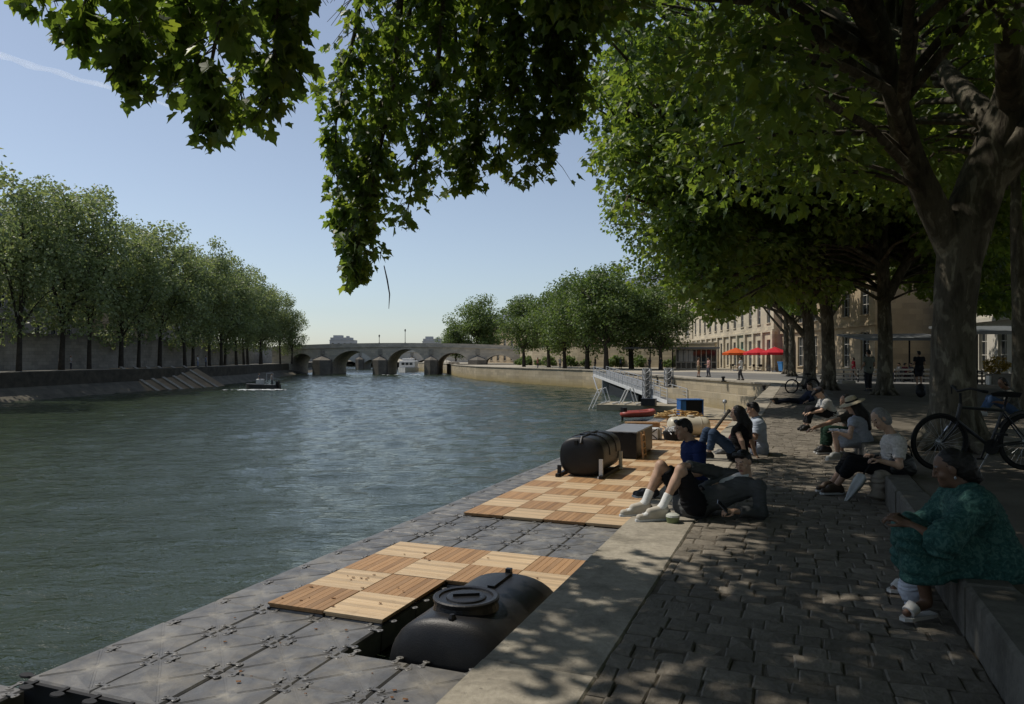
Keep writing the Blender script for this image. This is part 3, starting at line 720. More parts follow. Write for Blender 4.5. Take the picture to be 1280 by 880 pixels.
# --- the great plane tree on the terrace (trunk at the right of the picture)
A0 = np.array([6.62, 11.15, KZ])
def K(px, py, Y, r): p = PD(px, py, Y); return (*p, r)
kA = [[(A0[0], A0[1], KZ - .1, .42), (6.60, 11.15, .75, .335), (6.61, 11.15, 1.7, .295), (6.66, 11.15, 2.7, .295), (6.78, 11.15, 3.5, .34), (7.05, 11.15, 4.3, .33), (7.5, 11.1, 5.6, .28), (7.8, 11.0, 7.4, .26), (7.7, 10.8, 9.5, .18), (7.6, 10.6, 12, .08)],
      [(6.70, 11.15, 3.0, .20), (6.35, 11.1, 3.75, .21), (5.95, 11.05, 4.6, .185), (5.6, 10.9, 5.5, .16), (5.0, 10.4, 6.8, .13), (4.0, 9.6, 8.2, .09), (3.0, 9.0, 9.2, .05)],
      [(5.85, 11.0, 4.85, .12), (5.75, 11.3, 5.7, .11), (5.2, 12.0, 7.2, .09), (4.4, 13.2, 8.6, .06), (3.4, 14.4, 9.6, .03)],
      [(7.1, 11.15, 4.2, .26), (7.7, 10.6, 5.2, .2), (8.6, 9.6, 6.4, .15), (9.4, 8.6, 7.4, .09), (10, 7.6, 8.2, .05)],
      [(7.3, 11.1, 5.0, .20), (7.4, 12.2, 6.0, .17), (7.6, 13.8, 7.4, .13), (7.9, 15.6, 8.6, .08)],
      [(7.4, 11.05, 5.3, .18), (6.4, 9.6, 6.3, .14), (5.4, 7.6, 7.3, .10), (4.4, 5.6, 8.0, .06), (3.4, 4.2, 8.4, .03)]]
clA, rA = crown_clumps(420, (5.4, 10.6, 9.0), (7.4, 8.2, 5.0), .55, 1.0, 4.3)
kk = np.array([not (q[1] > 10 and q[0] < 880) and not (c[1] < 11.6 and 1055 < q[0] < 1275 and 40 < q[1]) for c, q in ((c, PIX(c)) for c in clA)]); clA, rA = clA[kk], rA[kk]
build_tree('plane_tree', 'huge plane tree with thick forked trunk rising from the terrace behind the bicycle', 'tree', A0, kA, clA, rA, 160, .185, T_mid, M_leaf, flare=.36, group='plane trees on the quay', seed=11)

# --- plane tree beside the camera whose limbs arch over the quay; its hanging sprays fill the top of the view
B0 = np.array([*Wp(-3.2, 3.4)[:2], KZ])
def spray(knots, T, size, dens, seed, spread=.34, side=.55, twig_r=.012):
    """a leafy bough: main axis with drooping side twigs, leaves set along every twig; returns wood tubes and leaves"""
    rr = np.random.default_rng(seed); D = densify(knots, 8); C = []; S = []; tp = []; no = []; tw = []
    for i in range(len(D) - 1):
        p, q = D[i][:3], D[i + 1][:3]; ax = nrm(q - p)
        for _ in range(dens):
            a = p + (q - p) * rr.random(); dv = rr.normal(size=3); dv -= ax * np.dot(dv, ax) * .6; dv = nrm(dv); dv[2] -= .35
            L = side * rr.uniform(.35, 1.0) * (1 - .45 * i / len(D)); e = a + nrm(dv + ax * .6) * L + np.array([0, 0, -.12 * L])
            tw.append((a, (a + e) / 2 + np.array([0, 0, .07 * L]), e))
            for _k in range(max(2, int(L * 13))):
                u = rr.uniform(.15, 1.05); c = a + (e - a) * u + np.array([0, 0, .2 * L * u * (1 - u)]) + rr.normal(0, .045, 3)
                out = nrm(rr.normal(size=3) * .8 + nrm(e - a) * .7); C.append(c); S.append(size * rr.uniform(.55, 1.2))
                tp.append(out * np.array([1, 1, .5]) + np.array([0, 0, -.6])); no.append(np.array([0, 0, .7]) + out * .45 + rr.normal(size=3) * .45)
    return D, tw, np.array(C), np.array(S), np.array(tp), np.array(no)
def kn(*a): return [K(*q) for q in a]
near_boughs = [   # (px, py, depth, radius) of boughs that reach in from above
    kn((300, -260, 5.4, .05), (300, -120, 5.9, .035), (280, 0, 6.3, .022), (262, 95, 6.6, .012), (262, 160, 6.8, .005)),
    kn((210, -240, 5.6, .04), (190, -100, 6.0, .03), (172, -5, 6.3, .018), (158, 60, 6.6, .009), (158, 98, 6.7, .005)),
    kn((120, -220, 5.4, .035), (100, -110, 5.8, .02), (60, -50, 6.0, .01), (30, -12, 6.1, .005)),
    kn((150, -160, 5.8, .03), (128, -60, 6.1, .018), (105, 5, 6.4, .01), (92, 48, 6.5, .004)),
    kn((300, -90, 6.6, .03), (250, -20, 6.9, .016), (190, 20, 7.1, .01), (150, 50, 7.2, .004)),
    kn((340, -220, 6.0, .04), (345, -80, 6.5, .03), (345, 30, 6.9, .018), (340, 100, 7.2, .008), (330, 135, 7.3, .005)),
    kn((250, -180, 6.2, .03), (240, -60, 6.6, .02), (225, 20, 6.8, .01), (214, 92, 6.9, .005)),
    kn((390, -230, 6.2, .03), (385, -90, 6.6, .02), (372, 20, 7.2, .012), (366, 95, 7.4, .005)),
    kn((300, -150, 7.0, .03), (290, -40, 7.4, .02), (300, 60, 7.6, .01), (302, 150, 7.8, .005)),
]
mid_boughs = [
    kn((500, -140, 9.6, .07), (500, 0, 10.2, .05), (490, 110, 10.8, .035), (470, 210, 11.1, .02), (452, 290, 11.2, .01), (444, 338, 11.2, .005)),
    kn((560, -130, 9.4, .06), (555, 0, 10.0, .045), (545, 90, 10.4, .03), (525, 180, 10.7, .015), (508, 268, 10.8, .006)),
    kn((640, -130, 9.4, .06), (640, 0, 9.9, .04), (645, 90, 10.2, .025), (655, 160, 10.4, .012), (662, 205, 10.5, .005)),
    kn((450, -120, 9.8, .05), (448, 10, 10.3, .035), (432, 90, 10.6, .02), (420, 160, 10.8, .01), (420, 220, 10.9, .005)),
    kn((600, -120, 9.8, .05), (600, 0, 10.4, .04), (600, 100, 10.8, .02), (592, 170, 11.0, .01), (585, 212, 11.1, .005)),
    kn((700, -130, 9.2, .05), (694, -20, 9.6, .04), (690, 60, 10.0, .02), (688, 120, 10.2, .01), (690, 195, 10.3, .005)),
    kn((724, -130, 9.4, .05), (719, -20, 9.8, .03), (716, 70, 10.1, .015), (713, 148, 10.2, .005)),
    kn((520, -60, 10.6, .05), (505, 60, 11.2, .03), (480, 150, 11.6, .015), (462, 240, 11.7, .006)),
    kn((480, 120, 11.0, .02), (450, 210, 11.3, .012), (430, 268, 11.4, .008), (428, 300, 11.4, .004)),
    kn((620, -60, 10.6, .05), (625, 40, 11.0, .03), (628, 120, 11.2, .015), (622, 205, 11.3, .006)),
    kn((560, -60, 11.0, .05), (570, 60, 11.4, .03), (560, 140, 11.6, .015), (548, 220, 11.7, .006)),
    kn((470, 180, 11.0, .014), (455, 260, 11.2, .009), (441, 320, 11.2, .006), (438, 350, 11.2, .003)),
]
mbB = MB(); eV = []; eT = []; nE = 0
near_C = []
for i, b in enumerate(near_boughs + mid_boughs):
    near = i < len(near_boughs)
    D, tw, C, S, tp, no = spray(b, T_near, .165 if near else .160, 5 if near else 6, 100 + i, side=.50 if near else .85)
    f = C[:, 1] > .5; px = 640 + C[:, 0] / C[:, 1] * F; py = HY + (EYE - C[:, 2]) / C[:, 1] * F
    k = (inside(px, py) & ~inside(px, py, GAP)) | (py < -5) | (rng.random(len(C)) < .025)
    hole = np.sin(C[:, 0] * 5.1 + 1.3 * np.sin(C[:, 2] * 4.3)) * np.cos(C[:, 2] * 5.7 + C[:, 1] * 2.9 + i) + .35 * np.sin(C[:, 0] * 11 + C[:, 2] * 9)
    k &= (hole > (-.45 if near else -.12)) | (rng.random(len(C)) < .22) | (py < -20)
    ss, ts = shadow_st(C); k &= ~((py < 0) & (ts < -.95) & (rng.random(len(C)) < .6))
    C, S, tp, no = C[k], S[k], tp[k], no[k]
    mbB.tube([d[:3] for d in D], [d[3] for d in D], 6, False)
    for a, m_, e in tw[::2]:
        q = PIX(e)
        if inside(q[0], q[1])[0] or q[1] < 0: mbB.tube([a, m_, e], [.007, .005, .003], 4, False)
    Vv, Tt = leaves(C, S, tp, no, T_near); eV.append(Vv); eT.append(Tt + nE); nE += len(Vv)
# the bare twig that dangles below the hanging bough
mbB.tube([PD(480, 332, 11.2), PD(484, 350, 11.2), PD(487, 368, 11.2), PD(486, 386, 11.2)], [.008, .012, .01, .004], 5)
extraB = (np.vstack(eV), np.vstack(eT))
kB = [[(B0[0], B0[1], KZ - .1, .5), (B0[0], B0[1], 1.2, .40), (B0[0] - .05, B0[1], 2.6, .37), (B0[0] - .2, B0[1] + .2, 4.0, .36), (B0[0] - .3, B0[1] + .4, 6.0, .28), (B0[0] - .2, B0[1] + .5, 9.0, .16), (B0[0], B0[1] + .4, 12, .06)],
      [(B0[0] - .2, B0[1] + .2, 3.9, .24), (B0[0] - 1.2, B0[1] + 1.6, 5.2, .19), (B0[0] - 2.6, B0[1] + 4.2, 6.3, .15), (B0[0] - 3.6, B0[1] + 6.4, 6.9, .10), (B0[0] - 4.6, B0[1] + 8.2, 7.0, .06)],
      [(B0[0] - 1.6, B0[1] + 2.2, 5.5, .16), (B0[0] - 1.2, B0[1] + 5.6, 6.6, .13), (B0[0] - 1.2, B0[1] + 9.2, 7.3, .10), (B0[0] - 1.8, B0[1] + 11.6, 7.2, .06)],
      [(B0[0] - .2, B0[1] + .3, 4.6, .20), (B0[0] + 1.6, B0[1] + 1.6, 6.4, .15), (B0[0] + 3.6, B0[1] + 3.6, 7.8, .08)],
      [(B0[0] - .3, B0[1] + .4, 5.6, .20), (B0[0] - 1.6, B0[1] - .6, 7.4, .14), (B0[0] - 3, B0[1] - 1.4, 8.8, .07)]]
clB, rB = crown_clumps(260, (-.2, 3.2, 8.6), (6.2, 7.2, 3.8), .55, 1.0, 5.0)
treeB = build_tree('plane_tree', 'plane tree whose leafy boughs hang from above across the top of the sky', 'tree', B0, kB, clB, rB, 180, .19, T_mid, M_leaf, flare=.46, group='plane trees on the quay', seed=21, extra=extraB)
mbB.v = [(x - B0[0], y - B0[1], z - B0[2]) for x, y, z in mbB.v]
obj('bough', mbB, M_bark, treeB, smooth=True)

# --- further plane trees of the quay rows
def view_clumps(n, pxr, pyr, Yr, r0, r1, seed, shade=True):
    r = np.random.default_rng(seed); out = []
    for _ in range(60):
        px, py, Y = r.uniform(*pxr, 300), r.uniform(*pyr, 300), r.uniform(*Yr, 300); P = np.stack([(px - 640) / F * Y, Y, EYE - (py - HY) / F * Y], 1); q = r.uniform(r0, r1, 300)
        k = visible_ok(P, q) & (shade_ok(P, q) if shade else True) & (P[:, 2] > 2.2)
        out += list(zip(P[k], q[k]))
        if len(out) >= n: break
    out = out[:n]; return np.array([o[0] for o in out]), np.array([o[1] for o in out])
def row_tree(label, base, h, r, fork, lean, cen, radii, nclump, num, size, seed, zmin, limbs, tests=True, shade=True, shell=.35, lm=M_leaf, more=(), clear=None):
    base = np.asarray(base, float); x, y, z = base
    kn_ = [[(x, y, z - .1, r * 1.35), (x, y, z + .5, r * 1.08), (x + lean[0] * .3, y, z + fork * .5, r * .95), (x + lean[0], y + lean[1], z + fork, r * .85), (x + lean[0] * 1.6, y + lean[1] * 1.6, z + h * .6, r * .5), (x + lean[0] * 2, y + lean[1] * 2, z + h * .9, r * .15)]] + \
          [[(*np.add(base, a), q) for a, q in l] for l in limbs]
    cl, rad = crown_clumps(nclump, cen, radii, .7, 1.35, zmin, shell, tests, shade=shade)
    for m_ in more: c2, r2 = view_clumps(*m_); cl = np.vstack([cl, c2]); rad = np.append(rad, r2)
    if clear:
        kk = np.array([not (c[1] < base[1] + 1.2 and clear[0] < PIX(c)[0] < clear[1] and PIX(c)[1] > clear[2]) for c in cl]); cl, rad = cl[kk], rad[kk]
    return build_tree('plane_tree', label, 'tree', base, kn_, cl, rad, num, size, T_mid, lm, flare=r * 1.1, group='plane trees on the quay', seed=seed, r0=.10)
C0 = PG(1036, 496, KZ - .3 + 0); C0[2] = KZ
row_tree('plane tree with straight mottled trunk just left of the fork trunked one', C0, 14, .27, 5.0, (-.15, .2), (C0[0] - 3.9, C0[1] + .4, 9.0), (9.0, 8.2, 6.8), 440, 100, .245, 31, 2.6,
         [[((-.1, 0, 4.2), .17), ((-1.2, -.3, 5.0), .13), ((-2.8, -.6, 5.5), .09), ((-4.8, -.8, 5.6), .05)], [((-.1, 0, 5.2), .18), ((-1.0, .4, 7.2), .13), ((-2.6, .8, 9.4), .08), ((-4, .8, 11), .04)],
          [((0, 0, 3.6), .15), ((.9, .2, 4.9), .12), ((2.4, .6, 6.6), .08), ((3.6, .8, 8), .04)], [((-.05, 0, 4.8), .12), ((-.3, -1.2, 6.6), .1), ((-.6, -3, 8.6), .05)]], more=[(80, (700, 900), (180, 395), (22, 32), .6, 1.1, 901), (90, (705, 960), (-60, 190), (19, 28), .6, 1.0, 905), (75, (870, 1060), (300, 408), (22, 30), .45, .8, 902)], clear=(978, 1190, 205))
D0 = PG(1012, 483, 0); D0[2] = 0
row_tree('dark plane tree trunk standing beside the small parked bicycle', D0, 14, .34, 5.2, (-.1, .2), (D0[0] - 4.6, D0[1] + .5, 9.8), (9.4, 8, 7.0), 330, 95, .27, 41, 2.8,
         [[((0, 0, 2.6), .2), ((-1.4, .2, 4.2), .15), ((-3.2, .3, 6), .1), ((-5, .3, 7.4), .05)], [((0, 0, 3.4), .2), ((-.9, .2, 6), .15), ((-1.8, .3, 9), .08)], [((0, 0, 4.4), .18), ((1.3, .3, 6.8), .12), ((2.8, .4, 9), .05)]], more=[(60, (780, 1000), (300, 410), (36, 46), .7, 1.2, 903)], clear=(985, 1030, 270))
E0 = PG(1106, 493, KZ); E0[2] = KZ
row_tree('plane tree with v shaped fork halfway between the two biggest trunks', E0, 13, .26, 4.2, (.05, .2), (E0[0] - .5, E0[1] + 1.0, 9.6), (8.8, 7.8, 5.6), 330, 105, .25, 51, 4.4,
         [[((0, 0, 3.4), .2), ((.7, .1, 4.6), .17), ((1.7, .2, 6.2), .13), ((2.6, .2, 8), .06)], [((0, .1, 4.2), .17), ((-.25, .1, 5.6), .15), ((-.2, .2, 7.4), .1), ((-.8, .3, 9.2), .05)]], shade=False, more=[(130, (1020, 1190), (230, 388), (25, 37), .6, 1.1, 904, False)], clear=(1078, 1172, 262))
row_tree('plane tree at the far right edge, its crown over the cafe awning', (30.5, 33.0, KZ), 12, .30, 4.2, (0, 0), (30.5, 36, 8.0), (7.5, 6, 5.2), 120, 150, .27, 61, 2.9, [[((0, 0, 3.4), .15), ((-1.6, .3, 5.2), .1), ((-3, .4, 7), .05)]], tests=False, more=[(60, (1222, 1300), (230, 396), (28, 38), .6, 1.1, 906, False)])
# slim dark trunk at the right edge
F0 = PG(1274, 512, KZ); F0[2] = KZ
row_tree('slim dark trunk at the right edge behind the seated reader', F0, 12, .17, 4.5, (0, .1), (F0[0] + 1.2, F0[1] + 1, 10.0), (5.5, 5.5, 4.2), 70, 120, .23, 71, 5.6, [[((0, .1, 4.2), .09), ((1.2, .3, 6), .07), ((2, .4, 8), .04)]], shade=False)
# trees further along the right bank and behind the plaza, massed behind the crowns
for i, (x, y, h, lab) in enumerate(((25.2, 67, 13, 'plane tree at the plaza edge half hidden behind the bicycle trunk crown'), (24.5, 58, 14, 'plane tree deep in the plaza behind the straight mottled trunk'), (28, 76, 13, 'plane tree in front of the limestone building above the red parasols'),
                                    (30.5, 50, 13, 'plane tree shading the cafe terrace behind the fork trunked tree'))):
    row_tree(lab, (x, y, 0), h, .28, 5, (0, 0), (x, y, 9.6), (5.8, 5.8, 4.6), 62, 150, .36, 80 + i, 5.0, [[((0, 0, 4), .15), ((-1.6, .3, 6), .1), ((-3, .4, 8), .05)], [((0, 0, 4.4), .15), ((1.6, .3, 6.4), .1), ((3, .4, 8.4), .05)]], shade=False)

# --- far trees: meshes of a few kinds shared by the rows
def far_kind(seed, h, rx, rz, zc, trunk_h, lm, n=70, num=150, size=.42, zr=.85, tr=.26, low=None):
    r = np.random.default_rng(seed); d = r.normal(size=(n, 3)); d /= np.linalg.norm(d, axis=1, keepdims=True); u = r.random(n) ** .5
    cl = np.array([0, 0, zc]) + d * u[:, None] * np.array([rx, rx, rz]); cl[:, 0] *= 1 + .12 * np.sin(cl[:, 2]); rad = r.uniform(.8, 1.55, n) * rx / 4.4
    mb = MB(); D = limb_tube(mb, [(0, 0, -.1, tr * 1.3), (.05, 0, trunk_h * .5, tr), (.1, 0, trunk_h, tr * .85), (.15, .1, zc, tr * .55), (0, 0, zc + rz * .7, tr * .15)], 8, 4, .03, seed)
    TP = list(D[len(D) // 2:])
    for j in range(5):
        a = 2 * math.pi * j / 5 + r.uniform(-.4, .4); e = np.array([math.cos(a) * rx * .6, math.sin(a) * rx * .6, zc + r.uniform(-.4, .5) * rz])
        b = np.array([.08, 0, trunk_h * r.uniform(.7, 1.0)]); TP += list(limb_tube(mb, [(*b, tr * .5), (*(b + (e - b) * .5 + (0, 0, .4)), tr * .3), (*e, .04)], 6, 4, .03, seed + j)[2:])
    branches(mb, TP, cl, .07, seed, 4, 2)
    C, S, t, no = clump_leaves(cl, rad, num, size, r, .4, .9)
    Vv, Tt = leaves(C, S, t, no, T_low)
    return mb.mesh('trunk', M_bark_far, True), np_mesh('crown', Vv, Tt, lm)
kinds = [far_kind(200 + i, 20, rx, rz, zc, th, M_leaf_far, nn, 78, .40, tr=.24) for i, (rx, rz, zc, th, nn) in enumerate(((4.9, 8.9, 11.6, 5.2, 135), (5.4, 8.2, 11.4, 5.8, 130), (4.6, 9.2, 12.2, 5.0, 120), (5.2, 8.6, 12.2, 5.4, 140), (4.8, 7.6, 10.6, 4.6, 120)))]
def far_tree(kind, label, x, y, z, sc, rz, group, name='bank_tree', sxy=None):
    r = thing(name, label, 'tree', (x, y, z), rz, group); r.scale = (sxy or sc, sxy or sc, sc)
    link('trunk', kind[0], r); link('crown', kind[1], r); return r
lq = [(-48, 30, 1.02), (-50.5, 50, 1.0), (-49.5, 64, 1.05), (-51, 76.5, 1.06), (-51.3, 84.5, 1.0), (-51.0, 90.5, .99), (-51.2, 96.5, 1.02), (-51, 102, .96), (-50.7, 107.5, .98), (-50.8, 114.5, 1.0), (-50.6, 119, .93), (-50.7, 124.5, .97), (-51.5, 131, .95), (-52, 136, .93), (-52.6, 141, .92), (-53, 147, .9),
      (-53.6, 152, .92), (-54, 158, .88), (-54.6, 163, .86), (-52.5, 169, .80), (-51.5, 172.5, .66)]
names_l = ['near the left edge', 'with bare lower trunk at the left edge']
vis = 0
for i, (x, y, s_) in enumerate(lq):
    px, _ = PIX((x, y, 3))
    labs = {3: 'leftmost whole tree trunk on the left bank, dark trunk against the pale wall', 4: 'second left bank trunk, close behind the leftmost one', 5: 'left bank tree standing right of the two dark arched doorways', 11: 'left bank tree just before the pale ribbed ramp', 12: 'left bank tree above the start of the pale ribbed ramp',
            19: 'shorter tree at the left end of the bridge', 20: 'smallest tree where the left bank meets the bridge'}
    lab = labs.get(i, 'tall leafy tree in the dense left bank row, crown merging with its neighbours')
    tr_ = far_tree(kinds[(i * 3 + i // 4) % 5], lab, x + .5 * math.sin(i * 2.3), y, LZ, s_ * (1.04 + .055 * math.sin(i * 4.1) + (.06 if i < 6 else 0)), i * 1.9, 'trees along the left bank', sxy=s_ * (1.04 + .08 * math.cos(i * 3.1))); tr_.rotation_euler = (.03 * math.sin(i * 1.7), .035 * math.cos(i * 2.9), i * 1.9)
kr = [far_kind(300, 13, 6.2, 5.6, 7.6, 3.2, M_leaf_far2, 110, 150, .38, tr=.3), far_kind(301, 13, 4.9, 5.0, 8.0, 3.4, M_leaf_far2, 90, 150, .36, tr=.3), far_kind(302, 14, 5.4, 5.6, 8.4, 3.6, M_leaf_far2, 100, 150, .34, tr=.3)]
for kd, px, Y, sc, lab in ((0, 597, 209, 1.38, 'round dense tree rising behind the right end of the bridge'), (0, 570, 206, .80, 'smaller rounded tree behind the bridge, left of the big round one'), (1, 655, 137, 1.0, 'tree with slanting double trunk right of the bridge end'), (1, 686, 128, .98, 'bushy tree second right of the bridge abutment'),
                           (2, 706, 118, .98, 'tall tree in the middle of the far quay row'), (2, 734, 110, 1.06, 'tallest tree of the far quay row'), (1, 758, 103, 1.1, 'dark trunked tree above the gangway landing'), (2, 790, 112, .95, 'far quay tree partly covered by the lit canopy'),
                           (1, 826, 104, .9, 'far quay tree behind the kiosk roof')):
    p = PD(px, 450, Y); far_tree(kd and kr[kd] or kr[0], lab, p[0], Y, -.03, sc, px * .37, 'trees along the far quay', 'quay_tree')

# unseen trees of the same rows, added around the camera to block sky light
hid = far_kind(400, 14, 7.4, 4.6, 9.4, 4.6, M_leaf, 110, 150, .42, tr=.4)
for x, y, lab in ((-3.5, -14, 'unseen plane tree added in the quay row behind the viewer'), (6.5, -10, 'unseen plane tree added on the terrace behind the viewer'), (16, -6, 'unseen plane tree added deep on the terrace beside the viewer'), (16.5, 8, 'plane tree added right of the huge trunk, outside the view'), (22, 20, 'plane tree added on the terrace far right, outside the view'), (-9, -26, 'unseen plane tree added further back along the quay'), (27, 4, 'plane tree added near the street outside the view')):
    far_tree(hid, lab, x, y, KZ if y > -13 else -.03, 1.0, x * .7, 'plane trees on the quay', 'plane_tree')

# low shrubs along the foot of the street wall
sh = far_kind(410, 2, 1.1, .7, .8, .3, M_leaf_far2, 26, 70, .26, tr=.06)
for i, u in enumerate((.04, .12, .2, .3, .37, .48, .55, .66, .74, .85, .93)):
    A_ = np.array([(2.5, 176), (5, 160), (13, 142), (23, 128), (32.5, 118)], float); q = u * 4; k_ = int(q); c_ = A_[k_] + (A_[k_ + 1] - A_[k_]) * (q - k_) + np.array([-1.2, -1.6])
    far_tree(sh, 'low dark shrub at the foot of the street retaining wall on the far quay', c_[0], c_[1], -.03, .8 + .5 * abs(math.sin(i * 2.1)), i, 'shrubs along the retaining wall', 'shrub')
# ------------------------------------------------------------------ floating dock
M_black = mat('black moulded plastic', (.011, .011, .012), .42, 0, .3, .3, 2, .003, 60, dirt=((.035, .032, .029), 3, .4))
M_blackm = mat('black rubber', (.010, .010, .011), .7, 0, .3)
M_steel = mat('galvanised steel', (.42, .43, .44), .45, .6, .4, .15, 6)
M_whitem = mat('white painted metal', (.62, .63, .63), .5, 0, .4, .1, 4)
def dock_mat():
    m, n, out = mat_new('weathered grey dock plastic'); co = coords(n)
    inf = nd(n, "ShaderNodeObjectInfo"); ad = nd(n, "ShaderNodeVectorMath", operation='ADD'); sc = nd(n, "ShaderNodeVectorMath", operation='SCALE')
    n.links.new(co, ad.inputs[0]); n.links.new(inf.outputs['Location'], ad.inputs[1])
    co2 = ad.outputs[0]
    c = ramp(n, noise(n, co2, 3.2, 7, .62, .4), [(.3, (.085, .083, .081)), (.5, (.125, .122, .118)), (.72, (.19, .184, .172))])
    c = mixc(n, 1, c, ramp(n, inf.outputs['Random'], [(0, .82), (1, 1.15)]), 'MULTIPLY')
    ln = nd(n, "ShaderNodeVectorMath", operation='LENGTH'); fl = nd(n, "ShaderNodeMapping"); fl.inputs['Scale'].default_value = (1, 1, 0); n.links.new(co, fl.inputs[0]); n.links.new(fl.outputs[0], ln.inputs[0])
    mr = nd(n, "ShaderNodeMapRange"); mr.inputs['From Min'].default_value = .02; mr.inputs['From Max'].default_value = .34; mr.inputs['To Min'].default_value = .95; mr.inputs['To Max'].default_value = -.25; n.links.new(ln.outputs[1], mr.inputs[0])
    s = nd(n, "ShaderNodeMath", operation='MULTIPLY_ADD', use_clamp=True); n.links.new(noise(n, co2, 7, 6, .7), s.inputs[0]); s.inputs[1].default_value = 2.0; s.inputs[2].default_value = -.75
    pr = nd(n, "ShaderNodeMath", operation='MULTIPLY', use_clamp=True); n.links.new(mr.outputs[0], pr.inputs[0]); n.links.new(s.outputs[0], pr.inputs[1])
    c = mixc(n, pr.outputs[0], c, (.48, .43, .33))
    c = mixc(n, ramp(n, noise(n, co2, 1.4, 7, .7), [(.50, 0), (.70, .6)]), c, (.23, .205, .16))
    principled(n, out, c, ramp(n, noise(n, co2, 6, 4), [(.3, .38), (.7, .6)]), 0, .45, bump(n, noise(n, co2, 30, 5, .6), .003)); return m
M_dock = dock_mat()
CW, CL = .96, .965
DZ = -1.98
def dock_cell():
    b = MB(); hx, hy = CW / 2 - .0045, CL / 2 - .0045; bv = .022
    vs = []
    for z, i in ((-.36, .02), (-bv, 0), (0, bv)):
        for x, y in ((-1, -1), (1, -1), (1, 1), (-1, 1)): vs.append((x * (hx - i), y * (hy - i), z))
    fs = [(0, 1, 5, 4), (1, 2, 6, 5), (2, 3, 7, 6), (3, 0, 4, 7), (4, 5, 9, 8), (5, 6, 10, 9), (6, 7, 11, 10), (7, 4, 8, 11), (3, 2, 1, 0)]
    # domed quarters: 4 triangles split with a raised middle
    q = hx - bv; qy = hy - bv; vs += [(0, 0, .004), (0, -qy * .55, .016), (q * .55, 0, .016), (0, qy * .55, .016), (-q * .55, 0, .016)]
    for a, c, m_ in ((8, 9, 13), (9, 10, 14), (10, 11, 15), (11, 8, 16)): fs += [(a, c, m_), (c, 12, m_), (12, a, m_)]
    b.add(vs, fs)
    # double ribs along the diagonals
    for sx, sy in ((1, 1), (1, -1), (-1, 1), (-1, -1)):
        ang = math.atan2(sy * qy, sx * q); L = math.hypot(q, qy)
        for o in (-.015, .015):
            b.box((sx * q * .52 - math.sin(ang) * o, sy * qy * .52 + math.cos(ang) * o, .0035), (L * .72, .006, .006), ang)
    # coupling lugs with bolt heads across two of the seams
    for x in (-.30, .30):
        for y0 in (-.07, .07):
            b.lathe([(.050, .0), (.050, .010), (.042, .014)], 10, (x, hy + .010 + y0, 0), 'Z', (1.0, .8))
            b.lathe([(.013, .014), (.012, .021)], 6, (x, hy + .010 + y0, 0))
        b.box((x, hy + .005, .005), (.045, .13, .012))
    for y in (-.30, .30):
        for x0 in (-.07, .07):
            b.lathe([(.050, .0), (.050, .010), (.042, .014)], 10, (hx + .010 + x0, y, 0), 'Z', (.8, 1.0))
            b.lathe([(.013, .014), (.012, .021)], 6, (hx + .010 + x0, y, 0))
        b.box((hx + .005, y, .005), (.13, .045, .012))
    return b.mesh('float_module', M_dock)
cell = dock_cell()
dock = thing('floating_dock', 'floating dock of grey interlocking plastic floats along the quay', 'dock', Wp(0, 0, 0), QROT)
def cpos(j, k, z=DZ): return (-8.15 + CW * (k + .5), 5.88 + CL * (j + .5), z + random.uniform(-.006, .006))
def hole(j, k): return 2 <= j <= 4 and k >= 3
cnt = 0
for j in range(0, 52):
    for k in range(0, 6):
        if hole(j, k) or (j >= 10 and k > 0) or cnt >= 100: continue
        c = link('float_module', cell, dock, cpos(j, k)); c.rotation_euler = (random.uniform(-.006, .006), random.uniform(-.006, .006), random.choice((0, math.pi)) if 0 else 0); cnt += 1
b = MB(); b.box((-5.27, 5.86, DZ - .20), (5.74, .05, .36)); e = obj('end_plate', b, M_blackm, dock)
for i in range(12):
    x = -8.0 + i * .48; p = MB(); p.lathe([(.085, -.008), (.095, .0), (.085, .014)], 14, (x + .03, 5.74, DZ - .02), 'Z', (1.0, .62)); p.box((x, 5.83, DZ - .02), (.05, .16, .03))
    obj('coupling_paddle', p, M_blackm, dock)
p = MB(); p.lathe([(.085, -.008), (.095, 0), (.085, .014)], 14, (-8.30, 5.98, DZ - .03), 'Z', (1, .62)); p.box((-8.2, 5.98, DZ - .03), (.16, .05, .03)); obj('coupling_paddle', p, M_blackm, dock)
b = MB(); b.box((-4.8, 30.0, DZ - .21), (4.78, 28.9, .38)); obj('float_frame', b, M_black, dock)
lo = thing('plastic_float', 'single grey float lying lower at the dock corner, bottom left', 'float', Wp(5.40, -8.66, DZ - .13), QROT + .03); link('float_module', cell, lo)

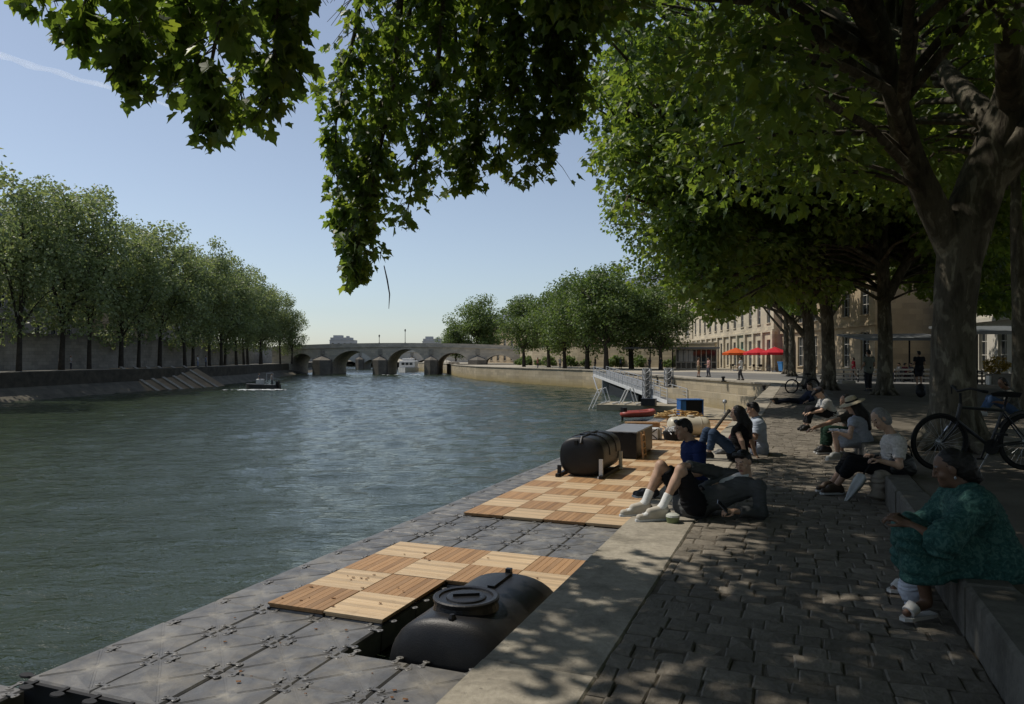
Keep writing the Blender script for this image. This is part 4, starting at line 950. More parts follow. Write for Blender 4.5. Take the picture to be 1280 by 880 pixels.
# wooden deck tiles with alternating boards
def wood_mat(name, a, b_, along):
    m, n, out = mat_new(name); sc = (14, 1.2, 6) if along else (1.2, 14, 6)
    inf = nd(n, "ShaderNodeObjectInfo"); co = coords(n); ad = nd(n, "ShaderNodeVectorMath", operation='ADD'); n.links.new(co, ad.inputs[0]); n.links.new(inf.outputs['Location'], ad.inputs[1])
    mp = nd(n, "ShaderNodeMapping"); mp.inputs['Scale'].default_value = sc; n.links.new(ad.outputs[0], mp.inputs[0])
    f = noise(n, mp.outputs[0], 1, 6, .65, .5)
    c = mixc(n, ramp(n, f, [(.3, 0), (.7, 1)]), a, b_)
    c = mixc(n, 1, c, ramp(n, island(n), [(0, (.76, .74, .72)), (.5, (1, 1, 1)), (1, (1.18, 1.16, 1.12))]), 'MULTIPLY')
    c = mixc(n, 1, c, ramp(n, inf.outputs['Random'], [(0, .90), (1, 1.10)]), 'MULTIPLY')
    c = mixc(n, ramp(n, noise(n, ad.outputs[0], 5, 6, .7), [(.56, 0), (.72, .35)]), c, (.22, .15, .09))
    principled(n, out, c, .62, 0, .3, bump(n, f, .004)); return m
M_wl = wood_mat('pale deck wood', (.42, .30, .175), (.54, .41, .26), False)
M_wd = wood_mat('brown deck wood', (.285, .160, .072), (.38, .232, .118), True)
def deck_tile(m, along):
    b = MB(); n_ = 9; W_ = CW - .008; bw = W_ / n_
    for i in range(n_):
        o = -W_ / 2 + (i + .5) * bw
        b.bbox((o, 0, -.014) if along else (0, o, -.014), (bw - .0035, W_, .028) if along else (W_, bw - .0035, .028), .0025)
    b.box((0, 0, -.048), (W_ - .04, W_ - .04, .036)); return b.mesh('deck_tile', m)
tiles = [deck_tile(M_wl, False), deck_tile(M_wd, True)]
WDZ = -1.90
d1 = thing('wooden_deck', 'small l shaped wooden deck of checkered tiles around the sunken tank', 'deck', (0, 0, 0), QROT)
for j in range(3, 7):
    for k in range(1, 5):
        if hole(j, k): continue
        link('deck_tile', tiles[(j + k + 1) % 2], d1, cpos(j, k, WDZ))
fr = MB()
for x in (-7.17, -5.29): fr.box((x, 5.88 + CL * 5, WDZ - .075), (.04, CL * 4, .02))
obj('bearer', fr, M_black, d1)
d2 = thing('wooden_deck', 'long wooden deck of checkered tiles carrying the black tanks and boxes', 'deck', (0, 0, 0), QROT)
rest = MB()
for j in range(10, 39):
    for k in range(1, 6):
        if k < 5 and j < 35: link('deck_tile', tiles[(j + k) % 2], d2, cpos(j, k, WDZ))
        elif k < 6:
            x, y, z = cpos(j, k, WDZ); rest.cur = (j + k) % 2; rest.bbox((x, y, -.02 + WDZ), (CW - .008, CL - .008, .04), .003)
tag(obj('deck_tiles', rest, [M_wl, M_wd], d2), kind='stuff')
# dry leaves fallen on the decks
lv = MB(); rr = np.random.default_rng(5)
for i in range(46):
    j = rr.random(); s_, t_ = (rr.uniform(8.9, 10.6), rr.uniform(-7.1, -5.4)) if j < .45 else ((rr.uniform(10.8, 12.6), rr.uniform(-7, -3.5)) if j < .6 else (rr.uniform(6, 8.7), rr.uniform(-8, -3)))
    z = (WDZ + .008) if s_ > 8.85 and t_ > -7.15 else DZ + .02; a = rr.uniform(0, 6.28); r_ = rr.uniform(.015, .04)
    lv.add([(t_ + r_ * math.cos(a + q), s_ + r_ * .6 * math.sin(a + q), z + .010 * (q % 2 > 1)) for q in (0, 1.2, 2.4, 3.4, 4.6, 5.5)], [(0, 1, 2, 3, 4, 5)])
tag(obj('fallen_leaves', lv, mat('dry leaf', (.16, .075, .03), .8, 0, .2, .4, 9), None, (0, 0, 0), QROT), kind='stuff')

# ------------------------------------------------------------------ black tanks
def tank_profile(L, R_, dome=.26, n=7):
    pr = [(.02, -L / 2)]
    for i in range(1, n + 1):
        a = i / n * math.pi / 2; pr.append((R_ * math.sin(a) ** .62, -L / 2 + dome * (1 - math.cos(a))))
    for y in (-.32, -.30, -.02, 0.02, .30, .32): pr.append((R_ * (1.012 if abs(abs(y) - .31) < .02 and 0 else 1), y * L))
    return pr + [(r, -y) for r, y in reversed(pr[:n + 1])]
def supell(b, c, p, sx, sz):
    """square up a lathed section (x, z) into a rounded box section"""
    for i, (x, y, z) in enumerate(b.v):
        dx, dz = x - c[0], z - c[2]; r_ = math.hypot(dx, dz)
        if r_ < 1e-4: continue
        co, si = abs(dx) / r_, abs(dz) / r_; k = (co ** p + si ** p) ** (-1 / p); b.v[i] = (c[0] + dx * k * sx, y, c[2] + dz * k * sz)
T1 = thing('water_tank', 'big black plastic tank with round lid sunk in the gap of the small deck', 'tank', Wp(9.10, -3.92, -2.25), QROT)
b = MB(); b.lathe(tank_profile(2.45, .80, .24, 8), 44, (0, 0, 0), 'Y'); supell(b, (0, 0, 0), 2.5, 1.05, .95); obj('shell', b, M_black, T1, smooth=True)
b = MB()
b.box((0, .60, .775), (.10, .70, .04)); b.box((0, .93, .80), (.08, .08, .10)); obj('moulded_lug', b, M_black, T1); b = MB(); b.lathe([(.05, .70), (.05, .80), (.03, .84)], 10, (.02, -1.0, -.03))
obj('moulded_lug', b, M_black, T1)
neck = MB(); neck.lathe([(.46, .56), (.42, .72), (.40, .80), (.40, .82)], 30, (-.04, -.46, 0)); nk = obj('neck', neck, M_black, T1, smooth=False)
lid = MB(); lid.lathe([(.42, .822), (.425, .86), (.40, .872), (.35, .865), (.34, .842), (.26, .842), (.25, .862), (.22, .868), (.02, .870)], 32, (-.04, -.46, 0)); l_ = obj('lid', lid, M_black, T1)
h = MB(); h.box((-.04, -.46, .884), (.34, .05, .035), .5); obj('grip_bar', h, M_black, l_)
T2 = thing('water_tank', 'black half round plastic tank standing on the long wooden deck', 'tank', Wp(22.55, -6.05, WDZ), QROT)
b = MB(); b.lathe(tank_profile(2.5, .66, .16, 8), 44, (0, 0, .60), 'Y'); supell(b, (0, 0, .60), 2.7, 1.03, .88); obj('shell', b, M_black, T2, smooth=True)
b = MB(); b.tube([(.02, -1.25, 1.0), (.02, -1.1, 1.16), (.02, -.5, 1.20), (.02, .6, 1.19)], [.05, .06, .05, .05], 8); b.box((0, -.35, 1.19), (.5, .16, .05)); obj('moulded_lug', b, M_black, T2); b = MB(); b.box((-.14, -1.22, 1.03), (.09, .1, .12)); obj('moulded_lug', b, M_black, T2)
for y in (-.4, .45):
    r_ = MB(); n_ = 24
    r_.tube([(.685 * math.cos(a), y, .60 + .585 * math.sin(a)) for a in [math.pi * i / n_ for i in range(n_ + 1)]], .025, 6); supell(r_, (0, 0, .60), 2.7, 1, 1); obj('strap', r_, M_black, T2)
for x in (-.66, .66):
    f = MB(); f.box((x, -.1, .05), (.10, 2.7, .10)); obj('skid', f, M_black, T2)
for x, y in ((.62, -1.22), (.72, .9), (-.66, -1.22)):
    f = MB(); f.box((x, y, .30 if x > 0 else .18), (.11, .07, .52 if x > 0 else .3)); f.box((x, y - .06, .03), (.17, .16, .05)); obj('foot', f, M_whitem if x > 0 else M_black, T2)

# black crate with lighter top, ladder against it
B3 = thing('storage_box', 'large black box with grey top behind the half round tank', 'box', Wp(27.3, -5.85, WDZ), QROT)
b = MB(); b.bbox((0, 0, .48), (1.10, 3.0, .86), .02); 
for y in (-1.4, 1.4): b.box((0, y, .03), (1.0, .14, .06))
obj('body', b, M_black, B3)
b = MB(); b.bbox((0, 0, .935), (1.16, 3.06, .05), .015); obj('lid', b, mat('grey box lid', (.22, .225, .235), .35, 0, .5), B3)
b = MB(); 
for x in (-.35, 0, .35): b.box((x, -1.53, .88), (.14, .05, .08))
obj('latch', b, M_blackm, B3)
M_wood = mat('pine timber', (.40, .25, .13), .7, 0, .2, .25, 8, .003, 40)
LD = thing('wooden_ladder', 'short wooden ladder propped against the right end of the black box', 'ladder', Wp(26.15, -5.13, WDZ), QROT)
b = MB()
for y in (-.2, .28): b.box((.0, y, .47), (.06, .05, .94), 0, 0, -.08)
obj('rail', b, M_wood, LD)
for i in range(4): r_ = MB(); r_.box((.03 - .018 * i, .04, .14 + .22 * i), (.05, .44, .05)); obj('rung', r_, M_wood, LD)

# ------------------------------------------------------------------ clutter at the far end of the deck
def at(px, py, z): return PG(px, py, z)
o = at(803, 535, WDZ); TB = thing('timber_stack', 'low stack of pine boards lying across the deck behind the black box', 'timber', o, 0.0)
for i in range(3):
    for j in range(2): b = MB(); b.box((random.uniform(-.03, .03), -.12 + j * .25, .06 + i * .10), (1.65, .22, .085)); obj('board', b, M_wood, TB)
o = at(815, 549, WDZ); CR = thing('wire_crate', 'white wrapped crate with cross straps beside the timber stack', 'crate', o, QROT)
b = MB(); b.bbox((0, 0, .27), (.60, .60, .46), .03); obj('bundle', b, mat('white shrink wrap', (.55, .55, .53), .35, 0, .5, .2, 5, .02, 9), CR)
b = MB()
for a in (.66, -.66): b.box((0, -.306, .27), (.70, .012, .04), 0, 0, a)
b.box((0, 0, .02), (.64, .64, .04)); obj('strap', b, M_dark, CR)
o = at(840, 550, WDZ); GB = thing('rope_basket', 'basket of tangled pale netting in front of the cream tank', 'basket', o, QROT)
b = MB(); b.lathe([(.30, 0), (.34, .2), (.36, .36), (.33, .38)], 14, (0, 0, 0), 'Z', (1.1, .8)); obj('basket', b, M_dark, GB)
b = MB(); rr = np.random.default_rng(9)
for i in range(26):
    a = rr.uniform(0, 6.28); p = np.array([math.cos(a) * .2, math.sin(a) * .15, .38 + rr.uniform(0, .08)]); b.tube([p, p + rr.normal(0, .12, 3), p + rr.normal(0, .14, 3), p + rr.normal(0, .1, 3)], .018, 5)
obj('netting', b, M_whitem, GB)
b = MB(); b.box((-.5, 0, .22), (.12, .12, .44)); b.box((-.5, 0, .45), (.16, .16, .03)); tag(obj('bollard', b, M_steel, None, o, QROT), 'short square grey post between white crate and basket', 'post')
o = at(864, 547, WDZ); IB = thing('water_tank', 'cream coloured translucent tank with rounded ends lying on the deck', 'tank', o + np.array([0, .5, 0]), 0.02)
b = MB(); b.lathe(tank_profile(1.9, .46, .26, 6), 26, (0, 0, .46), 'X', (1, .92)); obj('shell', b, mat('cream polyethylene', (.50, .46, .36), .4, 0, .4, .08, 2), IB, smooth=True)
b = MB()
for x in (-.5, .5): b.tube([(x, .47 * math.cos(a), .46 + .43 * math.sin(a)) for a in [2 * math.pi * i / 20 for i in range(21)]], .02, 5)
b.lathe([(.16, .86), (.16, .94), (.13, .96)], 14, (.1, 0, 0)); obj('band', b, mat('cream fitting', (.42, .38, .30), .5), IB)
b = MB(); b.box((-.55, 0, .04), (.15, .8, .09)); b.box((.55, 0, .04), (.15, .8, .09)); obj('cradle', b, M_wood, IB)
o = at(850, 527, WDZ); RP = thing('rope_pile', 'heap of golden coiled rope on the deck below the blue container', 'rope', o, 0)
b = MB(); rr = np.random.default_rng(12)
for i in range(34):
    cx, cz = rr.uniform(-1.15, 1.15), 0; hgt = .62 * (1 - .35 * abs(cx)) * rr.uniform(.15, 1); R_ = rr.uniform(.18, .36); tl = rr.normal(0, .35, 2)
    b.tube([(cx + R_ * math.cos(a), rr.uniform(-.02, .02) + R_ * .8 * math.sin(a) - .1, .05 + hgt + R_ * (tl[0] * math.cos(a) + tl[1] * math.sin(a)) * .6) for a in [2 * math.pi * q / 14 for q in range(15)]], .035, 5)
obj('coil', b, mat('manila rope', (.52, .36, .16), .85, 0, .15, .3, 12), RP)
o = at(865, 521, WDZ); BC = thing('container', 'blue storage container with dark open front near the gangway foot', 'container', o, 0)
b = MB()
b.box((-.66, .5, .52), (.05, 1.1, .95)); b.box((.66, .5, .52), (.05, 1.1, .95)); b.box((0, 1.03, .52), (1.27, .05, .95)); b.box((0, .5, 1.015), (1.42, 1.16, .05)); b.box((0, .5, .03), (1.38, 1.1, .05))
obj('shell', b, mat('blue painted steel', (.02, .10, .30), .45), BC)
b = MB(); b.box((.16, .12, .62), (.96, .04, .70)); obj('front_panel', b, M_dark, BC)
b = MB(); b.box((-.48, .08, .5), (.28, .03, .9)); obj('door', b, mat('bright blue door', (.03, .16, .42), .4), BC)
b = MB(); b.box((0, .04, .12), (1.3, .05, .22)); obj('plinth', b, M_wood, BC)
# kayak
o = at(797, 521, -2.15); KY = thing('inflatable_boat', 'small red inflatable boat tied at the river side of the dock', 'boat', o, .55)
b = MB()
ring = [(1.15 * math.cos(a) * (1 if math.cos(a) < 0 else 1.08), .52 * math.sin(a), .20 + .10 * max(0, math.cos(a)) ** 3) for a in [2 * math.pi * i / 28 for i in range(29)]]
b.tube(ring, .19, 10); obj('tube', b, mat('red rubber', (.32, .06, .042), .45, 0, .4, .15, 3), KY, smooth=True)
b = MB(); b.box((0, 0, .08), (1.9, .8, .06)); obj('floor', b, M_dark, KY)
b = MB(); b.box((-.2, 0, .30), (.24, .96, .05)); b.box((.5, 0, .32), (.2, .8, .05)); obj('seat', b, M_dark, KY)
b = MB(); b.box((-1.1, .05, .42), (.28, .3, .42)); b.box((-1.22, .05, .1), (.1, .1, .6)); obj('motor', b, M_black, KY)
# landing deck at the end
LP = [(40.9 + 3.6, -8.15), (55.2, -8.15), (55.2, -14.4), (59.3, -14.4), (59.3, -8.5), (57.2, -6.9), (48.4, -2.5), (44.5, -2.4)]
b = MB(); poly = [tuple(Wp(*q)[:2]) for q in LP]
ar = sum(poly[i][0] * poly[(i + 1) % len(poly)][1] - poly[(i + 1) % len(poly)][0] * poly[i][1] for i in range(len(poly)))
b.prism(poly if ar > 0 else poly[::-1], DZ - .36, WDZ - .01)
M_grate = mat('grey grating deck', (.20, .20, .20), .7, .1, .3, .25, 1.2)
tag(obj('landing_stage', b, mat('weathered landing boards', (.30, .26, .19), .85, 0, .2, .3, .8, .004, 30)), 'far landing stage of the dock at the foot of the gangway', 'dock')
BP = thing('swim_ladder', 'pair of white steel handrails reaching down into the river at the far platform', 'ladder', Wp(56.2, -12.6, WDZ), QROT)
for x, nm in ((-1.6, 0), (.55, 1)):
    for dy in (0, 1.1):
        b = MB(); b.tube([(x - 1.1, dy, -.55), (x - .35, dy, 1.05), (x + .0, dy, 1.2), (x + .35, dy, .1)], .045, 8); obj('handrail', b, M_whitem, BP)
for i in range(4): b = MB(); b.box((-1.5 + .9 * i, .5, .06), (.07, 2.6, .08)); obj('rung', b, M_whitem, BP)
o = at(811, 507, WDZ); b = MB(); b.bbox((0, 0, .25), (1.05, .7, .48), .03); b.box((0, 0, .5), (1.1, .74, .04)); b.box((-.3, -.36, .3), (.2, .03, .08)); tag(obj('equipment_box', b, M_black, None, o, QROT), 'dark equipment chest on the landing below the lattice pylons', 'box')
# outdoor shower head like post
o = at(906, 517, WDZ) * 1.0; o = at(906, 516.5, WDZ); b = MB(); b.lathe([(.10, 0), (.10, .03), (.035, .05), (.03, .62)], 10); b.lathe([(.02, .58), (.14, .66), (.15, .76), (.10, .86), (.02, .88)], 12); tag(obj('deck_lamp', b, M_steel, None, o), 'short steel deck lamp with round dark head near the cross wall', 'lamp')
# dark pole leaning against the quay
p0, p1 = PD(884, 549, 16.2), PD(911, 514, 18.2); b = MB(); b.tube([p0 - p0, p1 - p0], .035, 8); b.tube([(p1 - p0) * .99, (p1 - p0) * 1.012], .05, 8); tag(obj('wooden_pole', b, mat('dark oiled timber', (.035, .03, .025), .7), None, p0), 'dark pole leaning up from the dock onto the quay edge', 'pole')

# ------------------------------------------------------------------ gangway and lattice pylons
GA, GB_ = np.array([10.45, 88.5, -.50]), np.array([12.72, 57.3, -1.86])
gd = GB_ - GA; gL = float(np.linalg.norm(gd[:2])); gz = math.atan2(gd[1], gd[0]); gs = gd[2] / gL
GW = thing('gangway', 'long white steel gangway sloping from the far quay down to the dock', 'gangway', GA, gz)
def gp(u, v, h): return (u, v, gs * u + h)
b = MB(); b.add([gp(0, -.75, 0), gp(gL, -.75, 0), gp(gL, .75, 0), gp(0, .75, 0), gp(0, -.75, -.12), gp(gL, -.75, -.12), gp(gL, .75, -.12), gp(0, .75, -.12)],
                [(0, 1, 2, 3), (7, 6, 5, 4), (0, 4, 5, 1), (1, 5, 6, 2), (2, 6, 7, 3), (3, 7, 4, 0)]); obj('walkway', b, M_grate, GW)
for v in (-.78, .78):
    b = MB(); 
    for h in (1.1, .84, .58): b.tube([gp(0, v, h), gp(gL, v, h)], .020 if h < 1 else .032, 6)
    obj('handrail', b, M_steel, GW)
    b = MB(); b.box((gL / 2, v, gs * gL / 2 + .06), (gL / math.cos(math.atan(gs)), .05, .30), 0, 0, -math.atan(gs)); obj('side_beam', b, M_whitem, GW)
    nP = 17
    for i in range(nP): u = gL * i / (nP - 1); b = MB(); b.box(gp(u, v, .5), (.07, .06, 1.22)); obj('post', b, M_whitem, GW)
    if v > 0 or True:
        b = MB()
        for i in range(0, 15): u = gL * (i + .5) / 16; b.box(gp(u, v * .97, .46), (gL / 16 * .86, .012, .5), 0, 0, -math.atan(gs))
        obj('infill_panel', b, mat('pale grey mesh infill', (.34, .35, .36), .6, .2, .3), GW)
b = MB(); b.tube([gp(.5, -.9, 0), gp(4.5, -.9, -2.0)], .07, 6); b.tube([gp(.5, .9, 0), gp(4.5, .9, -2.0)], .07, 6); b.box(gp(5.5, 0, -1.0), (.3, 1.6, 2.0)); obj('support', b, M_steel, GW)
b = MB(); b.box(gp(15, 0, -1.0), (13, 1.3, 1.3), 0, 0, -math.atan(gs)); obj('float_pontoon', b, M_black, GW)
def pylon(label, x, y, h):
    r = thing('lattice_pylon', label, 'pylon', (x, y, -2.3), 0.15, 'guide pylons beside the gangway'); w_ = .28
    for sx in (-1, 1):
        for sy in (-1, 1): b = MB(); b.box((sx * w_, sy * w_, h / 2), (.07, .07, h)); obj('leg', b, M_steel, r)
    n_ = 6; b = MB()
    for i in range(n_):
        z0, z1 = h * i / n_, h * (i + 1) / n_
        for sy in (-1, 1):
            b.tube([(-w_, sy * w_, z0), (w_, sy * w_, z1)], .022, 5); b.tube([(w_, sy * w_, z0), (-w_, sy * w_, z1)], .022, 5); b.tube([(-w_, sy * w_, z1), (w_, sy * w_, z1)], .022, 5)
        for sx in (-1, 1): b.tube([(sx * w_, -w_, z0), (sx * w_, w_, z1)], .022, 5); b.tube([(sx * w_, w_, z0), (sx * w_, -w_, z1)], .022, 5)
    obj('bracing', b, M_steel, r)
    b = MB(); b.box((0, 0, h * .5), (.30, .30, h * .96)); obj('pile', b, M_grate, r)
pylon('left one of two lattice pylons beside the gangway', 11.25, 62.0, 3.05); pylon('right one of two lattice pylons, nearer the quay wall', 13.15, 62.4, 3.05)

# ------------------------------------------------------------------ quay furniture and plaza
def bollard(px, py, lab, s=1):
    o = PG(px, py, -.035); b = MB(); b.lathe([(.13, 0), (.13, .05), (.09, .08), (.085, .22), (.13, .27), (.13, .31), (.06, .34)], 14); b.v = [(x * s, y * s, z * s) for x, y, z in b.v]
    tag(obj('mooring_bollard', b, M_blackm, None, o), lab, 'bollard', 'mooring bollards')
bollard(955, 488.5, 'black mooring bollard at the end of the near quay edge', .85); bollard(904, 477, 'small black bollard on the sunlit far quay', 1.1)
# parasols of the cafe
def parasol(x, y, col, lab, s=1):
    r = thing('parasol', lab, 'parasol', (x, y, -.03), random.uniform(0, 1), 'parasols of the cafe'); b = MB()
    pr = [(.02, 2.95), (.9, 2.62), (1.75, 2.28)]; n_ = 8; vs = []
    for rr_, z in pr:
        for k in range(n_): a = 2 * math.pi * k / n_; vs.append((rr_ * math.cos(a), rr_ * math.sin(a), z))
    for k in range(n_): a = 2 * math.pi * k / n_; vs.append((1.75 * math.cos(a), 1.75 * math.sin(a), 2.02))
    fs = [(i * n_ + k, i * n_ + (k + 1) % n_, (i + 1) * n_ + (k + 1) % n_, (i + 1) * n_ + k) for i in range(3) for k in range(n_)]
    vs2 = [(x_ * .985, y_ * .985, z - .025) for x_, y_, z in vs]; b.add(vs, [f[::-1] for f in fs]); b.add(vs2, fs)
    m = mat('parasol cloth', col, .8, 0, .2, .08, 1); o = obj('canopy', b, m, r)
    b = MB(); b.tube([(0, 0, 0), (0, 0, 3.02)], .03, 8); b.box((0, 0, .06), (.6, .6, .12)); obj('pole', b, M_whitem, r)
parasol(28.9, 96, (.50, .085, .015), 'orange parasol, leftmost of the three cafe parasols'); parasol(30.7, 93, (.45, .022, .03), 'red parasol in the middle of the cafe parasols'); parasol(31.3, 88.6, (.42, .015, .025), 'red parasol nearest the blue bin')
AW = thing('awning', 'small green awning on the limestone facade left of the parasols', 'awning', (32.9, 106, 2.35), 0)
b = MB(); b.add([(0, -2, .55), (0, 2, .55), (-1.5, 2, 0), (-1.5, -2, 0), (-1.5, 2, -.25), (-1.5, -2, -.25)], [(0, 3, 2, 1), (3, 5, 4, 2)]); b.add([(x, y, z - .03) for x, y, z in b.v[:6]], [(1, 2, 3, 0), (2, 4, 5, 3)])
obj('cloth', b, mat('green awning cloth', (.03, .22, .13), .8), AW)
b = MB()
for y in (-1.9, 1.9): b.tube([(0, y, .3), (-1.45, y, -.05)], .025, 6)
obj('arm', b, M_dark, AW)
# cafe tables under the parasols
for i, (x, y) in enumerate(((28.6, 94.2), (29.6, 97.4), (30.4, 91.6), (31.0, 87.0))):
    r = thing('cafe_table', 'small round dark cafe table in the shade of the parasols', 'table', (x, y, -.03), i, 'cafe tables under the parasols')
    b = MB(); b.lathe([(.38, .72), (.38, .75)], 16); obj('tabletop', b, M_dark, r); b = MB(); b.tube([(0, 0, 0), (0, 0, .72)], .03, 6); b.lathe([(.24, 0), (.22, .03)], 12); obj('pedestal', b, M_dark, r)
    for q in (0, 1):
        cx, cy = x + .7 * math.cos(q * 2.6 + i), y + .7 * math.sin(q * 2.6 + i)
        c = thing('cafe_chair', 'dark metal cafe chair at a table under the parasols', 'chair', (cx, cy, -.03), q * 2.6 + i + 1.57, 'cafe chairs under the parasols')
        b = MB(); b.box((0, 0, .45), (.40, .40, .03)); obj('seat', b, M_dark, c); b = MB(); b.box((0, -.2, .70), (.38, .03, .32)); obj('backrest', b, M_dark, c)
        for sx in (-.17, .17):
            for sy in (-.17, .17): b = MB(); b.box((sx, sy, .22), (.03, .03, .44)); obj('leg', b, M_dark, c)
# blue waste container
o = (31.0, 84.2, -.03); WB = thing('waste_container', 'blue wheeled waste container against the ochre building', 'bin', o, .05)
b = MB(); b.add([(-.62, -.5, .15), (.62, -.5, .15), (.62, .5, .15), (-.62, .5, .15), (-.72, -.58, 1.1), (.72, -.58, 1.1), (.72, .58, 1.1), (-.72, .58, 1.1)], [(3, 2, 1, 0), (4, 5, 6, 7), (0, 1, 5, 4), (1, 2, 6, 5), (2, 3, 7, 6), (3, 0, 4, 7)])
M_bin = mat('blue bin plastic', (.02, .14, .36), .45); obj('body', b, M_bin, WB)
b = MB(); b.bbox((0, 0, 1.16), (1.52, 1.24, .10), .03); obj('lid', b, M_bin, WB)
for sx in (-.5, .5):
    for sy in (-.4, .4): b = MB(); b.lathe([(.09, -.03), (.09, .03)], 12, (sx, sy, .09), 'X'); b.v = b.v; obj('wheel', b, M_blackm, WB)
# flat roofed kiosk with long canopy
KI = thing('kiosk', 'low glass kiosk under a long flat canopy beside the limestone building', 'kiosk', (24.6, 108, 0), -.06)
b = MB(); b.box((-1.5, 1.0, 3.05), (13.4, 4.6, .26)); obj('roof', b, M_zinc, KI)
for x in (-7.6, -4.6, -1.4): b = MB(); b.box((x, -.8, 1.46), (.16, .16, 2.95)); obj('column', b, M_dark, KI)
b = MB(); b.box((2.1, 1.2, 1.45), (5.8, 2.6, 2.85)); obj('glass_wall', b, M_glass, KI)
b = MB()
for i in range(9): b.box((-.8 + i * .72, -.13, 1.45), (.08, .08, 2.88))
for z in (.05, 1.0, 2.85): b.box((2.1, -.12, z), (5.8, .06, .08))
obj('mullion', b, M_frame, KI)
for i in range(5): b = MB(); b.box((-.1 + i * .72, -.10, 1.9), (.62, .03, 1.6)); obj('blind', b, mat('pale blind', (.42, .43, .44), .7), KI) if i < 3 else None
# cafe awnings at right
def flat_awning(lab, x0, x1, y0, y1, z, rz=0):
    r = thing('cafe_awning', lab, 'awning', (x0, y0, 0), rz, None); L, D_ = x1 - x0, y1 - y0; b = MB()
    b.add([(0, 0, z), (L, 0, z + .05), (L, D_, z + .5), (0, D_, z + .45), (0, 0, z + .14), (L, 0, z + .19), (L, D_, z + .64), (0, D_, z + .59)], [(3, 2, 1, 0), (4, 5, 6, 7), (0, 1, 5, 4), (1, 2, 6, 5), (2, 3, 7, 6), (3, 0, 4, 7)])
    obj('roof', b, mat('grey awning cloth', (.12, .13, .135), .7), r)
    b = MB(); b.box((L / 2, -.02, z + .05), (L, .06, .16)); obj('valance', b, M_zinc, r)
    for i in range(5): b = MB(); b.box((L * (.02 + .24 * i), .1, z / 2), (.09, .09, z)); obj('post', b, M_dark, r)
flat_awning('long grey awning seen between the fork trunked tree and the huge trunk', 26.2, 33.2, 55.5, 60, 2.95); flat_awning('grey awning roof at right behind the planter', 25.2, 33.5, 40.5, 45, 2.95)
# wooden terrace barriers of the cafe
for i, (px0, px1, Y) in enumerate(((1042, 1068, 50), (1072, 1098, 50), (1118, 1142, 50), (1146, 1164, 50), (1216, 1240, 44), (1266, 1292, 44))):
    labs = ['slatted terrace barrier left of the fork trunked tree', 'slatted terrace barrier just behind the fork trunked tree', 'slatted terrace barrier behind the seated cafe guests', 'slatted terrace barrier beside the dark standing figure', 'slatted terrace barrier left of the planter', 'slatted terrace barrier right of the planter']
    a, c = PD(px0, 450, Y), PD(px1, 450, Y); r = thing('terrace_barrier', labs[i], 'barrier', (a[0], Y, 0), 0, 'terrace barriers of the cafe'); L = c[0] - a[0]
    for k in range(3): b = MB(); b.box((L / 2, 0, .28 + .28 * k), (L, .04, .12)); obj('slat', b, mat('grey barrier wood', (.26, .25, .23), .8), r)
    for x in (.05, L / 2, L - .05): b = MB(); b.box((x, .04, .46), (.08, .06, .92)); obj('post', b, M_dark, r)
# planter with golden shrub
o = PD(1252, 466, 43); PL = thing('planter', 'wooden planter box on the plaza at the right', 'planter', (o[0], 43, 0), 0); 
b = MB(); b.bbox((0, 0, .36), (1.5, .7, .72), .03); obj('box', b, mat('grey planter wood', (.16, .15, .13), .8), PL)
b = MB(); b.box((-.8, -.1, .30), (.16, .3, .6)); obj('white_panel', b, M_whitem, PL)
SHb = thing('shrub', 'golden green shrub growing in the wooden planter', 'plant', (o[0] - .1, 43, .7), 0)
rr = np.random.default_rng(3); dd = rr.normal(size=(26, 3)); dd /= np.linalg.norm(dd, axis=1, keepdims=True); cl = dd * np.array([.55, .4, .45]) + np.array([-.15, 0, .5])
C_, S_, t_, n_ = clump_leaves(cl, np.full(26, .22), 60, .10, rr); V_, T_ = leaves(C_, S_, t_, n_, T_low); link('foliage', np_mesh('foliage', V_, T_, leaf_mat('golden leaf', (.22, .16, .035), (.12, .09, .01))), SHb)
b = MB()
for c in cl[::3]: b.tube([(0, 0, 0), tuple(c)], .012, 4)
obj('stem', b, M_bark_far, SHb)
# stone seat block
o = PG(1058, 486, 0); b = MB(); b.bbox((0, 0, .22), (.75, .5, .44), .03); b.box((0, .02, .10), (.66, .54, .2)); tag(obj('stone_block', b, M_coping, None, o, .1), 'sunlit pale stone block at the plaza edge between the trunks', 'stone')

# ------------------------------------------------------------------ boats
def boat_hull(L, Bm, H, bow=.35, n=14):
    b = MB(); vs = []
    for i in range(n + 1):
        u = i / n; w_ = Bm / 2 * (1 - max(0, (u - (1 - bow)) / bow) ** 2.2) * (.92 + .08 * min(1, u * 5)); sheer = H * (1 + .22 * u ** 2)
        y = -L / 2 + L * u
        vs += [(-w_, y, sheer), (-w_ * .92, y, .0), (-w_ * .5, y, -.35), (w_ * .5, y, -.35), (w_ * .92, y, 0), (w_, y, sheer)]
    fs = [(i * 6 + k, i * 6 + k + 1, (i + 1) * 6 + k + 1, (i + 1) * 6 + k) for i in range(n) for k in range(5)] + [(i * 6, (i + 1) * 6, (i + 1) * 6 + 5, i * 6 + 5) for i in range(n)] + [(0, 5, 4, 3, 2, 1)]
    b.add(vs, fs); return b
TBt = thing('tour_boat', 'white tour boat coming under the middle arch of the bridge', 'boat', (PD(504, 460, 204)[0], 214, WZ), math.pi + .06)
M_boatw = mat('white boat paint', (.60, .60, .58), .45, 0, .4, .1, .3)
obj('hull', boat_hull(22, 5.2, 1.1), M_boatw, TBt)
b = MB(); b.bbox((0, -2, 2.1), (4.4, 13, 2.0), .15); cb = obj('cabin', b, M_boatw, TBt)
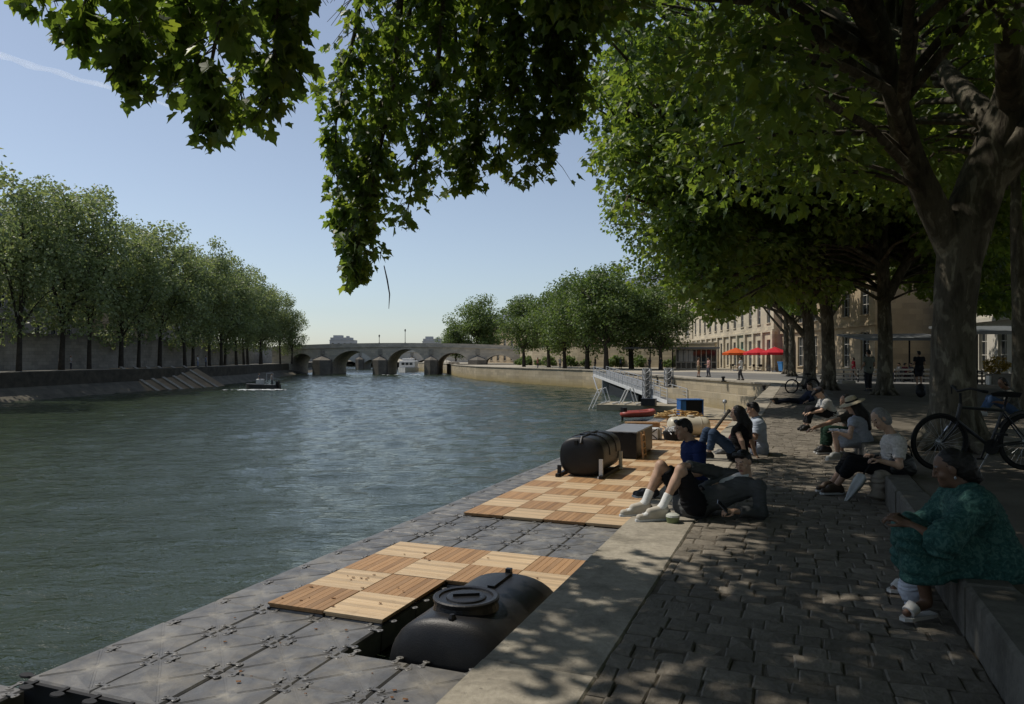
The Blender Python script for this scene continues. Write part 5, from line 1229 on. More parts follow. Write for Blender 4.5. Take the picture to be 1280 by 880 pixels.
for x in (-1.1, .0, 1.1): w_ = MB(); w_.box((x, 4.52, 2.25), (.85, .06, .7)); obj('window', w_, M_glass, cb)
b = MB(); b.bbox((0, -1, 3.4), (3.2, 5, .8), .1); b.box((0, 1.0, 3.3), (4.6, .06, .06)); obj('wheelhouse', b, M_boatw, TBt)
b = MB(); b.tube([(0, -1, 3.6), (0, -1, 5.0)], .05, 6); obj('mast', b, M_steel, TBt)
MBt = thing('barge', 'dark moored barge with cluttered pale deck at the right pier of the bridge', 'boat', (PD(566, 460, 200)[0], 203, WZ), .12)
obj('hull', boat_hull(16, 4.6, 1.5), M_dark, MBt)
b = MB(); b.bbox((-.2, -1.5, 2.2), (2.8, 4, 1.5), .08); obj('cabin', b, M_facade3, MBt)
b = MB()
for i in range(12): b.box((random.uniform(-1.8, 1.8), random.uniform(-7, -3.6), 1.8 + random.uniform(0, .5)), (random.uniform(.3, .9), random.uniform(.3, .8), random.uniform(.4, 1.1)), random.uniform(0, 1))
b.tube([(-1.6, -6.5, 1.5), (-2.6, -6.5, 4.2)], .06, 5); b.tube([(1.2, -6, 1.5), (1.2, -6, 3.6)], .05, 5); obj('deck_gear', b, M_facade_l, MBt)
o = PG(327, 486, WZ); WBt = thing('work_boat', 'small dark work boat with people crossing near the ribbed ramp', 'boat', (o[0], o[1], WZ), 1.3)
obj('hull', boat_hull(4.6, 1.9, .55), mat('dark grey boat', (.05, .052, .055), .5), WBt)
b = MB(); b.bbox((0, .2, .75), (.8, .7, 1.0), .04); obj('console', b, M_boatw, WBt)
b = MB(); b.tube([(-.7, -1.2, .5), (-.7, -1.2, 2.0), (.7, -1.2, 2.0), (.7, -1.2, .5)], .04, 6); obj('arch', b, M_steel, WBt)
b = MB(); b.box((0, -2.35, .7), (.4, .35, .6)); b.box((0, -2.4, .1), (.14, .2, 1.0)); obj('motor', b, M_black, WBt)
def foam(pts, w0, seed):
    rr = np.random.default_rng(seed); b = MB()
    for (px, py, L, W_) in pts:
        c = PG(px, py, WZ + .03)
        for i in range(14):
            q = c + np.array([rr.normal(0, L), rr.normal(0, W_), 0]); a0 = rr.uniform(0, 6); r_ = rr.uniform(.1, .45)
            b.add([(q[0] + r_ * 1.8 * math.cos(a0 + k * .9) * rr.uniform(.6, 1.2), q[1] + r_ * math.sin(a0 + k * .9), WZ + .02 + .06 * rr.random()) for k in range(7)], [tuple(range(7))])
    return b
tag(obj('wake_foam', foam([(318, 487, 1.2, .5), (330, 487.5, 1.2, .5), (305, 487.5, 1.0, .3), (345, 487, .8, .3), (508, 468.5, 2.5, 1)], .3, 4), M_foam), kind='stuff')
# contrail
ct0, ct1 = PD(-60, 52, 5200), PD(215, 133, 5200)
def contrail_mat():
    m, n, out = mat_new('contrail ice'); lw = nd(n, "ShaderNodeLayerWeight"); lw.inputs[0].default_value = .5
    f = ramp(n, lw.outputs['Facing'], [(.0, .20), (.55, .12), (.95, 0)])
    k = nd(n, "ShaderNodeMath", operation='MULTIPLY'); n.links.new(f, k.inputs[0])
    ns = ramp(n, noise(n, coords(n, 'Object', (.004, .004, .004)), 1, 4), [(.3, .55), (.7, 1.1)]); n.links.new(ns, k.inputs[1])
    tr_ = nd(n, "ShaderNodeBsdfTransparent"); df = nd(n, "ShaderNodeBsdfDiffuse"); df.inputs[0].default_value = (.9, .9, .9, 1); tl = nd(n, "ShaderNodeBsdfTranslucent"); tl.inputs[0].default_value = (.9, .9, .9, 1)
    ad = nd(n, "ShaderNodeAddShader"); n.links.new(df.outputs[0], ad.inputs[0]); n.links.new(tl.outputs[0], ad.inputs[1])
    mx = nd(n, "ShaderNodeMixShader"); n.links.new(k.outputs[0], mx.inputs[0]); n.links.new(tr_.outputs[0], mx.inputs[1]); n.links.new(ad.outputs[0], mx.inputs[2]); n.links.new(mx.outputs[0], out.inputs[0]); return m
b = MB(); b.tube([(ct0 + (ct1 - ct0) * u) - ct0 + np.array([0, 0, 6 * math.sin(u * 30)]) for u in np.linspace(0, 1, 30)], [34 * (1 - .75 * u) * (.9 + .2 * math.sin(u * 40)) for u in np.linspace(0, 1, 30)], 16, False)
tag(obj('contrail', b, contrail_mat(), None, ct0, smooth=True), 'thin white contrail across the sky at the upper left', 'contrail')

# ------------------------------------------------------------------ bicycles
M_tyre = mat('tyre rubber', (.012, .012, .012), .8); M_bframe = mat('black bicycle paint', (.015, .015, .018), .35, 0, .5); M_chrome = mat('bright alloy', (.55, .55, .55), .3, .9, .5)
def wheel(root, x, r=.345, spokes=28, n=40):
    w_ = link('wheel', None, root, (x, 0, r)); ring = lambda rr_: [(rr_ * math.cos(a), 0, rr_ * math.sin(a)) for a in [2 * math.pi * i / n for i in range(n + 1)]]
    b = MB(); b.tube(ring(r - .022), .022, 8, False); obj('tyre', b, M_tyre, w_, smooth=True)
    b = MB(); b.tube(ring(r - .052), .012, 6, False)
    obj('rim', b, M_blackm, w_)
    b = MB()
    for i in range(spokes): a = 2 * math.pi * i / spokes; b.tube([(.02 * math.cos(a + 1.2), (.03 if i % 2 else -.03), .02 * math.sin(a + 1.2)), ((r - .055) * math.cos(a), 0, (r - .055) * math.sin(a))], .0016, 3, False)
    b.lathe([(.02, -.05), (.035, -.03), (.02, -.02), (.02, .02), (.035, .03), (.02, .05)], 10, (0, 0, 0), 'Y'); obj('spoke', b, M_steel, w_)
def bicycle(label, loc, rz, lean=0):
    r = thing('bicycle', label, 'bicycle', loc, rz); r.rotation_euler = (lean, 0, rz)
    wheel(r, .60); wheel(r, -.44); bbk, hd, hdt, st_, ra, fa = (0, 0, .29), (.40, 0, .60), (.36, 0, .80), (-.16, 0, .76), (-.44, 0, .345), (.60, 0, .345)
    b = MB(); b.tube([bbk, hd], .022, 8); b.tube([(.37, 0, .76), (-.15, 0, .72)], .019, 8); b.tube([bbk, st_], .018, 8); b.tube([hd, hdt], .024, 8)
    for y in (-.05, .05): b.tube([(bbk[0], y * .6, bbk[2]), (ra[0], y, ra[2])], .011, 6); b.tube([(-.14, y * .4, .70), (ra[0], y, ra[2])], .010, 6)
    obj('frame', b, M_bframe, r)
    b = MB(); b.tube([hd, (.43, 0, .56)], .022, 8)
    for y in (-.055, .055): b.tube([(.42, y, .58), (.47, y, .50), fa[:1] + (y,) + fa[2:]], .013, 6)
    obj('fork', b, M_bframe, r)
    b = MB(); b.tube([(.46, -.065, .52), (.50, -.065, .46)], .016, 6); obj('reflector', b, M_chrome, r)
    b = MB(); b.tube([hdt, (.37, 0, .93)], .016, 8); b.tube([(.30, -.30, .98), (.36, -.18, 1.0), (.40, 0, .95), (.36, .18, 1.0), (.30, .30, .98)], .014, 8); b.tube([(.30, -.30, .98), (.24, -.31, .97)], .018, 8); b.tube([(.30, .30, .98), (.24, .31, .97)], .018, 8); b.tube([(.36, -.2, .99), (.34, -.22, .90)], .008, 5)
    obj('handlebar', b, M_blackm, r)
    b = MB(); b.tube([st_, (-.19, 0, .90)], .014, 8); b.add([(-.32, -.075, .94), (-.32, .075, .94), (-.14, .05, .95), (.0, .015, .93), (.0, -.015, .93), (-.14, -.05, .95), (-.30, -.06, .88), (-.30, .06, .88), (-.02, .01, .89), (-.02, -.01, .89)], [(0, 5, 4, 3, 2, 1), (0, 1, 7, 6), (1, 2, 3, 8, 7), (0, 6, 9, 4, 5), (3, 4, 9, 8), (6, 7, 8, 9)]); obj('saddle', b, M_blackm, r)
    b = MB(); b.lathe([(.09, .035), (.095, .04), (.02, .045)], 20, bbk, 'Y'); b.tube([(0, -.06, .29), (.05, -.08, .13)], .012, 6); b.tube([(0, .06, .29), (-.05, .08, .45)], .012, 6); b.box((.05, -.13, .125), (.09, .1, .025)); b.box((-.05, .13, .455), (.09, .1, .025)); obj('crank', b, M_blackm, r)
    b = MB(); b.tube([(-.06, -.05, .27), (-.02, -.20, .0 - .02)], .010, 6); obj('kickstand', b, M_steel, r)
    b = MB(); b.tube([(-.44 + .37 * math.cos(a), 0, .345 + .37 * math.sin(a)) for a in [math.pi * (.15 + .75 * i / 10) for i in range(11)]], .02, 5); obj('mudguard', b, M_bframe, r)
    return r
o = PG(1236, 588, KZ); bicycle('black bicycle parked in front of the huge plane tree trunk', (o[0], o[1], KZ), math.pi, -.05)
o = PG(1004, 491, 0); bk = bicycle('small distant bicycle leaning beside the dark plane tree trunk', (o[0], o[1], -.03), math.pi + .15, -.1)

# ------------------------------------------------------------------ small things on the quay
o = PG(841, 654, 0); TU = thing('food_tub', 'small green tub with clear lid beside the reclining man\'s shoes', 'tub', o, 0)
b = MB(); b.lathe([(.056, .0), (.068, .06), (.068, .066)], 20); obj('bowl', b, mat('green tub plastic', (.16, .20, .09), .4, 0, .4), TU)
b = MB(); b.lathe([(.07, .066), (.066, .085), (.04, .10), (.01, .103)], 20); obj('lid', b, mat('clear lid', (.55, .56, .5), .15, 0, .5), TU)
# ------------------------------------------------------------------ figures: smooth blended volumes turned into one skin
def surface_nets(d, org, res):
    s = d < 0; nx, ny, nz = d.shape
    c = np.zeros((nx - 1, ny - 1, nz - 1), np.int8)
    for i in (0, 1):
        for j in (0, 1):
            for k in (0, 1): c += s[i:nx - 1 + i, j:ny - 1 + j, k:nz - 1 + k]
    I, J, K_ = np.nonzero((c > 0) & (c < 8)); n = len(I); idx = np.full(c.shape, -1, np.int32); idx[I, J, K_] = np.arange(n)
    acc = np.zeros((n, 3)); w = np.zeros(n)
    corners = [(i, j, k) for i in (0, 1) for j in (0, 1) for k in (0, 1)]
    cv = {q: d[I + q[0], J + q[1], K_ + q[2]] for q in corners}
    for a in range(3):
        for q in corners:
            if q[a] == 0:
                p = list(q); p[a] = 1; p = tuple(p); da, db = cv[q], cv[p]; m = (da < 0) != (db < 0)
                t = np.where(m, da / np.where(m, da - db, 1), 0); v = np.array(q, float)[None].repeat(n, 0); v[:, a] = t
                acc += v * m[:, None]; w += m
    P = np.stack([I, J, K_], 1) + acc / w[:, None]; P = P * res + org
    F_ = []
    for a, (b, e) in enumerate(((1, 2), (2, 0), (0, 1))):
        sl0 = [slice(1, -1)] * 3; sl0[a] = slice(0, -1); sl1 = [slice(1, -1)] * 3; sl1[a] = slice(1, None)
        s0, s1 = s[tuple(sl0)], s[tuple(sl1)]; g = np.stack(np.nonzero(s0 != s1), 1)
        if len(g) == 0: continue
        off = np.ones(3, int); off[a] = 0; base = g + off; ins = s0[g[:, 0], g[:, 1], g[:, 2]]
        def at_(db, de): q = base.copy(); q[:, b] -= db; q[:, e] -= de; return idx[q[:, 0], q[:, 1], q[:, 2]]
        q = np.stack([at_(1, 1), at_(0, 1), at_(0, 0), at_(1, 0)], 1); q[~ins] = q[~ins][:, ::-1]; F_.append(q)
    return P, np.vstack(F_)
def cap(a, b, ra, rb, k=.03, flat=0): return ('c', np.asarray(a, float), np.asarray(b, float), ra, rb, k, flat)
def ell(c, r, M=None, k=.03): return ('e', np.asarray(c, float), np.asarray(r, float), np.eye(3) if M is None else M, k)
def sub(p): return ('s', p)
def p_eval(p, X):
    if p[0] == 'c':
        _, a, b, ra, rb, k, flat = p; ab = b - a; L2 = float(ab @ ab) + 1e-9; pa = X - a; t0 = (pa @ ab) / L2; t = np.clip(t0, 0, 1)
        d = np.linalg.norm(pa - t[..., None] * ab, axis=-1) - (ra + (rb - ra) * t); L = math.sqrt(L2)
        if flat & 1: d = np.maximum(d, -t0 * L)
        if flat & 2: d = np.maximum(d, (t0 - 1) * L)
        return d
    _, c, r, M, k = p; q = (X - c) @ M; n1 = np.linalg.norm(q / r, axis=-1); n2 = np.linalg.norm(q / (r * r), axis=-1) + 1e-9
    return n1 * (n1 - 1) / n2
def p_box(p):
    if p[0] == 'c': m = max(p[3], p[4]); return np.minimum(p[1], p[2]) - m, np.maximum(p[1], p[2]) + m
    m = p[2].max(); return p[1] - m, p[1] + m
def blend(prims, res, wob=None):
    pos = [p for p in prims if p[0] != 's']; lo = np.min([p_box(p)[0] for p in pos], 0) - 4 * res; hi = np.max([p_box(p)[1] for p in pos], 0) + 4 * res
    n = np.ceil((hi - lo) / res).astype(int) + 1; d = np.full(n, 1.0, np.float32); ax = [lo[i] + res * np.arange(n[i]) for i in range(3)]
    for p in prims:
        s_ = p[0] == 's'; q = p[1] if s_ else p; k = q[5] if q[0] == 'c' else q[4]; a, b = p_box(q); pad = k + 3 * res
        i0 = np.maximum(0, np.floor((a - pad - lo) / res).astype(int)); i1 = np.minimum(n, np.ceil((b + pad - lo) / res).astype(int) + 1)
        if np.any(i1 <= i0): continue
        X = np.stack(np.meshgrid(*[ax[i][i0[i]:i1[i]] for i in range(3)], indexing='ij'), -1); v = p_eval(q, X)
        sl = tuple(slice(i0[i], i1[i]) for i in range(3)); o = d[sl]
        if s_: h = np.clip(.5 - .5 * (o + v) / k, 0, 1); d[sl] = o * (1 - h) - v * h + k * h * (1 - h)
        else: h = np.clip(.5 + .5 * (o - v) / k, 0, 1); d[sl] = o * (1 - h) + v * h - k * h * (1 - h)
    if wob:
        amp, fr = wob; X = np.meshgrid(*ax, indexing='ij')
        f = np.sin(fr * (X[0] + .35 * np.sin(fr * .55 * X[2])) + 2.0 * np.sin(fr * .37 * X[1])) * np.sin(fr * .62 * X[2] + 1.7 * np.sin(fr * .45 * X[0]) + fr * .4 * X[1])
        f += .5 * np.sin(fr * 1.7 * X[2] + fr * .9 * X[0]) * np.cos(fr * 1.3 * X[1] - fr * .6 * X[2]); d += (amp * f).astype(np.float32)
    return surface_nets(d, lo, res)
def fig_mesh(name, prims, res, mats, base, wob=None, paint=None):
    P, Q = blend(prims, res, wob); mi = None
    if paint is not None: mi = paint(P[Q].mean(1))
    return np_mesh(name, P - base, Q, mats, True, mi)

def skin_mat(name, c):
    m, n, out = mat_new(name); co = coords(n); k = mixc(n, ramp(n, noise(n, co, 22, 5), [(.35, 0), (.65, 1)]), tuple(x * .88 for x in c), tuple(min(1, x * 1.1) for x in c))
    p = principled(n, out, k, .5, 0, .35, bump(n, noise(n, co, 160, 3), .001)); return m
SK_l, SK_m, SK_d = skin_mat('light skin', (.47, .30, .21)), skin_mat('tanned skin', (.36, .215, .14)), skin_mat('brown skin', (.15, .085, .055))
HAIR_b = mat('black hair', (.012, .010, .009), .5, 0, .35, .4, 40, .004, 120); HAIR_g = mat('grey hair', (.22, .21, .20), .6, 0, .3, .3, 40, .004, 120); HAIR_br = mat('brown hair', (.05, .03, .018), .55, 0, .35, .4, 40, .004, 120)
EYE_m = mat('dark eye', (.015, .012, .010), .2, 0, .6); LIP_m = mat('lip', (.30, .12, .10), .5)
def cloth(name, c, sc=9, var=.15, rough=.9): return mat(name, c, rough, 0, .15, var, sc, .004, 60)
def basis(f, u=(0, 0, 1)):
    f = nrm(f); u = np.asarray(u, float); u = nrm(u - f * (u @ f)); r = np.cross(f, u); return np.stack([r, f, u], 1)
def head_prims(c, f, u, s=1.0):
    M = basis(f, u); w = lambda x, y, z: c + M @ (np.array([x, y, z]) * s); S = lambda *r: np.array(r) * s
    pr = [ell(w(0, -.012, .030), S(.074, .094, .094), M, .02), ell(w(0, .022, -.045), S(.056, .066, .072), M, .03),
          cap(w(0, .070, -.088), w(0, .066, -.085), .020 * s, .022 * s, .025), cap(w(-.034, .070, .034), w(.034, .070, .034), .013 * s, .013 * s, .014)]
    for x in (-1, 1): pr.append(sub(ell(w(x * .031, .097, .013), S(.019, .016, .013), M, .012))); pr.append(ell(w(x * .031, .074, .012), S(.013, .013, .011), M, .004)); pr.append(ell(w(x * .040, .058, -.022), S(.020, .022, .022), M, .02))
    pr += [cap(w(0, .086, .022), w(0, .106, -.020), .007 * s, .0105 * s, .012), cap(w(-.012, .094, -.024), w(.012, .094, -.024), .007 * s, .007 * s, .008),
           cap(w(-.019, .081, -.051), w(.019, .081, -.051), .0065 * s, .0065 * s, .007), cap(w(-.016, .080, -.061), w(.016, .080, -.061), .007 * s, .007 * s, .006)]
    for x in (-1, 1): pr.append(ell(w(x * .077, -.008, .002), S(.010, .021, .032), M, .008))
    return pr
def head_paint(c, f, u, s=1.0):
    M = basis(f, u)
    def fn(X):
        q = (X - c) @ M / s; mi = np.zeros(len(X), int)
        eye = (np.abs(np.abs(q[:, 0]) - .031) < .010) & (np.abs(q[:, 2] - .012) < .0050) & (q[:, 1] > .07); brow = (np.abs(np.abs(q[:, 0]) - .033) < .017) & (np.abs(q[:, 2] - .043) < .0045) & (q[:, 1] > .065)
        lip = (np.abs(q[:, 0]) < .022) & (np.abs(q[:, 2] + .056) < .011) & (q[:, 1] > .075); mi[eye | brow] = 1; mi[lip] = 2; return mi
    return fn
def hair_prims(c, f, u, style, s=1.0):
    M = basis(f, u); w = lambda x, y, z: c + M @ (np.array([x, y, z]) * s); S = lambda *r: np.array(r) * s
    pr = [ell(w(0, -.027, .036), S(.0805, .093, .096), M, .01)]
    if style == 'short': pr += [cap(w(-.045, .050, .104), w(.045, .045, .110), .028 * s, .028 * s, .03), ell(w(0, -.075, -.015), S(.060, .035, .060), M, .03)]
    if style == 'long': pr += [cap(w(0, -.06, .0), w(0, -.10, -.20), .085 * s, .085 * s, .05), cap(w(0, -.10, -.20), w(.0, -.09, -.40), .085 * s, .055 * s, .05), cap(w(-.07, -.02, .0), w(-.075, -.02, -.15), .035 * s, .04 * s, .04), cap(w(.07, -.02, .0), w(.075, -.02, -.15), .035 * s, .04 * s, .04)]
    if style == 'bun': pr += [ell(w(0, -.118, .02), S(.050, .044, .048), M, .03), ell(w(0, -.07, -.03), S(.068, .05, .075), M, .04), cap(w(0, -.10, -.02), w(.01, -.125, -.10), .052 * s, .040 * s, .04)]
    if style == 'bob': pr += [ell(w(0, -.045, -.03), S(.088, .075, .095), M, .04)]
    pr.append(sub(ell(w(0, .098, -.032), S(.070, .072, .112), M, .012)))
    for x in (-1, 1):
        if style in ('short', 'bun'): pr.append(sub(ell(w(x * .085, .030, -.040), S(.036, .066, .070), M, .01)))
    return pr
def hand_prims(w, d, nrm_, side, curl=.5, s=1.0, spreadf=.16):
    """palm and five fingers; d along the hand, nrm_ out of its back, side = +1/-1 places the thumb"""
    d = nrm(d); n_ = nrm(np.asarray(nrm_, float) - d * (np.asarray(nrm_) @ d)); t = np.cross(n_, d) * side; P = lambda a, b, c: w + (d * a + t * b + n_ * c) * s
    pr = []
    for b in (-.026, -.009, .009, .026): pr.append(cap(P(-.01, b * .6, 0), P(.078 - abs(b - .006) * .25, b, 0), .013 * s, .0115 * s, .010))
    for (b, L) in ((.027, .070), (.009, .080), (-.009, .074), (-.026, .058)):
        base = P(.078 - abs(b - .006) * .25, b, 0); a0 = curl * .55; dir_ = lambda an: d * math.cos(an) - n_ * math.sin(an) + t * b * spreadf * 6
        p = base; an = a0
        for q, (fr, r_) in enumerate(((.45, .0092), (.31, .0084), (.24, .0074))):
            e = p + nrm(dir_(an)) * L * fr * s; pr.append(cap(p, e, r_ * s, (r_ - .0009) * s, .004)); p = e; an += curl * (.75 if q == 0 else .6)
    p0, p1 = P(.012, .022, -.004), P(.040, .050, -.012); p2 = P(.066, .058 - .02 * curl, -.018 - .02 * curl); p3 = P(.088, .056 - .035 * curl, -.022 - .03 * curl)
    pr += [cap(p0, p1, .0135 * s, .0115 * s, .010), cap(p1, p2, .0105 * s, .0095 * s, .005), cap(p2, p3, .0095 * s, .0075 * s, .004)]
    return pr
def person(label, J, skin, hair=None, hstyle='short', top=None, bottom=None, shoes=None, socks=None, res=.008, s=1.0, build=1.0, group=None, hands=True, extra=(), base=None, face=True):
    J = {k: np.asarray(v, float) for k, v in J.items()}
    side = nrm(J['sr'] - J['sl']); b_ = build
    hl, hr = J.get('hl', J['pv'] - side * .085 * s), J.get('hr', J['pv'] + side * .085 * s); J['hl'], J['hr'] = hl, hr
    base = np.array([J['pv'][0], J['pv'][1], 0]) if base is None else np.asarray(base, float)
    ax = J['nk'] - J['pv']; mid = J['pv'] + ax * .42; che = J['pv'] + ax * .74; fw = nrm(np.cross(side, ax)) * -1
    def torso(g=0., shoulder=True):
        o = side * .055 * s * b_; pr = [cap(hl, hr, (.098 + g) * s * b_, (.098 + g) * s * b_, .05), cap(J['pv'] - o, mid - o, (.095 + g) * s * b_, (.088 + g) * s * b_, .06), cap(J['pv'] + o, mid + o, (.095 + g) * s * b_, (.088 + g) * s * b_, .06)]
        o2 = side * .070 * s; pr += [cap(mid - o, che - o2, (.088 + g) * s * b_, (.100 + g) * s, .06), cap(mid + o, che + o2, (.088 + g) * s * b_, (.100 + g) * s, .06), cap(che, J['nk'] - ax * .04, (.10 + g) * s, (.065 + g) * s, .06)]
        if shoulder: pr += [cap(che - o2, J['sl'], (.085 + g) * s, (.050 + g) * s, .05), cap(che + o2, J['sr'], (.085 + g) * s, (.050 + g) * s, .05)]
        return pr
    def limb(a, b, c, r, f0, f1, g=0., k=.03, endflat=True):
        """two segment limb from fraction f0 to f1 (0..2)"""
        out = []; rr = lambda f: (r[0] + (r[1] - r[0]) * f if f <= 1 else r[1] + (r[2] - r[1]) * (f - 1)); pt = lambda f: a + (b - a) * f if f <= 1 else b + (c - b) * (f - 1)
        if f0 < 1: e = min(f1, 1); out.append(cap(pt(f0), pt(e), (rr(f0) + g) * s, (rr(e) + g) * s, k, 2 if (endflat and f1 <= 1) else 0))
        if f1 > 1: st_ = max(f0, 1); out.append(cap(pt(st_), pt(f1), (rr(st_) + g) * s, (rr(f1) + g) * s, k, (2 if endflat else 0) | (1 if endflat and f0 > 1 else 0)))
        return out
    RA = (.046, .038, .026); RL = (.080 * b_, .053, .035)
    hp = head_prims(J['hd'], J['f'], J['u'], s); pr = torso() + [cap(J['nk'] - ax * .03, J['hd'] + basis(J['f'], J['u']) @ np.array([0, -.02, -.05]) * s, .056 * s, .050 * s, .03)]
    for q in 'lr':
        pr += limb(J['s' + q], J['e' + q], J['w' + q], RA, 0, 2, 0, .03, False); pr += limb(J['h' + q], J['k' + q], J['a' + q], RL, 0, 2, 0, .03, False)
        kn_, an_ = J['k' + q], J['a' + q]; h_ = J['h' + q]; calf = kn_ + (an_ - kn_) * .32; bk = nrm(np.cross(np.cross(h_ - kn_, an_ - kn_), an_ - kn_)); bk = -bk if bk @ (h_ - kn_) < 0 else bk
        pr.append(ell(calf + bk * .012, np.array([.046, .046, .085]) * s, basis(bk, an_ - kn_), .03))
        tdir = J['t' + q] - an_; pr += [cap(an_ + np.array([0, 0, -.03]) * s, J['t' + q] + np.array([0, 0, .0]), .034 * s, .024 * s, .02)]
        if hands:
            fd = nrm(J['w' + q] - J['e' + q]); hd_ = J.get('hd' + q, fd); hn = J.get('hn' + q, np.array([0, 0, 1.]) if abs(fd[2]) < .8 else side * (1 if q == 'r' else -1))
            pr += hand_prims(J['w' + q] + nrm(hd_) * .005, hd_, hn, 1 if q == 'l' else -1, float(J.get('c' + q, np.array(.55))), s)
        else: pr.append(cap(J['w' + q], J['w' + q] + nrm(J['w' + q] - J['e' + q]) * .10 * s, .028 * s, .02 * s, .02))
    pr += hp
    body = tag(link('person', fig_mesh('person', pr, res, [skin, EYE_m, LIP_m], base, None, head_paint(J['hd'], J['f'], J['u'], s) if face else None), None, base), label, 'person', group)
    cr = max(res, .008) if res < .012 else res
    if hair: link('hair', fig_mesh('hair', hair_prims(J['hd'], J['f'], J['u'], hstyle, s), min(cr, .009), hair, base, (.0042, 95)), body)
    if top:
        m, slv, g, hem = top[:4]; p = torso(g)
        if hem: p += [cap(J['pv'] - side * .06, J['pv'] - side * .06 - nrm(ax) * hem, (.100 + g) * s * b_, (.11 + g) * s * b_, .05), cap(J['pv'] + side * .06, J['pv'] + side * .06 - nrm(ax) * hem, (.100 + g) * s * b_, (.11 + g) * s * b_, .05)]
        for q in 'lr':
            if slv > 0: p += limb(J['s' + q], J['e' + q], J['w' + q], RA, 0, slv, g + (.006 if slv < 1 else .002), .04)
        p.append(sub(cap(J['nk'] + nrm(ax) * .025, J['hd'], .054 * s, .07 * s, .012)))
        if len(top) > 4:
            fo = nrm(np.cross(side, ax)); fo = fo if fo @ (J['f'] + np.array([0, 0, .6])) > 0 else -fo
            p.append(sub(cap(J['nk'] + fo * .11, J['pv'] + ax * .30 + fo * .15, top[4], top[4] * .55, .012)))
        link('top', fig_mesh('top', p, cr, m, base, (.0045 if res < .02 else .002, 34)), body)
    if bottom:
        m, ln, g = bottom[:3]; p = [cap(hl, hr, (.104 + g) * s * b_, (.104 + g) * s * b_, .05), cap(J['pv'], J['pv'] + ax * .22, (.11 + g) * s * b_, (.105 + g) * s * b_, .05, 2)]
        for q in 'lr': p += limb(J['h' + q], J['k' + q], J['a' + q], RL, 0, ln, g + .006, .035)
        link('trousers', fig_mesh('trousers', p, cr, m, base, (.0045 if res < .02 else .002, 30)), body)
    for q in 'lr':
        an_, to = J['a' + q], J['t' + q]; d_ = nrm((to - an_) * np.array([1, 1, 0 if abs(to[2] - an_[2]) < .12 else 1]))
        if socks: link('sock', fig_mesh('sock', limb(J['h' + q], J['k' + q], an_, RL, socks[1], 2.0, .006, .02) + [cap(an_, an_ + d_ * .03 - np.array([0, 0, .02]), .043 * s, .042 * s, .02), cap(an_ + np.array([0, 0, -.025]), to, .042 * s, .030 * s, .02)], cr, socks[0], base), body)
        if shoes:
            h0 = an_ - d_ * .045 * s; z_ = min(an_[2], to[2] + .07); heel = np.array([h0[0], h0[1], to[2] + .008]); toe = to + d_ * .015
            p = [cap(heel, toe, .043 * s, .036 * s, .02), cap(an_ + np.array([0, 0, -.022]) - d_ * .01, an_ * .42 + to * .58 + np.array([0, 0, .012]), .050 * s, .040 * s, .03), cap(an_ + np.array([0, 0, -.03]) - d_ * .02, heel, .047 * s, .044 * s, .02)]
            lo_ = min(heel[2], toe[2]) - .036 * s; cen_ = (heel + toe) / 2
            link('shoe', fig_mesh('shoe', p, cr, shoes, base), body)
            if res < .012: 
                sb = MB(); ang = math.atan2(d_[1], d_[0]); prof = [(-.5, .26), (-.42, .36), (-.1, .36), (.2, .40), (.42, .34), (.5, .16), (.5, -.16), (.42, -.34), (.2, -.40), (-.1, -.36), (-.42, -.36), (-.5, -.26)]
                L_ = (np.linalg.norm(toe - heel) + .085) * s; ca, sa_ = math.cos(ang), math.sin(ang); W_ = .105 * s
                sb.prism([(cen_[0] - base[0] + x * L_ * ca - y * W_ * sa_, cen_[1] - base[1] + x * L_ * sa_ + y * W_ * ca) for x, y in prof], lo_, lo_ + .022)
                obj('sole', sb, M_whitem if shoes.name != 'white sandal' else M_coping, body)
    for nm, prims, m, wb in extra: link(nm, fig_mesh(nm, prims, cr, m, base, wb), body)
    return body
def V(px, py, Y): return PD(px, py, Y)

# --- 1 the reclining man with the phone
J = dict(hd=V(929, 578, 7.86), f=(-.66, -.66, -.36), u=(-.28, -.12, .95), nk=V(936, 601, 7.9), pv=V(867, 629, 7.80), sl=V(948, 609, 7.70), sr=V(917, 595, 8.06), el=V(951, 641, 7.62), er=V(886, 588, 7.98), wl=V(917, 639, 7.50), wr=V(855, 581, 7.62), hdr=(-.80, -.25, -.55),
         hl=V(868, 631, 7.69), hr=V(865, 628, 7.90), kl=V(851, 587, 7.60), kr=V(826, 582, 7.88), al=V(828, 634, 7.52), ar=V(806, 629, 7.80), tl=V(801, 647, 7.46), tr=V(781, 641, 7.74), cl=.9, cr=.75, hnl=(.1, -.35, .9), hnr=(-.4, -.3, .86))
man1 = person('reclining man in open grey shirt and black shorts, knees up, looking at a phone', J, SK_l, HAIR_b, 'short', (cloth('charcoal shirt cloth', (.085, .088, .088)), 1.82, .024, .05, .062), (cloth('black shorts cloth', (.012, .012, .014)), .86, .028), mat('cream sneaker', (.50, .46, .39), .7, 0, .3, .12, 12), (cloth('white sock', (.72, .72, .70)), 1.66), .0062, build=1.08)
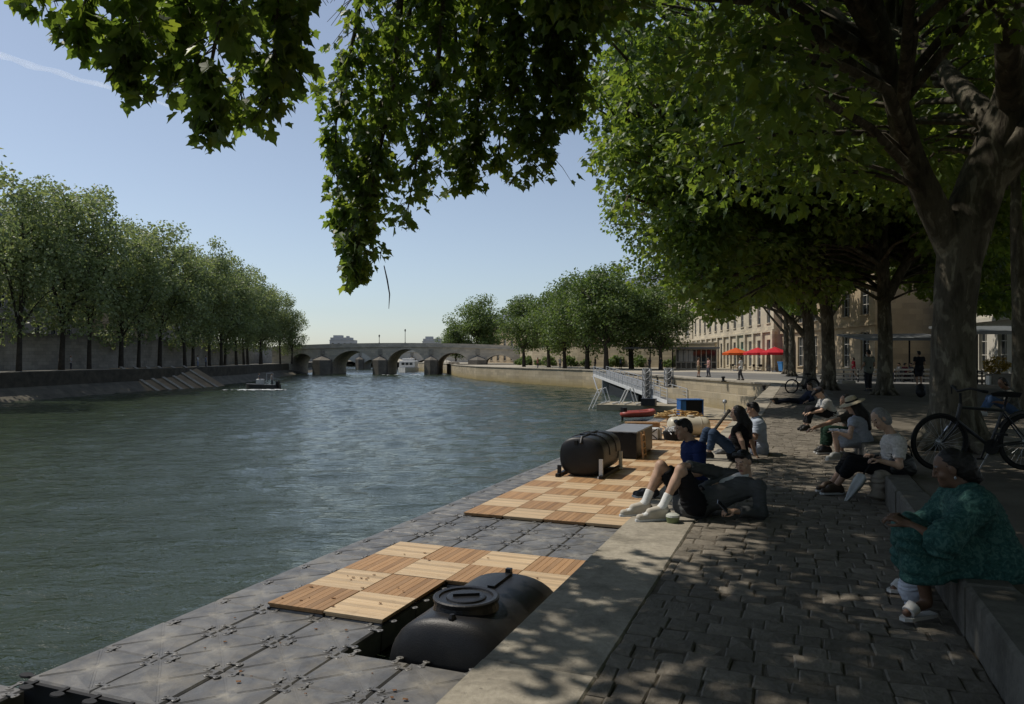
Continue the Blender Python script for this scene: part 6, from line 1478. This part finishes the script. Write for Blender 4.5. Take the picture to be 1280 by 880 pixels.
for q in 'lr':                              # laces and heel patches of the sneakers
    a_, t_ = J['a' + q], J['t' + q]; d_ = nrm((t_ - a_) * np.array([1, 1, 0])); sd_ = np.array([-d_[1], d_[0], 0]); bs = np.array([J['pv'][0], J['pv'][1], 0]); lb = MB()
    for u in (.42, .58, .74, .90):
        c_ = a_ * (1 - u) + t_ * u + np.array([0, 0, .034 - .010 * u]) - bs; lb.tube([c_ - sd_ * .030 + np.array([0, 0, -.012]), c_ + np.array([0, 0, .010]), c_ + sd_ * .030 + np.array([0, 0, -.012])], .0045, 6)
    sh = [c for c in man1.children if c.name.startswith('shoe')]['lr'.index(q)]; obj('lace', lb, M_whitem, sh)
    hp = [cap(a_ - d_ * .050 - sd_ * .02 + np.array([0, 0, -.045]), a_ - d_ * .050 + sd_ * .02 + np.array([0, 0, -.045]), .030, .030, .01)]
    link('heel_patch', fig_mesh('heel_patch', hp, .007, cloth('grey suede', (.20, .185, .16)), bs), sh)
tee = [cap(J['pv'] + (J['nk'] - J['pv']) * .45, J['nk'] - (J['nk'] - J['pv']) * .1, .075, .05, .04)]
fw_ = nrm(np.cross(J['sl'] - J['sr'], J['nk'] - J['pv'])); fw_ = fw_ if fw_[2] > 0 else -fw_
bs = np.array([J['pv'][0], J['pv'][1], 0])
tee = [ell(J['pv'] + (J['nk'] - J['pv']) * u + fw_ * .088, (.062, .034, .085), basis(fw_, J['nk'] - J['pv']), .03) for u in (.62, .78, .90)]
link('undershirt', fig_mesh('undershirt', tee, .008, cloth('white tee', (.60, .60, .58)), bs, (.004, 40)), man1)
ph = V(907, 637, 7.46); b = MB(); b.bbox((0, 0, 0), (.075, .15, .009), .002); o = obj('phone', b, mat('phone glass', (.02, .02, .022), .1, 0, .6), None, ph + np.array([-.03, -.01, .03])); o.rotation_euler = (R(50), R(-20), R(70)); tag(o, 'dark phone held by the reclining man in the grey shirt', 'phone')
# --- 2 the man in the blue shirt
J = dict(hd=V(854, 537, 8.85), f=(-.95, -.10, -.28), u=(-.2, 0, .97), nk=V(865, 553, 8.85), pv=V(871, 608, 8.85), sl=V(875, 560, 8.66), sr=V(859, 558, 9.03), el=V(874, 591, 8.56), er=V(862, 592, 9.1), wl=V(846, 600, 8.55), wr=V(842, 598, 9.0), kl=V(832, 588, 8.72), kr=V(828, 589, 8.98), al=V(815, 614, 8.72), ar=V(812, 613, 8.98), tl=V(799, 618, 8.68), tr=V(796, 617, 8.95))
person('young man in dark blue shirt sitting upright behind the reclining man', J, SK_m, HAIR_b, 'short', (cloth('navy blue shirt cloth', (.014, .024, .085)), .8, .018, .06), (cloth('dark shorts cloth', (.02, .022, .03)), .85, .024), mat('dark sneaker', (.05, .05, .055), .7), None, .0075)
# --- 3 woman with long black hair, jeans
J = dict(hd=V(921, 517, 12.0), f=(-.85, .35, -.25), u=(-.1, 0, 1), nk=V(928, 531, 12.0), pv=V(922, 565, 12.0), sl=V(921, 537, 11.85), sr=V(934, 535, 12.18), el=V(927, 552, 11.72), er=V(940, 552, 12.25), wl=V(932, 568, 11.72), wr=V(944, 568, 12.25), hdl=(.6, 0, -.6), hdr=(.6, 0, -.6), hnl=(.6, 0, .8), hnr=(.6, 0, .8), cl=.15, cr=.15,
         kl=V(892, 542, 11.9), kr=V(884, 540, 12.15), al=V(886, 566, 11.9), ar=V(872, 567, 12.15), tl=V(874, 571.5, 11.85), tr=V(860, 572, 12.1))
person('woman with long black hair, black top and blue jeans leaning back on her arm', J, SK_l, HAIR_b, 'long', (cloth('black top cloth', (.012, .012, .013)), .0, .026, .05), (cloth('blue jeans denim', (.035, .055, .095)), 1.85, .016), mat('black shoe', (.02, .02, .02), .6), None, .009)
# --- 4 companion in pale shirt
J = dict(hd=V(941, 512, 12.8), f=(-.9, .30, -.3), u=(-.1, 0, 1), nk=V(946, 524, 12.8), pv=V(949, 559, 12.8), sl=V(948, 530, 12.62), sr=V(944, 528, 13.0), el=V(944, 547, 12.55), er=V(936, 546, 13.05), wl=V(930, 541, 12.6), wr=V(926, 541, 13.0), kl=V(922, 545, 12.7), kr=V(918, 545, 12.95), al=V(908, 563, 12.7), ar=V(905, 563, 12.95), tl=V(897, 567, 12.65), tr=V(894, 566, 12.9))
person('dark haired person in pale blue t-shirt beside the woman in jeans', J, SK_m, HAIR_b, 'short', (cloth('pale blue cotton', (.36, .40, .46)), .75, .032, .06), (cloth('dark red trousers', (.07, .02, .022)), 1.85, .010), mat('grey shoe', (.12, .12, .12), .7), None, .010)
# --- 5 man in a cap hunched on the kerb, and the one lying by the trees
J = dict(hd=V(1024, 491, 16.8), f=(-.85, -.1, -.5), u=(-.4, 0, .9), nk=V(1030, 500, 16.8), pv=V(1038, 517.5, 16.8), sl=V(1033, 503, 16.62), sr=V(1027, 502, 17.0), el=V(1027, 513, 16.55), er=V(1021, 513, 17.05), wl=V(1013, 516, 16.6), wr=V(1010, 515, 17.0), kl=V(1014, 512, 16.66), kr=V(1011, 511.5, 16.95), al=V(1009, 532, 16.66), ar=V(1006, 531, 16.95), tl=V(1002, 537, 16.6), tr=V(999, 536, 16.9))
b5 = person('hunched man in dark cap and pale shirt, farthest of those sitting on the kerb', J, SK_l, HAIR_br, 'short', (cloth('pale shirt cotton', (.40, .39, .37)), .8, .02, .06), (cloth('black trousers cloth', (.014, .014, .016)), 1.85, .02), mat('black boot', (.02, .02, .02), .6), None, .012)
M5 = basis(J['f'], J['u']); q5 = lambda x, y, z: J['hd'] + M5 @ np.array([x, y, z]); bs = np.array([J['pv'][0], J['pv'][1], 0])
link('cap', fig_mesh('cap', [ell(q5(0, -.012, .05), (.086, .102, .09), M5, .02), cap(q5(0, .07, .06), q5(0, .15, .045), .05, .035, .02), sub(ell(q5(0, .02, -.06), (.2, .2, .09), M5, .01))], .012, cloth('dark cap cloth', (.03, .03, .035)), bs), b5)
J = dict(hd=V(1012, 483, 26.4), f=(-.9, -.1, -.2), u=(.1, 0, 1), nk=V(1014, 490, 26.4), pv=V(1002, 501.5, 26.4), sl=V(1013, 491.5, 26.2), sr=V(1013, 491, 26.6), el=V(1016, 499, 26.1), er=V(1016, 499, 26.7), wl=V(1008, 502, 26.1), wr=V(1008, 501, 26.7), kl=V(986, 500, 26.3), kr=V(985, 500.5, 26.55), al=V(970, 503, 26.3), ar=V(969, 502.5, 26.55), tl=V(966, 499, 26.25), tr=V(964, 499, 26.5))
person('person lying back with legs stretched out beside the small bicycle', J, SK_l, HAIR_br, 'short', (cloth('dark navy top', (.03, .035, .06)), 1.7, .02, .05), (cloth('navy trousers cloth', (.018, .020, .03)), 1.9, .02), mat('black boots', (.02, .02, .02), .6), None, .014)
# --- 6 woman in the straw hat, 7 her neighbour
J = dict(hd=V(1066, 508, 12.0), f=(-.85, .35, -.35), u=(-.25, 0, .97), nk=V(1073, 521, 12.0), pv=V(1078, 549, 12.0), sl=V(1066, 527, 11.85), sr=V(1080, 525, 12.2), el=V(1062, 546, 11.75), er=V(1072, 545, 12.25), wl=V(1047, 541, 11.8), wr=V(1050, 540, 12.15), kl=V(1045, 543, 11.85), kr=V(1049, 542, 12.12), al=V(1047, 566, 11.85), ar=V(1052, 565, 12.12), tl=V(1036, 572.5, 11.80), tr=V(1041, 571, 12.05))
m6 = cloth('pale blue striped dress cloth', (.34, .36, .42), 30); dl = [cap(J['pv'], J['kl'], .13, .085, .05, 2), cap(J['pv'], J['kr'], .13, .085, .05, 2), cap(J['pv'] + np.array([0, 0, -.02]), J['kl'] + np.array([.12, 0, -.12]), .12, .10, .06)]
b6 = person('woman in straw hat with long black hair and pale blue dress sitting on the kerb', J, SK_l, HAIR_b, 'long', (m6, .35, .018, .02), None, mat('pale sneaker', (.45, .45, .42), .7), None, .010, extra=[('skirt', dl, m6, (.004, 34))])
M6 = basis(J['f'], J['u']); hb = MB(); 
hb.lathe([(.205, .058), (.20, .068), (.12, .085), (.098, .088), (.092, .13), (.080, .165), (.05, .178), (.01, .172)], 28); hb.lathe([(.09, .05), (.205, .056)], 28)
hb.v = [tuple(J['hd'] + M6 @ (np.array([x, y - .012, z - .005])) - np.array([J['pv'][0], J['pv'][1], 0])) for x, y, z in hb.v]; ho = obj('straw_hat', hb, mat('straw', (.42, .36, .25), .85, 0, .2, .2, 60, .003, 200), b6, smooth=True)
rb_ = MB(); rb_.lathe([(.1005, .086), (.096, .115)], 28); rb_.v = [tuple(J['hd'] + M6 @ (np.array([x, y - .012, z - .005])) - np.array([J['pv'][0], J['pv'][1], 0])) for x, y, z in rb_.v]; obj('ribbon', rb_, M_dark, ho)
bk_ = MB(); bk_.box((0, 0, 0), (.15, .20, .012), 0, .2); bk_.box((0, 0, .012), (.14, .19, .010), 0, .2); tag(obj('book', bk_, M_whitem, None, V(1045, 539, 11.95)), 'open pale book in the lap of the woman in the straw hat', 'book')
J = dict(hd=V(1057, 502, 12.9), f=(-.9, -.1, -.3), u=(-.2, 0, .97), nk=V(1063, 514, 12.9), pv=V(1070, 543, 12.9), sl=V(1060, 520, 12.7), sr=V(1060, 519, 13.1), el=V(1038, 528, 12.6), er=V(1054, 540, 13.15), wl=V(1017, 535, 12.55), wr=V(1040, 538, 13.1), kl=V(1036, 538, 12.75), kr=V(1033, 537, 13.0), al=V(1034, 559, 12.75), ar=V(1030, 558, 13.0), tl=V(1024, 564.5, 12.7), tr=V(1021, 563, 12.95))
person('person in dark green trousers reaching out an arm beside the straw hat woman', J, SK_m, HAIR_b, 'bob', (cloth('dark olive top', (.05, .045, .035)), .5, .016, .05), (cloth('dark green trousers cloth', (.014, .035, .022)), 1.9, .03), mat('dark shoe leather', (.03, .03, .03), .6), None, .010)
# --- 8 grey haired woman with the folded umbrella
J = dict(hd=V(1100, 524, 8.75), f=(-.80, -.15, -.58), u=(-.55, 0, .83), nk=V(1116, 545, 8.75), pv=V(1119, 588, 8.75), sl=V(1124, 553, 8.57), sr=V(1111, 550, 8.95), el=V(1124, 582, 8.48), er=V(1106, 576, 9.0), wl=V(1100, 576, 8.50), wr=V(1090, 570, 8.85), kl=V(1066, 579, 8.72), kr=V(1062, 575, 9.0), al=V(1046, 606, 9.0), ar=V(1040, 603, 9.25), tl=V(1031, 614, 8.98), tr=V(1025, 610.5, 9.2), cl=.9, cr=.9)
person('grey haired woman in white blouse bending over her lap on the kerb', J, SK_l, HAIR_g, 'bob', (cloth('white lace blouse', (.52, .48, .44), 40, .2), .72, .018, .04), (cloth('black capri cloth', (.010, .010, .011)), 1.5, .026), mat('brown sandal', (.07, .05, .035), .6), None, .007)
p0, p1 = V(1092, 574, 8.62), V(1054, 631, 8.55); ud = nrm(p1 - p0); UM = thing('umbrella', 'folded pale umbrella leaning beside the grey haired woman, tip on the cobbles', 'umbrella', p1)
q0 = p0 - p1; b = MB(); b.tube([q0 * 1.0, q0 * .62], .010, 8); b.tube([q0 * 1.0, q0 * 1.04 + np.array([.01, 0, .02]), q0 * 1.03 + np.array([.05, 0, .03])], .012, 8); obj('handle', b, M_dark, UM)
b = MB(); n_ = 16; vs = []
for u, r_ in ((.66, .02), (.62, .055), (.5, .062), (.3, .045), (.12, .022), (.03, .008)):
    M_ = basis(q0, (0, 0, 1))
    for k in range(n_): a = 2 * math.pi * k / n_; rr_ = r_ * (1 + .28 * math.cos(a * 4)); vs.append(q0 * u + M_ @ np.array([rr_ * math.cos(a), 0, rr_ * math.sin(a)]))
b.add(vs, [(i * n_ + k, (i + 1) * n_ + k, (i + 1) * n_ + (k + 1) % n_, i * n_ + (k + 1) % n_) for i in range(5) for k in range(n_)]); obj('canopy', b, cloth('pale umbrella cloth', (.50, .51, .52)), UM, smooth=True)
b = MB(); b.tube([q0 * .04, (0, 0, 0)], .005, 6); obj('tip', b, M_steel, UM)
bgp = V(1127, 594, 8.62); BG = thing('shoulder_bag', 'black shoulder bag resting on the kerb beside the grey haired woman', 'bag', (bgp[0], bgp[1], KZ)); 
link('bag_body', fig_mesh('bag_body', [ell((0, 0, .12), (.15, .09, .13), None, .03), cap((-.10, 0, .05), (.10, 0, .05), .07, .07, .04)], .009, mat('black leather', (.012, .012, .012), .45, 0, .4), np.zeros(3), (.003, 40)), BG)
b = MB(); b.tube([(.12 * math.cos(a), 0, .20 + .16 * math.sin(a)) for a in [math.pi * i / 10 for i in range(11)]], .009, 6); obj('strap', b, M_dark, BG)
jk = V(1100, 602, 8.55); link_ = link('jacket', fig_mesh('jacket', [ell((0, 0, .16), (.10, .10, .17), None, .05), ell((.05, .04, .26), (.11, .08, .07), None, .05), ell((-.03, -.03, .05), (.11, .09, .06), None, .04)], .009, cloth('beige jacket cloth', (.24, .21, .17)), np.zeros(3), (.012, 26)), None, (jk[0], jk[1], .02)); tag(link_, 'beige jacket hanging down the kerb below the grey haired woman', 'jacket')
# --- 9 woman in the teal dress
def teal():
    m, n, out = mat_new('teal patterned dress cloth'); co = coords(n); a = noise(n, co, 26, 3, .6, 1.4); v = nd(n, "ShaderNodeTexVoronoi"); v.inputs['Scale'].default_value = 22; n.links.new(co, v.inputs['Vector'])
    c = ramp(n, a, [(.40, (.018, .055, .050)), (.47, (.028, .090, .079)), (.53, (.026, .080, .071)), (.58, (.058, .128, .110))]); c = mixc(n, ramp(n, v.outputs[0], [(.10, .7), (.22, 0)]), c, (.075, .155, .13))
    principled(n, out, c, .85, 0, .2, bump(n, noise(n, co, 14, 5, .6), .012)); return m
m9 = teal()
J = dict(hd=V(1187, 586, 4.85), f=(-.86, .38, -.34), u=(-.30, .05, .95), nk=V(1207, 618, 4.82), pv=V(1237, 698, 4.72), sl=V(1222, 632, 4.55), sr=V(1188, 626, 5.06), el=V(1178, 676, 4.46), er=V(1150, 664, 5.12), wl=V(1134, 655, 4.58), wr=V(1126, 648, 5.00), kl=V(1143, 672, 4.60), kr=V(1135, 660, 5.12), al=V(1158, 748, 4.66), ar=V(1140, 722, 5.28), tl=V(1133, 766, 4.60), tr=V(1117, 736, 5.24), cl=.8, cr=.8, hnl=(0, -.3, .95), hnr=(0, .3, .95))
skp = [cap(J['pv'], J['pv'] + np.array([0, 0, -.02]), .155, .165, .06)]
for q in 'lr':
    hp_ = J['pv'] + (np.array([0, -.1, 0]) if q == 'l' else np.array([0, .1, 0])); kk = J['k' + q]; aa = J['a' + q]
    skp += [cap(hp_, kk, .135, .090, .09), cap(kk, kk + (aa - kk) * .64, .098, .125, .05, 2), cap(hp_ + np.array([-.10, 0, -.02]), kk + (aa - kk) * .45 + np.array([.12, 0, .02]), .11, .10, .08)]
slv = []
for q in 'lr': slv += [cap(J['s' + q], J['e' + q], .078, .098, .06), cap(J['e' + q], J['e' + q] + (J['w' + q] - J['e' + q]) * .30, .094, .066, .05, 2)]
b9 = person('woman in loose teal patterned dress sitting on the kerb at the right', J, SK_d, HAIR_b, 'bun', (m9, .6, .045, .04), None, None, None, .0068, build=1.12, extra=[('skirt', skp, m9, (.010, 22)), ('sleeve', slv[:2], m9, (.009, 26)), ('sleeve', slv[2:], m9, (.009, 26))])
ms = mat('white sandal', (.60, .58, .55), .6, 0, .3); bs = np.array([J['pv'][0], J['pv'][1], 0])
for q in 'lr':
    a_, t_ = J['a' + q], J['t' + q]; d_ = nrm((t_ - a_) * np.array([1, 1, 0])); z0 = t_[2] - .034; sb = MB(); c_ = (a_ - d_ * .03 + t_) / 2; sd_ = np.array([-d_[1], d_[0], 0])
    prof = [(-.5, .3), (-.3, .38), (.1, .36), (.35, .42), (.5, .2), (.5, -.2), (.35, -.42), (.1, -.36), (-.3, -.38), (-.5, -.3)]
    sb.prism([tuple((c_ + d_ * x * .27 + sd_ * y * .10 - bs)[:2]) for x, y in prof], max(.002, z0 - .012), max(.002, z0 - .012) + .022); so = obj('sandal', sb, ms, b9)
    an3 = a_ * .40 + t_ * .60; band = [cap(an3 + np.array([0, 0, .004]), a_ * .08 + t_ * .92 + np.array([0, 0, -.004]), .046, .040, .01, 3)]
    link('strap', fig_mesh('strap', band, .007, ms, bs), so)
er = J['hd'] + basis(J['f'], J['u']) @ np.array([-.085, -.005, -.045]) - bs; b = MB(); b.lathe([(.002, -.012), (.009, 0), (.002, .012)], 8, tuple(er)); obj('earring', b, M_steel, b9)
pb = V(1140, 744, 4.95); o = link('plastic_bag', fig_mesh('plastic_bag', [ell((0, 0, .12), (.085, .07, .12), None, .03), ell((.01, 0, .24), (.05, .045, .06), None, .05), cap((.0, 0, .27), (.02, 0, .34), .02, .05, .03)], .007, mat('white carrier bag', (.52, .54, .60), .35, 0, .5, .08, 8, .01, 25), np.zeros(3), (.007, 38)), None, (pb[0], pb[1], .0)); tag(o, 'white plastic bag on the cobbles between the teal dress woman\'s feet', 'bag')
# --- 10 reader behind the bicycle
J = dict(hd=V(1253, 479, 17), f=(-.85, -.2, -.5), u=(-.3, 0, .95), nk=V(1261, 488, 17), pv=V(1268, 513.5, 17), sl=V(1262, 492, 16.8), sr=V(1258, 491, 17.2), el=V(1256, 504, 16.75), er=V(1252, 503, 17.2), wl=V(1244, 502, 16.8), wr=V(1242, 501, 17.15), kl=V(1240, 499, 16.85), kr=V(1237, 498, 17.15), al=V(1230, 515, 16.85), ar=V(1227, 514.5, 17.15), tl=V(1222, 518.5, 16.8), tr=V(1219, 518, 17.1))
person('dark haired reader in patterned top sitting on the terrace behind the big bicycle', J, SK_d, HAIR_b, 'bob', (cloth('dark patterned top', (.10, .10, .09), 14, .7), .8, .018, .05), (cloth('light jeans denim', (.05, .085, .16)), 1.85, .018), mat('white trainer', (.4, .4, .4), .7), None, .012)

# --- people further away: standing, walking and sitting figures
def std(pos, h, ang, stride=0., arms=.1, sit=False):
    k = h / 1.75; f = np.array([math.cos(ang), math.sin(ang), 0]); r_ = np.array([f[1], -f[0], 0]); pos = np.asarray(pos, float); P = lambda a, b, c: pos + (f * a + r_ * b) * k + np.array([0, 0, c * k])
    if sit: return dict(hd=P(.02, 0, .78 + .42), f=f + np.array([0, 0, -.15]), u=(0, 0, 1), nk=P(0, 0, 1.02), pv=P(-.02, 0, .52), sl=P(0, -.19, .98), sr=P(0, .19, .98), el=P(.10, -.23, .72), er=P(.10, .23, .72), wl=P(.32, -.16, .70), wr=P(.32, .16, .70), kl=P(.42, -.1, .52), kr=P(.42, .1, .52), al=P(.42, -.1, .09), ar=P(.42, .1, .09), tl=P(.58, -.1, .03), tr=P(.58, .1, .03))
    return dict(hd=P(.03, 0, 1.62), f=f + np.array([0, 0, -.1]), u=(0, 0, 1), nk=P(0, 0, 1.44), pv=P(0, 0, .93), sl=P(0, -.18, 1.40), sr=P(0, .18, 1.40), el=P(-.03 + stride * .25, -.24, 1.12), er=P(-.03 - stride * .25, .24, 1.12), wl=P(.10 + arms + stride * .3, -.23, .90 + arms), wr=P(.10 + arms - stride * .3, .23, .90 + arms),
                kl=P(.05 - stride * .22, -.09, .50), kr=P(.05 + stride * .30, .09, .50), al=P(-stride * .55, -.09, .09 + .06 * abs(stride)), ar=P(stride * .42, .09, .09), tl=P(.15 - stride * .5, -.1, .03 + .02 * abs(stride)), tr=P(.15 + stride * .42, .1, .03))
def far_person(label, pos, h, ang, topc, botc, skin=SK_m, hair=HAIR_b, slv=.6, leg=1.9, stride=0., arms=.05, sit=False, hs='short', group='people further off', res=.022):
    return person(label, std(pos, h, ang, stride, arms, sit), skin, hair, hs, (cloth('shirt cloth', topc), slv, .02, .06) if topc else None, (cloth('trouser cloth', botc), leg, .02), mat('shoe leather', (.06, .055, .05), .7), None, res, h / 1.75, hands=False, group=group, face=False, base=pos)
def gpt(px, py, z=0): q = PG(px, py, z); q[2] = z; return q
Zp = -.03
far_person('walker in white top and dark trousers on the sunlit plaza near the parasols', gpt(926, 475.5, Zp), 1.75, 2.6, (.62, .62, .62), (.05, .05, .055), stride=.35)
far_person('bare chested man in tan shorts standing on the far quay left of the walker', gpt(873, 471.5, Zp), 1.72, 0, None, (.22, .17, .11), SK_m, HAIR_br, leg=.9, stride=.1)
far_person('person in pink top standing just right of the bare chested man', gpt(886, 471, Zp), 1.70, 3.3, (.42, .24, .21), (.10, .10, .12), stride=.15, arms=.2)
far_person('woman in red top and white shorts striding between the trunks', gpt(1067, 474.5, Zp), 1.70, 2.9, (.45, .035, .05), (.60, .58, .54), SK_l, HAIR_br, leg=.5, stride=.6, arms=.15, hs='bob')
far_person('man in grey green shirt standing with his back turned by the fork trunked tree', (*gpt(1086, 489, KZ)[:2], KZ), 1.66, 1.7, (.16, .17, .145), (.03, .03, .035), stride=.05)
far_person('dark silhouetted man standing left of the huge trunk', (*gpt(1149, 484, KZ)[:2], KZ), 1.66, 1.4, (.02, .02, .025), (.03, .03, .035), leg=.95, arms=.18)
far_person('person in pale blue standing beside the limestone pilaster near the blue bin', gpt(974, 463, Zp), 1.72, 3.0, (.38, .42, .50), (.07, .07, .09))
far_person('waiter in dark red standing under the parasols', gpt(957, 463, Zp), 1.72, 3.4, (.16, .03, .03), (.03, .03, .03))
far_person('dark clothed person standing near the kiosk canopy', gpt(826, 462.5, Zp), 1.72, 4.0, (.03, .03, .03), (.04, .04, .05))
far_person('person in dark clothes on the far quay above the gangway', gpt(812, 462.5, Zp), 1.70, 2.0, (.05, .05, .06), (.10, .09, .08))
for i, (px, Y, c, lab) in enumerate(((1131, 52.5, (.10, .02, .03), 'cafe guest in dark red seated left of the dark silhouetted man'), (1139, 53, (.05, .05, .06), 'cafe guest in black seated nearest the dark silhouetted man'), (1124, 54, (.30, .29, .27), 'cafe guest in pale top seated leftmost behind the barrier'))):
    q = PD(px, 450, Y); far_person(lab, (q[0], Y, -.03), 1.72, 3.1 if i else .2, c, (.05, .05, .06), sit=True, group='guests at the cafe')
    b = MB(); b.bbox((0, 0, .44), (.44, .44, .05), .01); t_ = thing('cafe_chair', ['chair under the cafe guest in dark red', 'chair under the cafe guest in black', 'chair under the cafe guest in pale top'][i], 'chair', (q[0], Y, -.03), (3.1 if i else .2) - 1.57); obj('seat', b, M_dark, t_)
    b = MB(); b.box((0, -.22, .70), (.42, .03, .42)); obj('backrest', b, M_dark, t_)
    for sx in (-.18, .18):
        for sy in (-.18, .18): b = MB(); b.box((sx, sy, .21), (.03, .03, .42)); obj('leg', b, M_dark, t_)
far_person('person in pale top standing on the left bank quay below the wall', (-52.2, 88, LZ), 1.65, .3, (.40, .40, .40), (.05, .05, .06))
far_person('person in white shirt on the left bank near the ramp', (-48.6, 115, LZ), 1.75, .2, (.62, .62, .62), (.20, .24, .34))
far_person('person in pale blue on the left bank beside the one in white shirt', (-48.0, 116.6, LZ), 1.70, .6, (.30, .36, .50), (.05, .05, .07))
far_person('pedestrian in white on the upper left street behind the parapet', (-57.2, 91, UZ - .9), 1.75, 1.4, (.62, .62, .60), (.2, .2, .22))
wb = np.array([WBt.location[0], WBt.location[1], WZ + .3])
far_person('helmsman standing at the console of the small work boat', wb + np.array([-.3, -.1, 0]), 1.72, .3, (.10, .11, .13), (.05, .05, .06)); far_person('second crew member in pale jacket at the bow of the work boat', wb + np.array([1.2, .3, 0]), 1.72, .2, (.35, .34, .32), (.05, .05, .06))
# black rucksack by the trunk
q = PG(1151, 497, KZ); o = link('rucksack', fig_mesh('rucksack', [ell((0, 0, .24), (.17, .12, .24), None, .05), ell((0, -.10, .16), (.12, .08, .12), None, .04)], .012, mat('black nylon', (.012, .012, .014), .6), np.zeros(3), (.005, 30)), None, (q[0], q[1], KZ)); tag(o, 'black rucksack on the ground left of the huge trunk', 'bag')

for i, (px, dy, c, b_, lab) in enumerate(((672, 0, (.30, .10, .09), (.05, .05, .07), 'person in dull red on the far quay below the slanting tree'), (700, 4, (.35, .34, .33), (.06, .06, .08), 'person in pale grey between the trunks of the far quay'), (744, -2, (.06, .06, .07), (.10, .09, .08), 'person in black left of the dark trunk above the gangway'),
                                          (776, 3, (.20, .24, .32), (.05, .05, .06), 'person in faded blue right of the dark trunk above the gangway'))):
    Y = 112 + dy; q = PD(px, 450, Y); far_person(lab, (q[0], Y, -.03), 1.72, 1.3 * i, c, b_, stride=.2 * (i % 2))
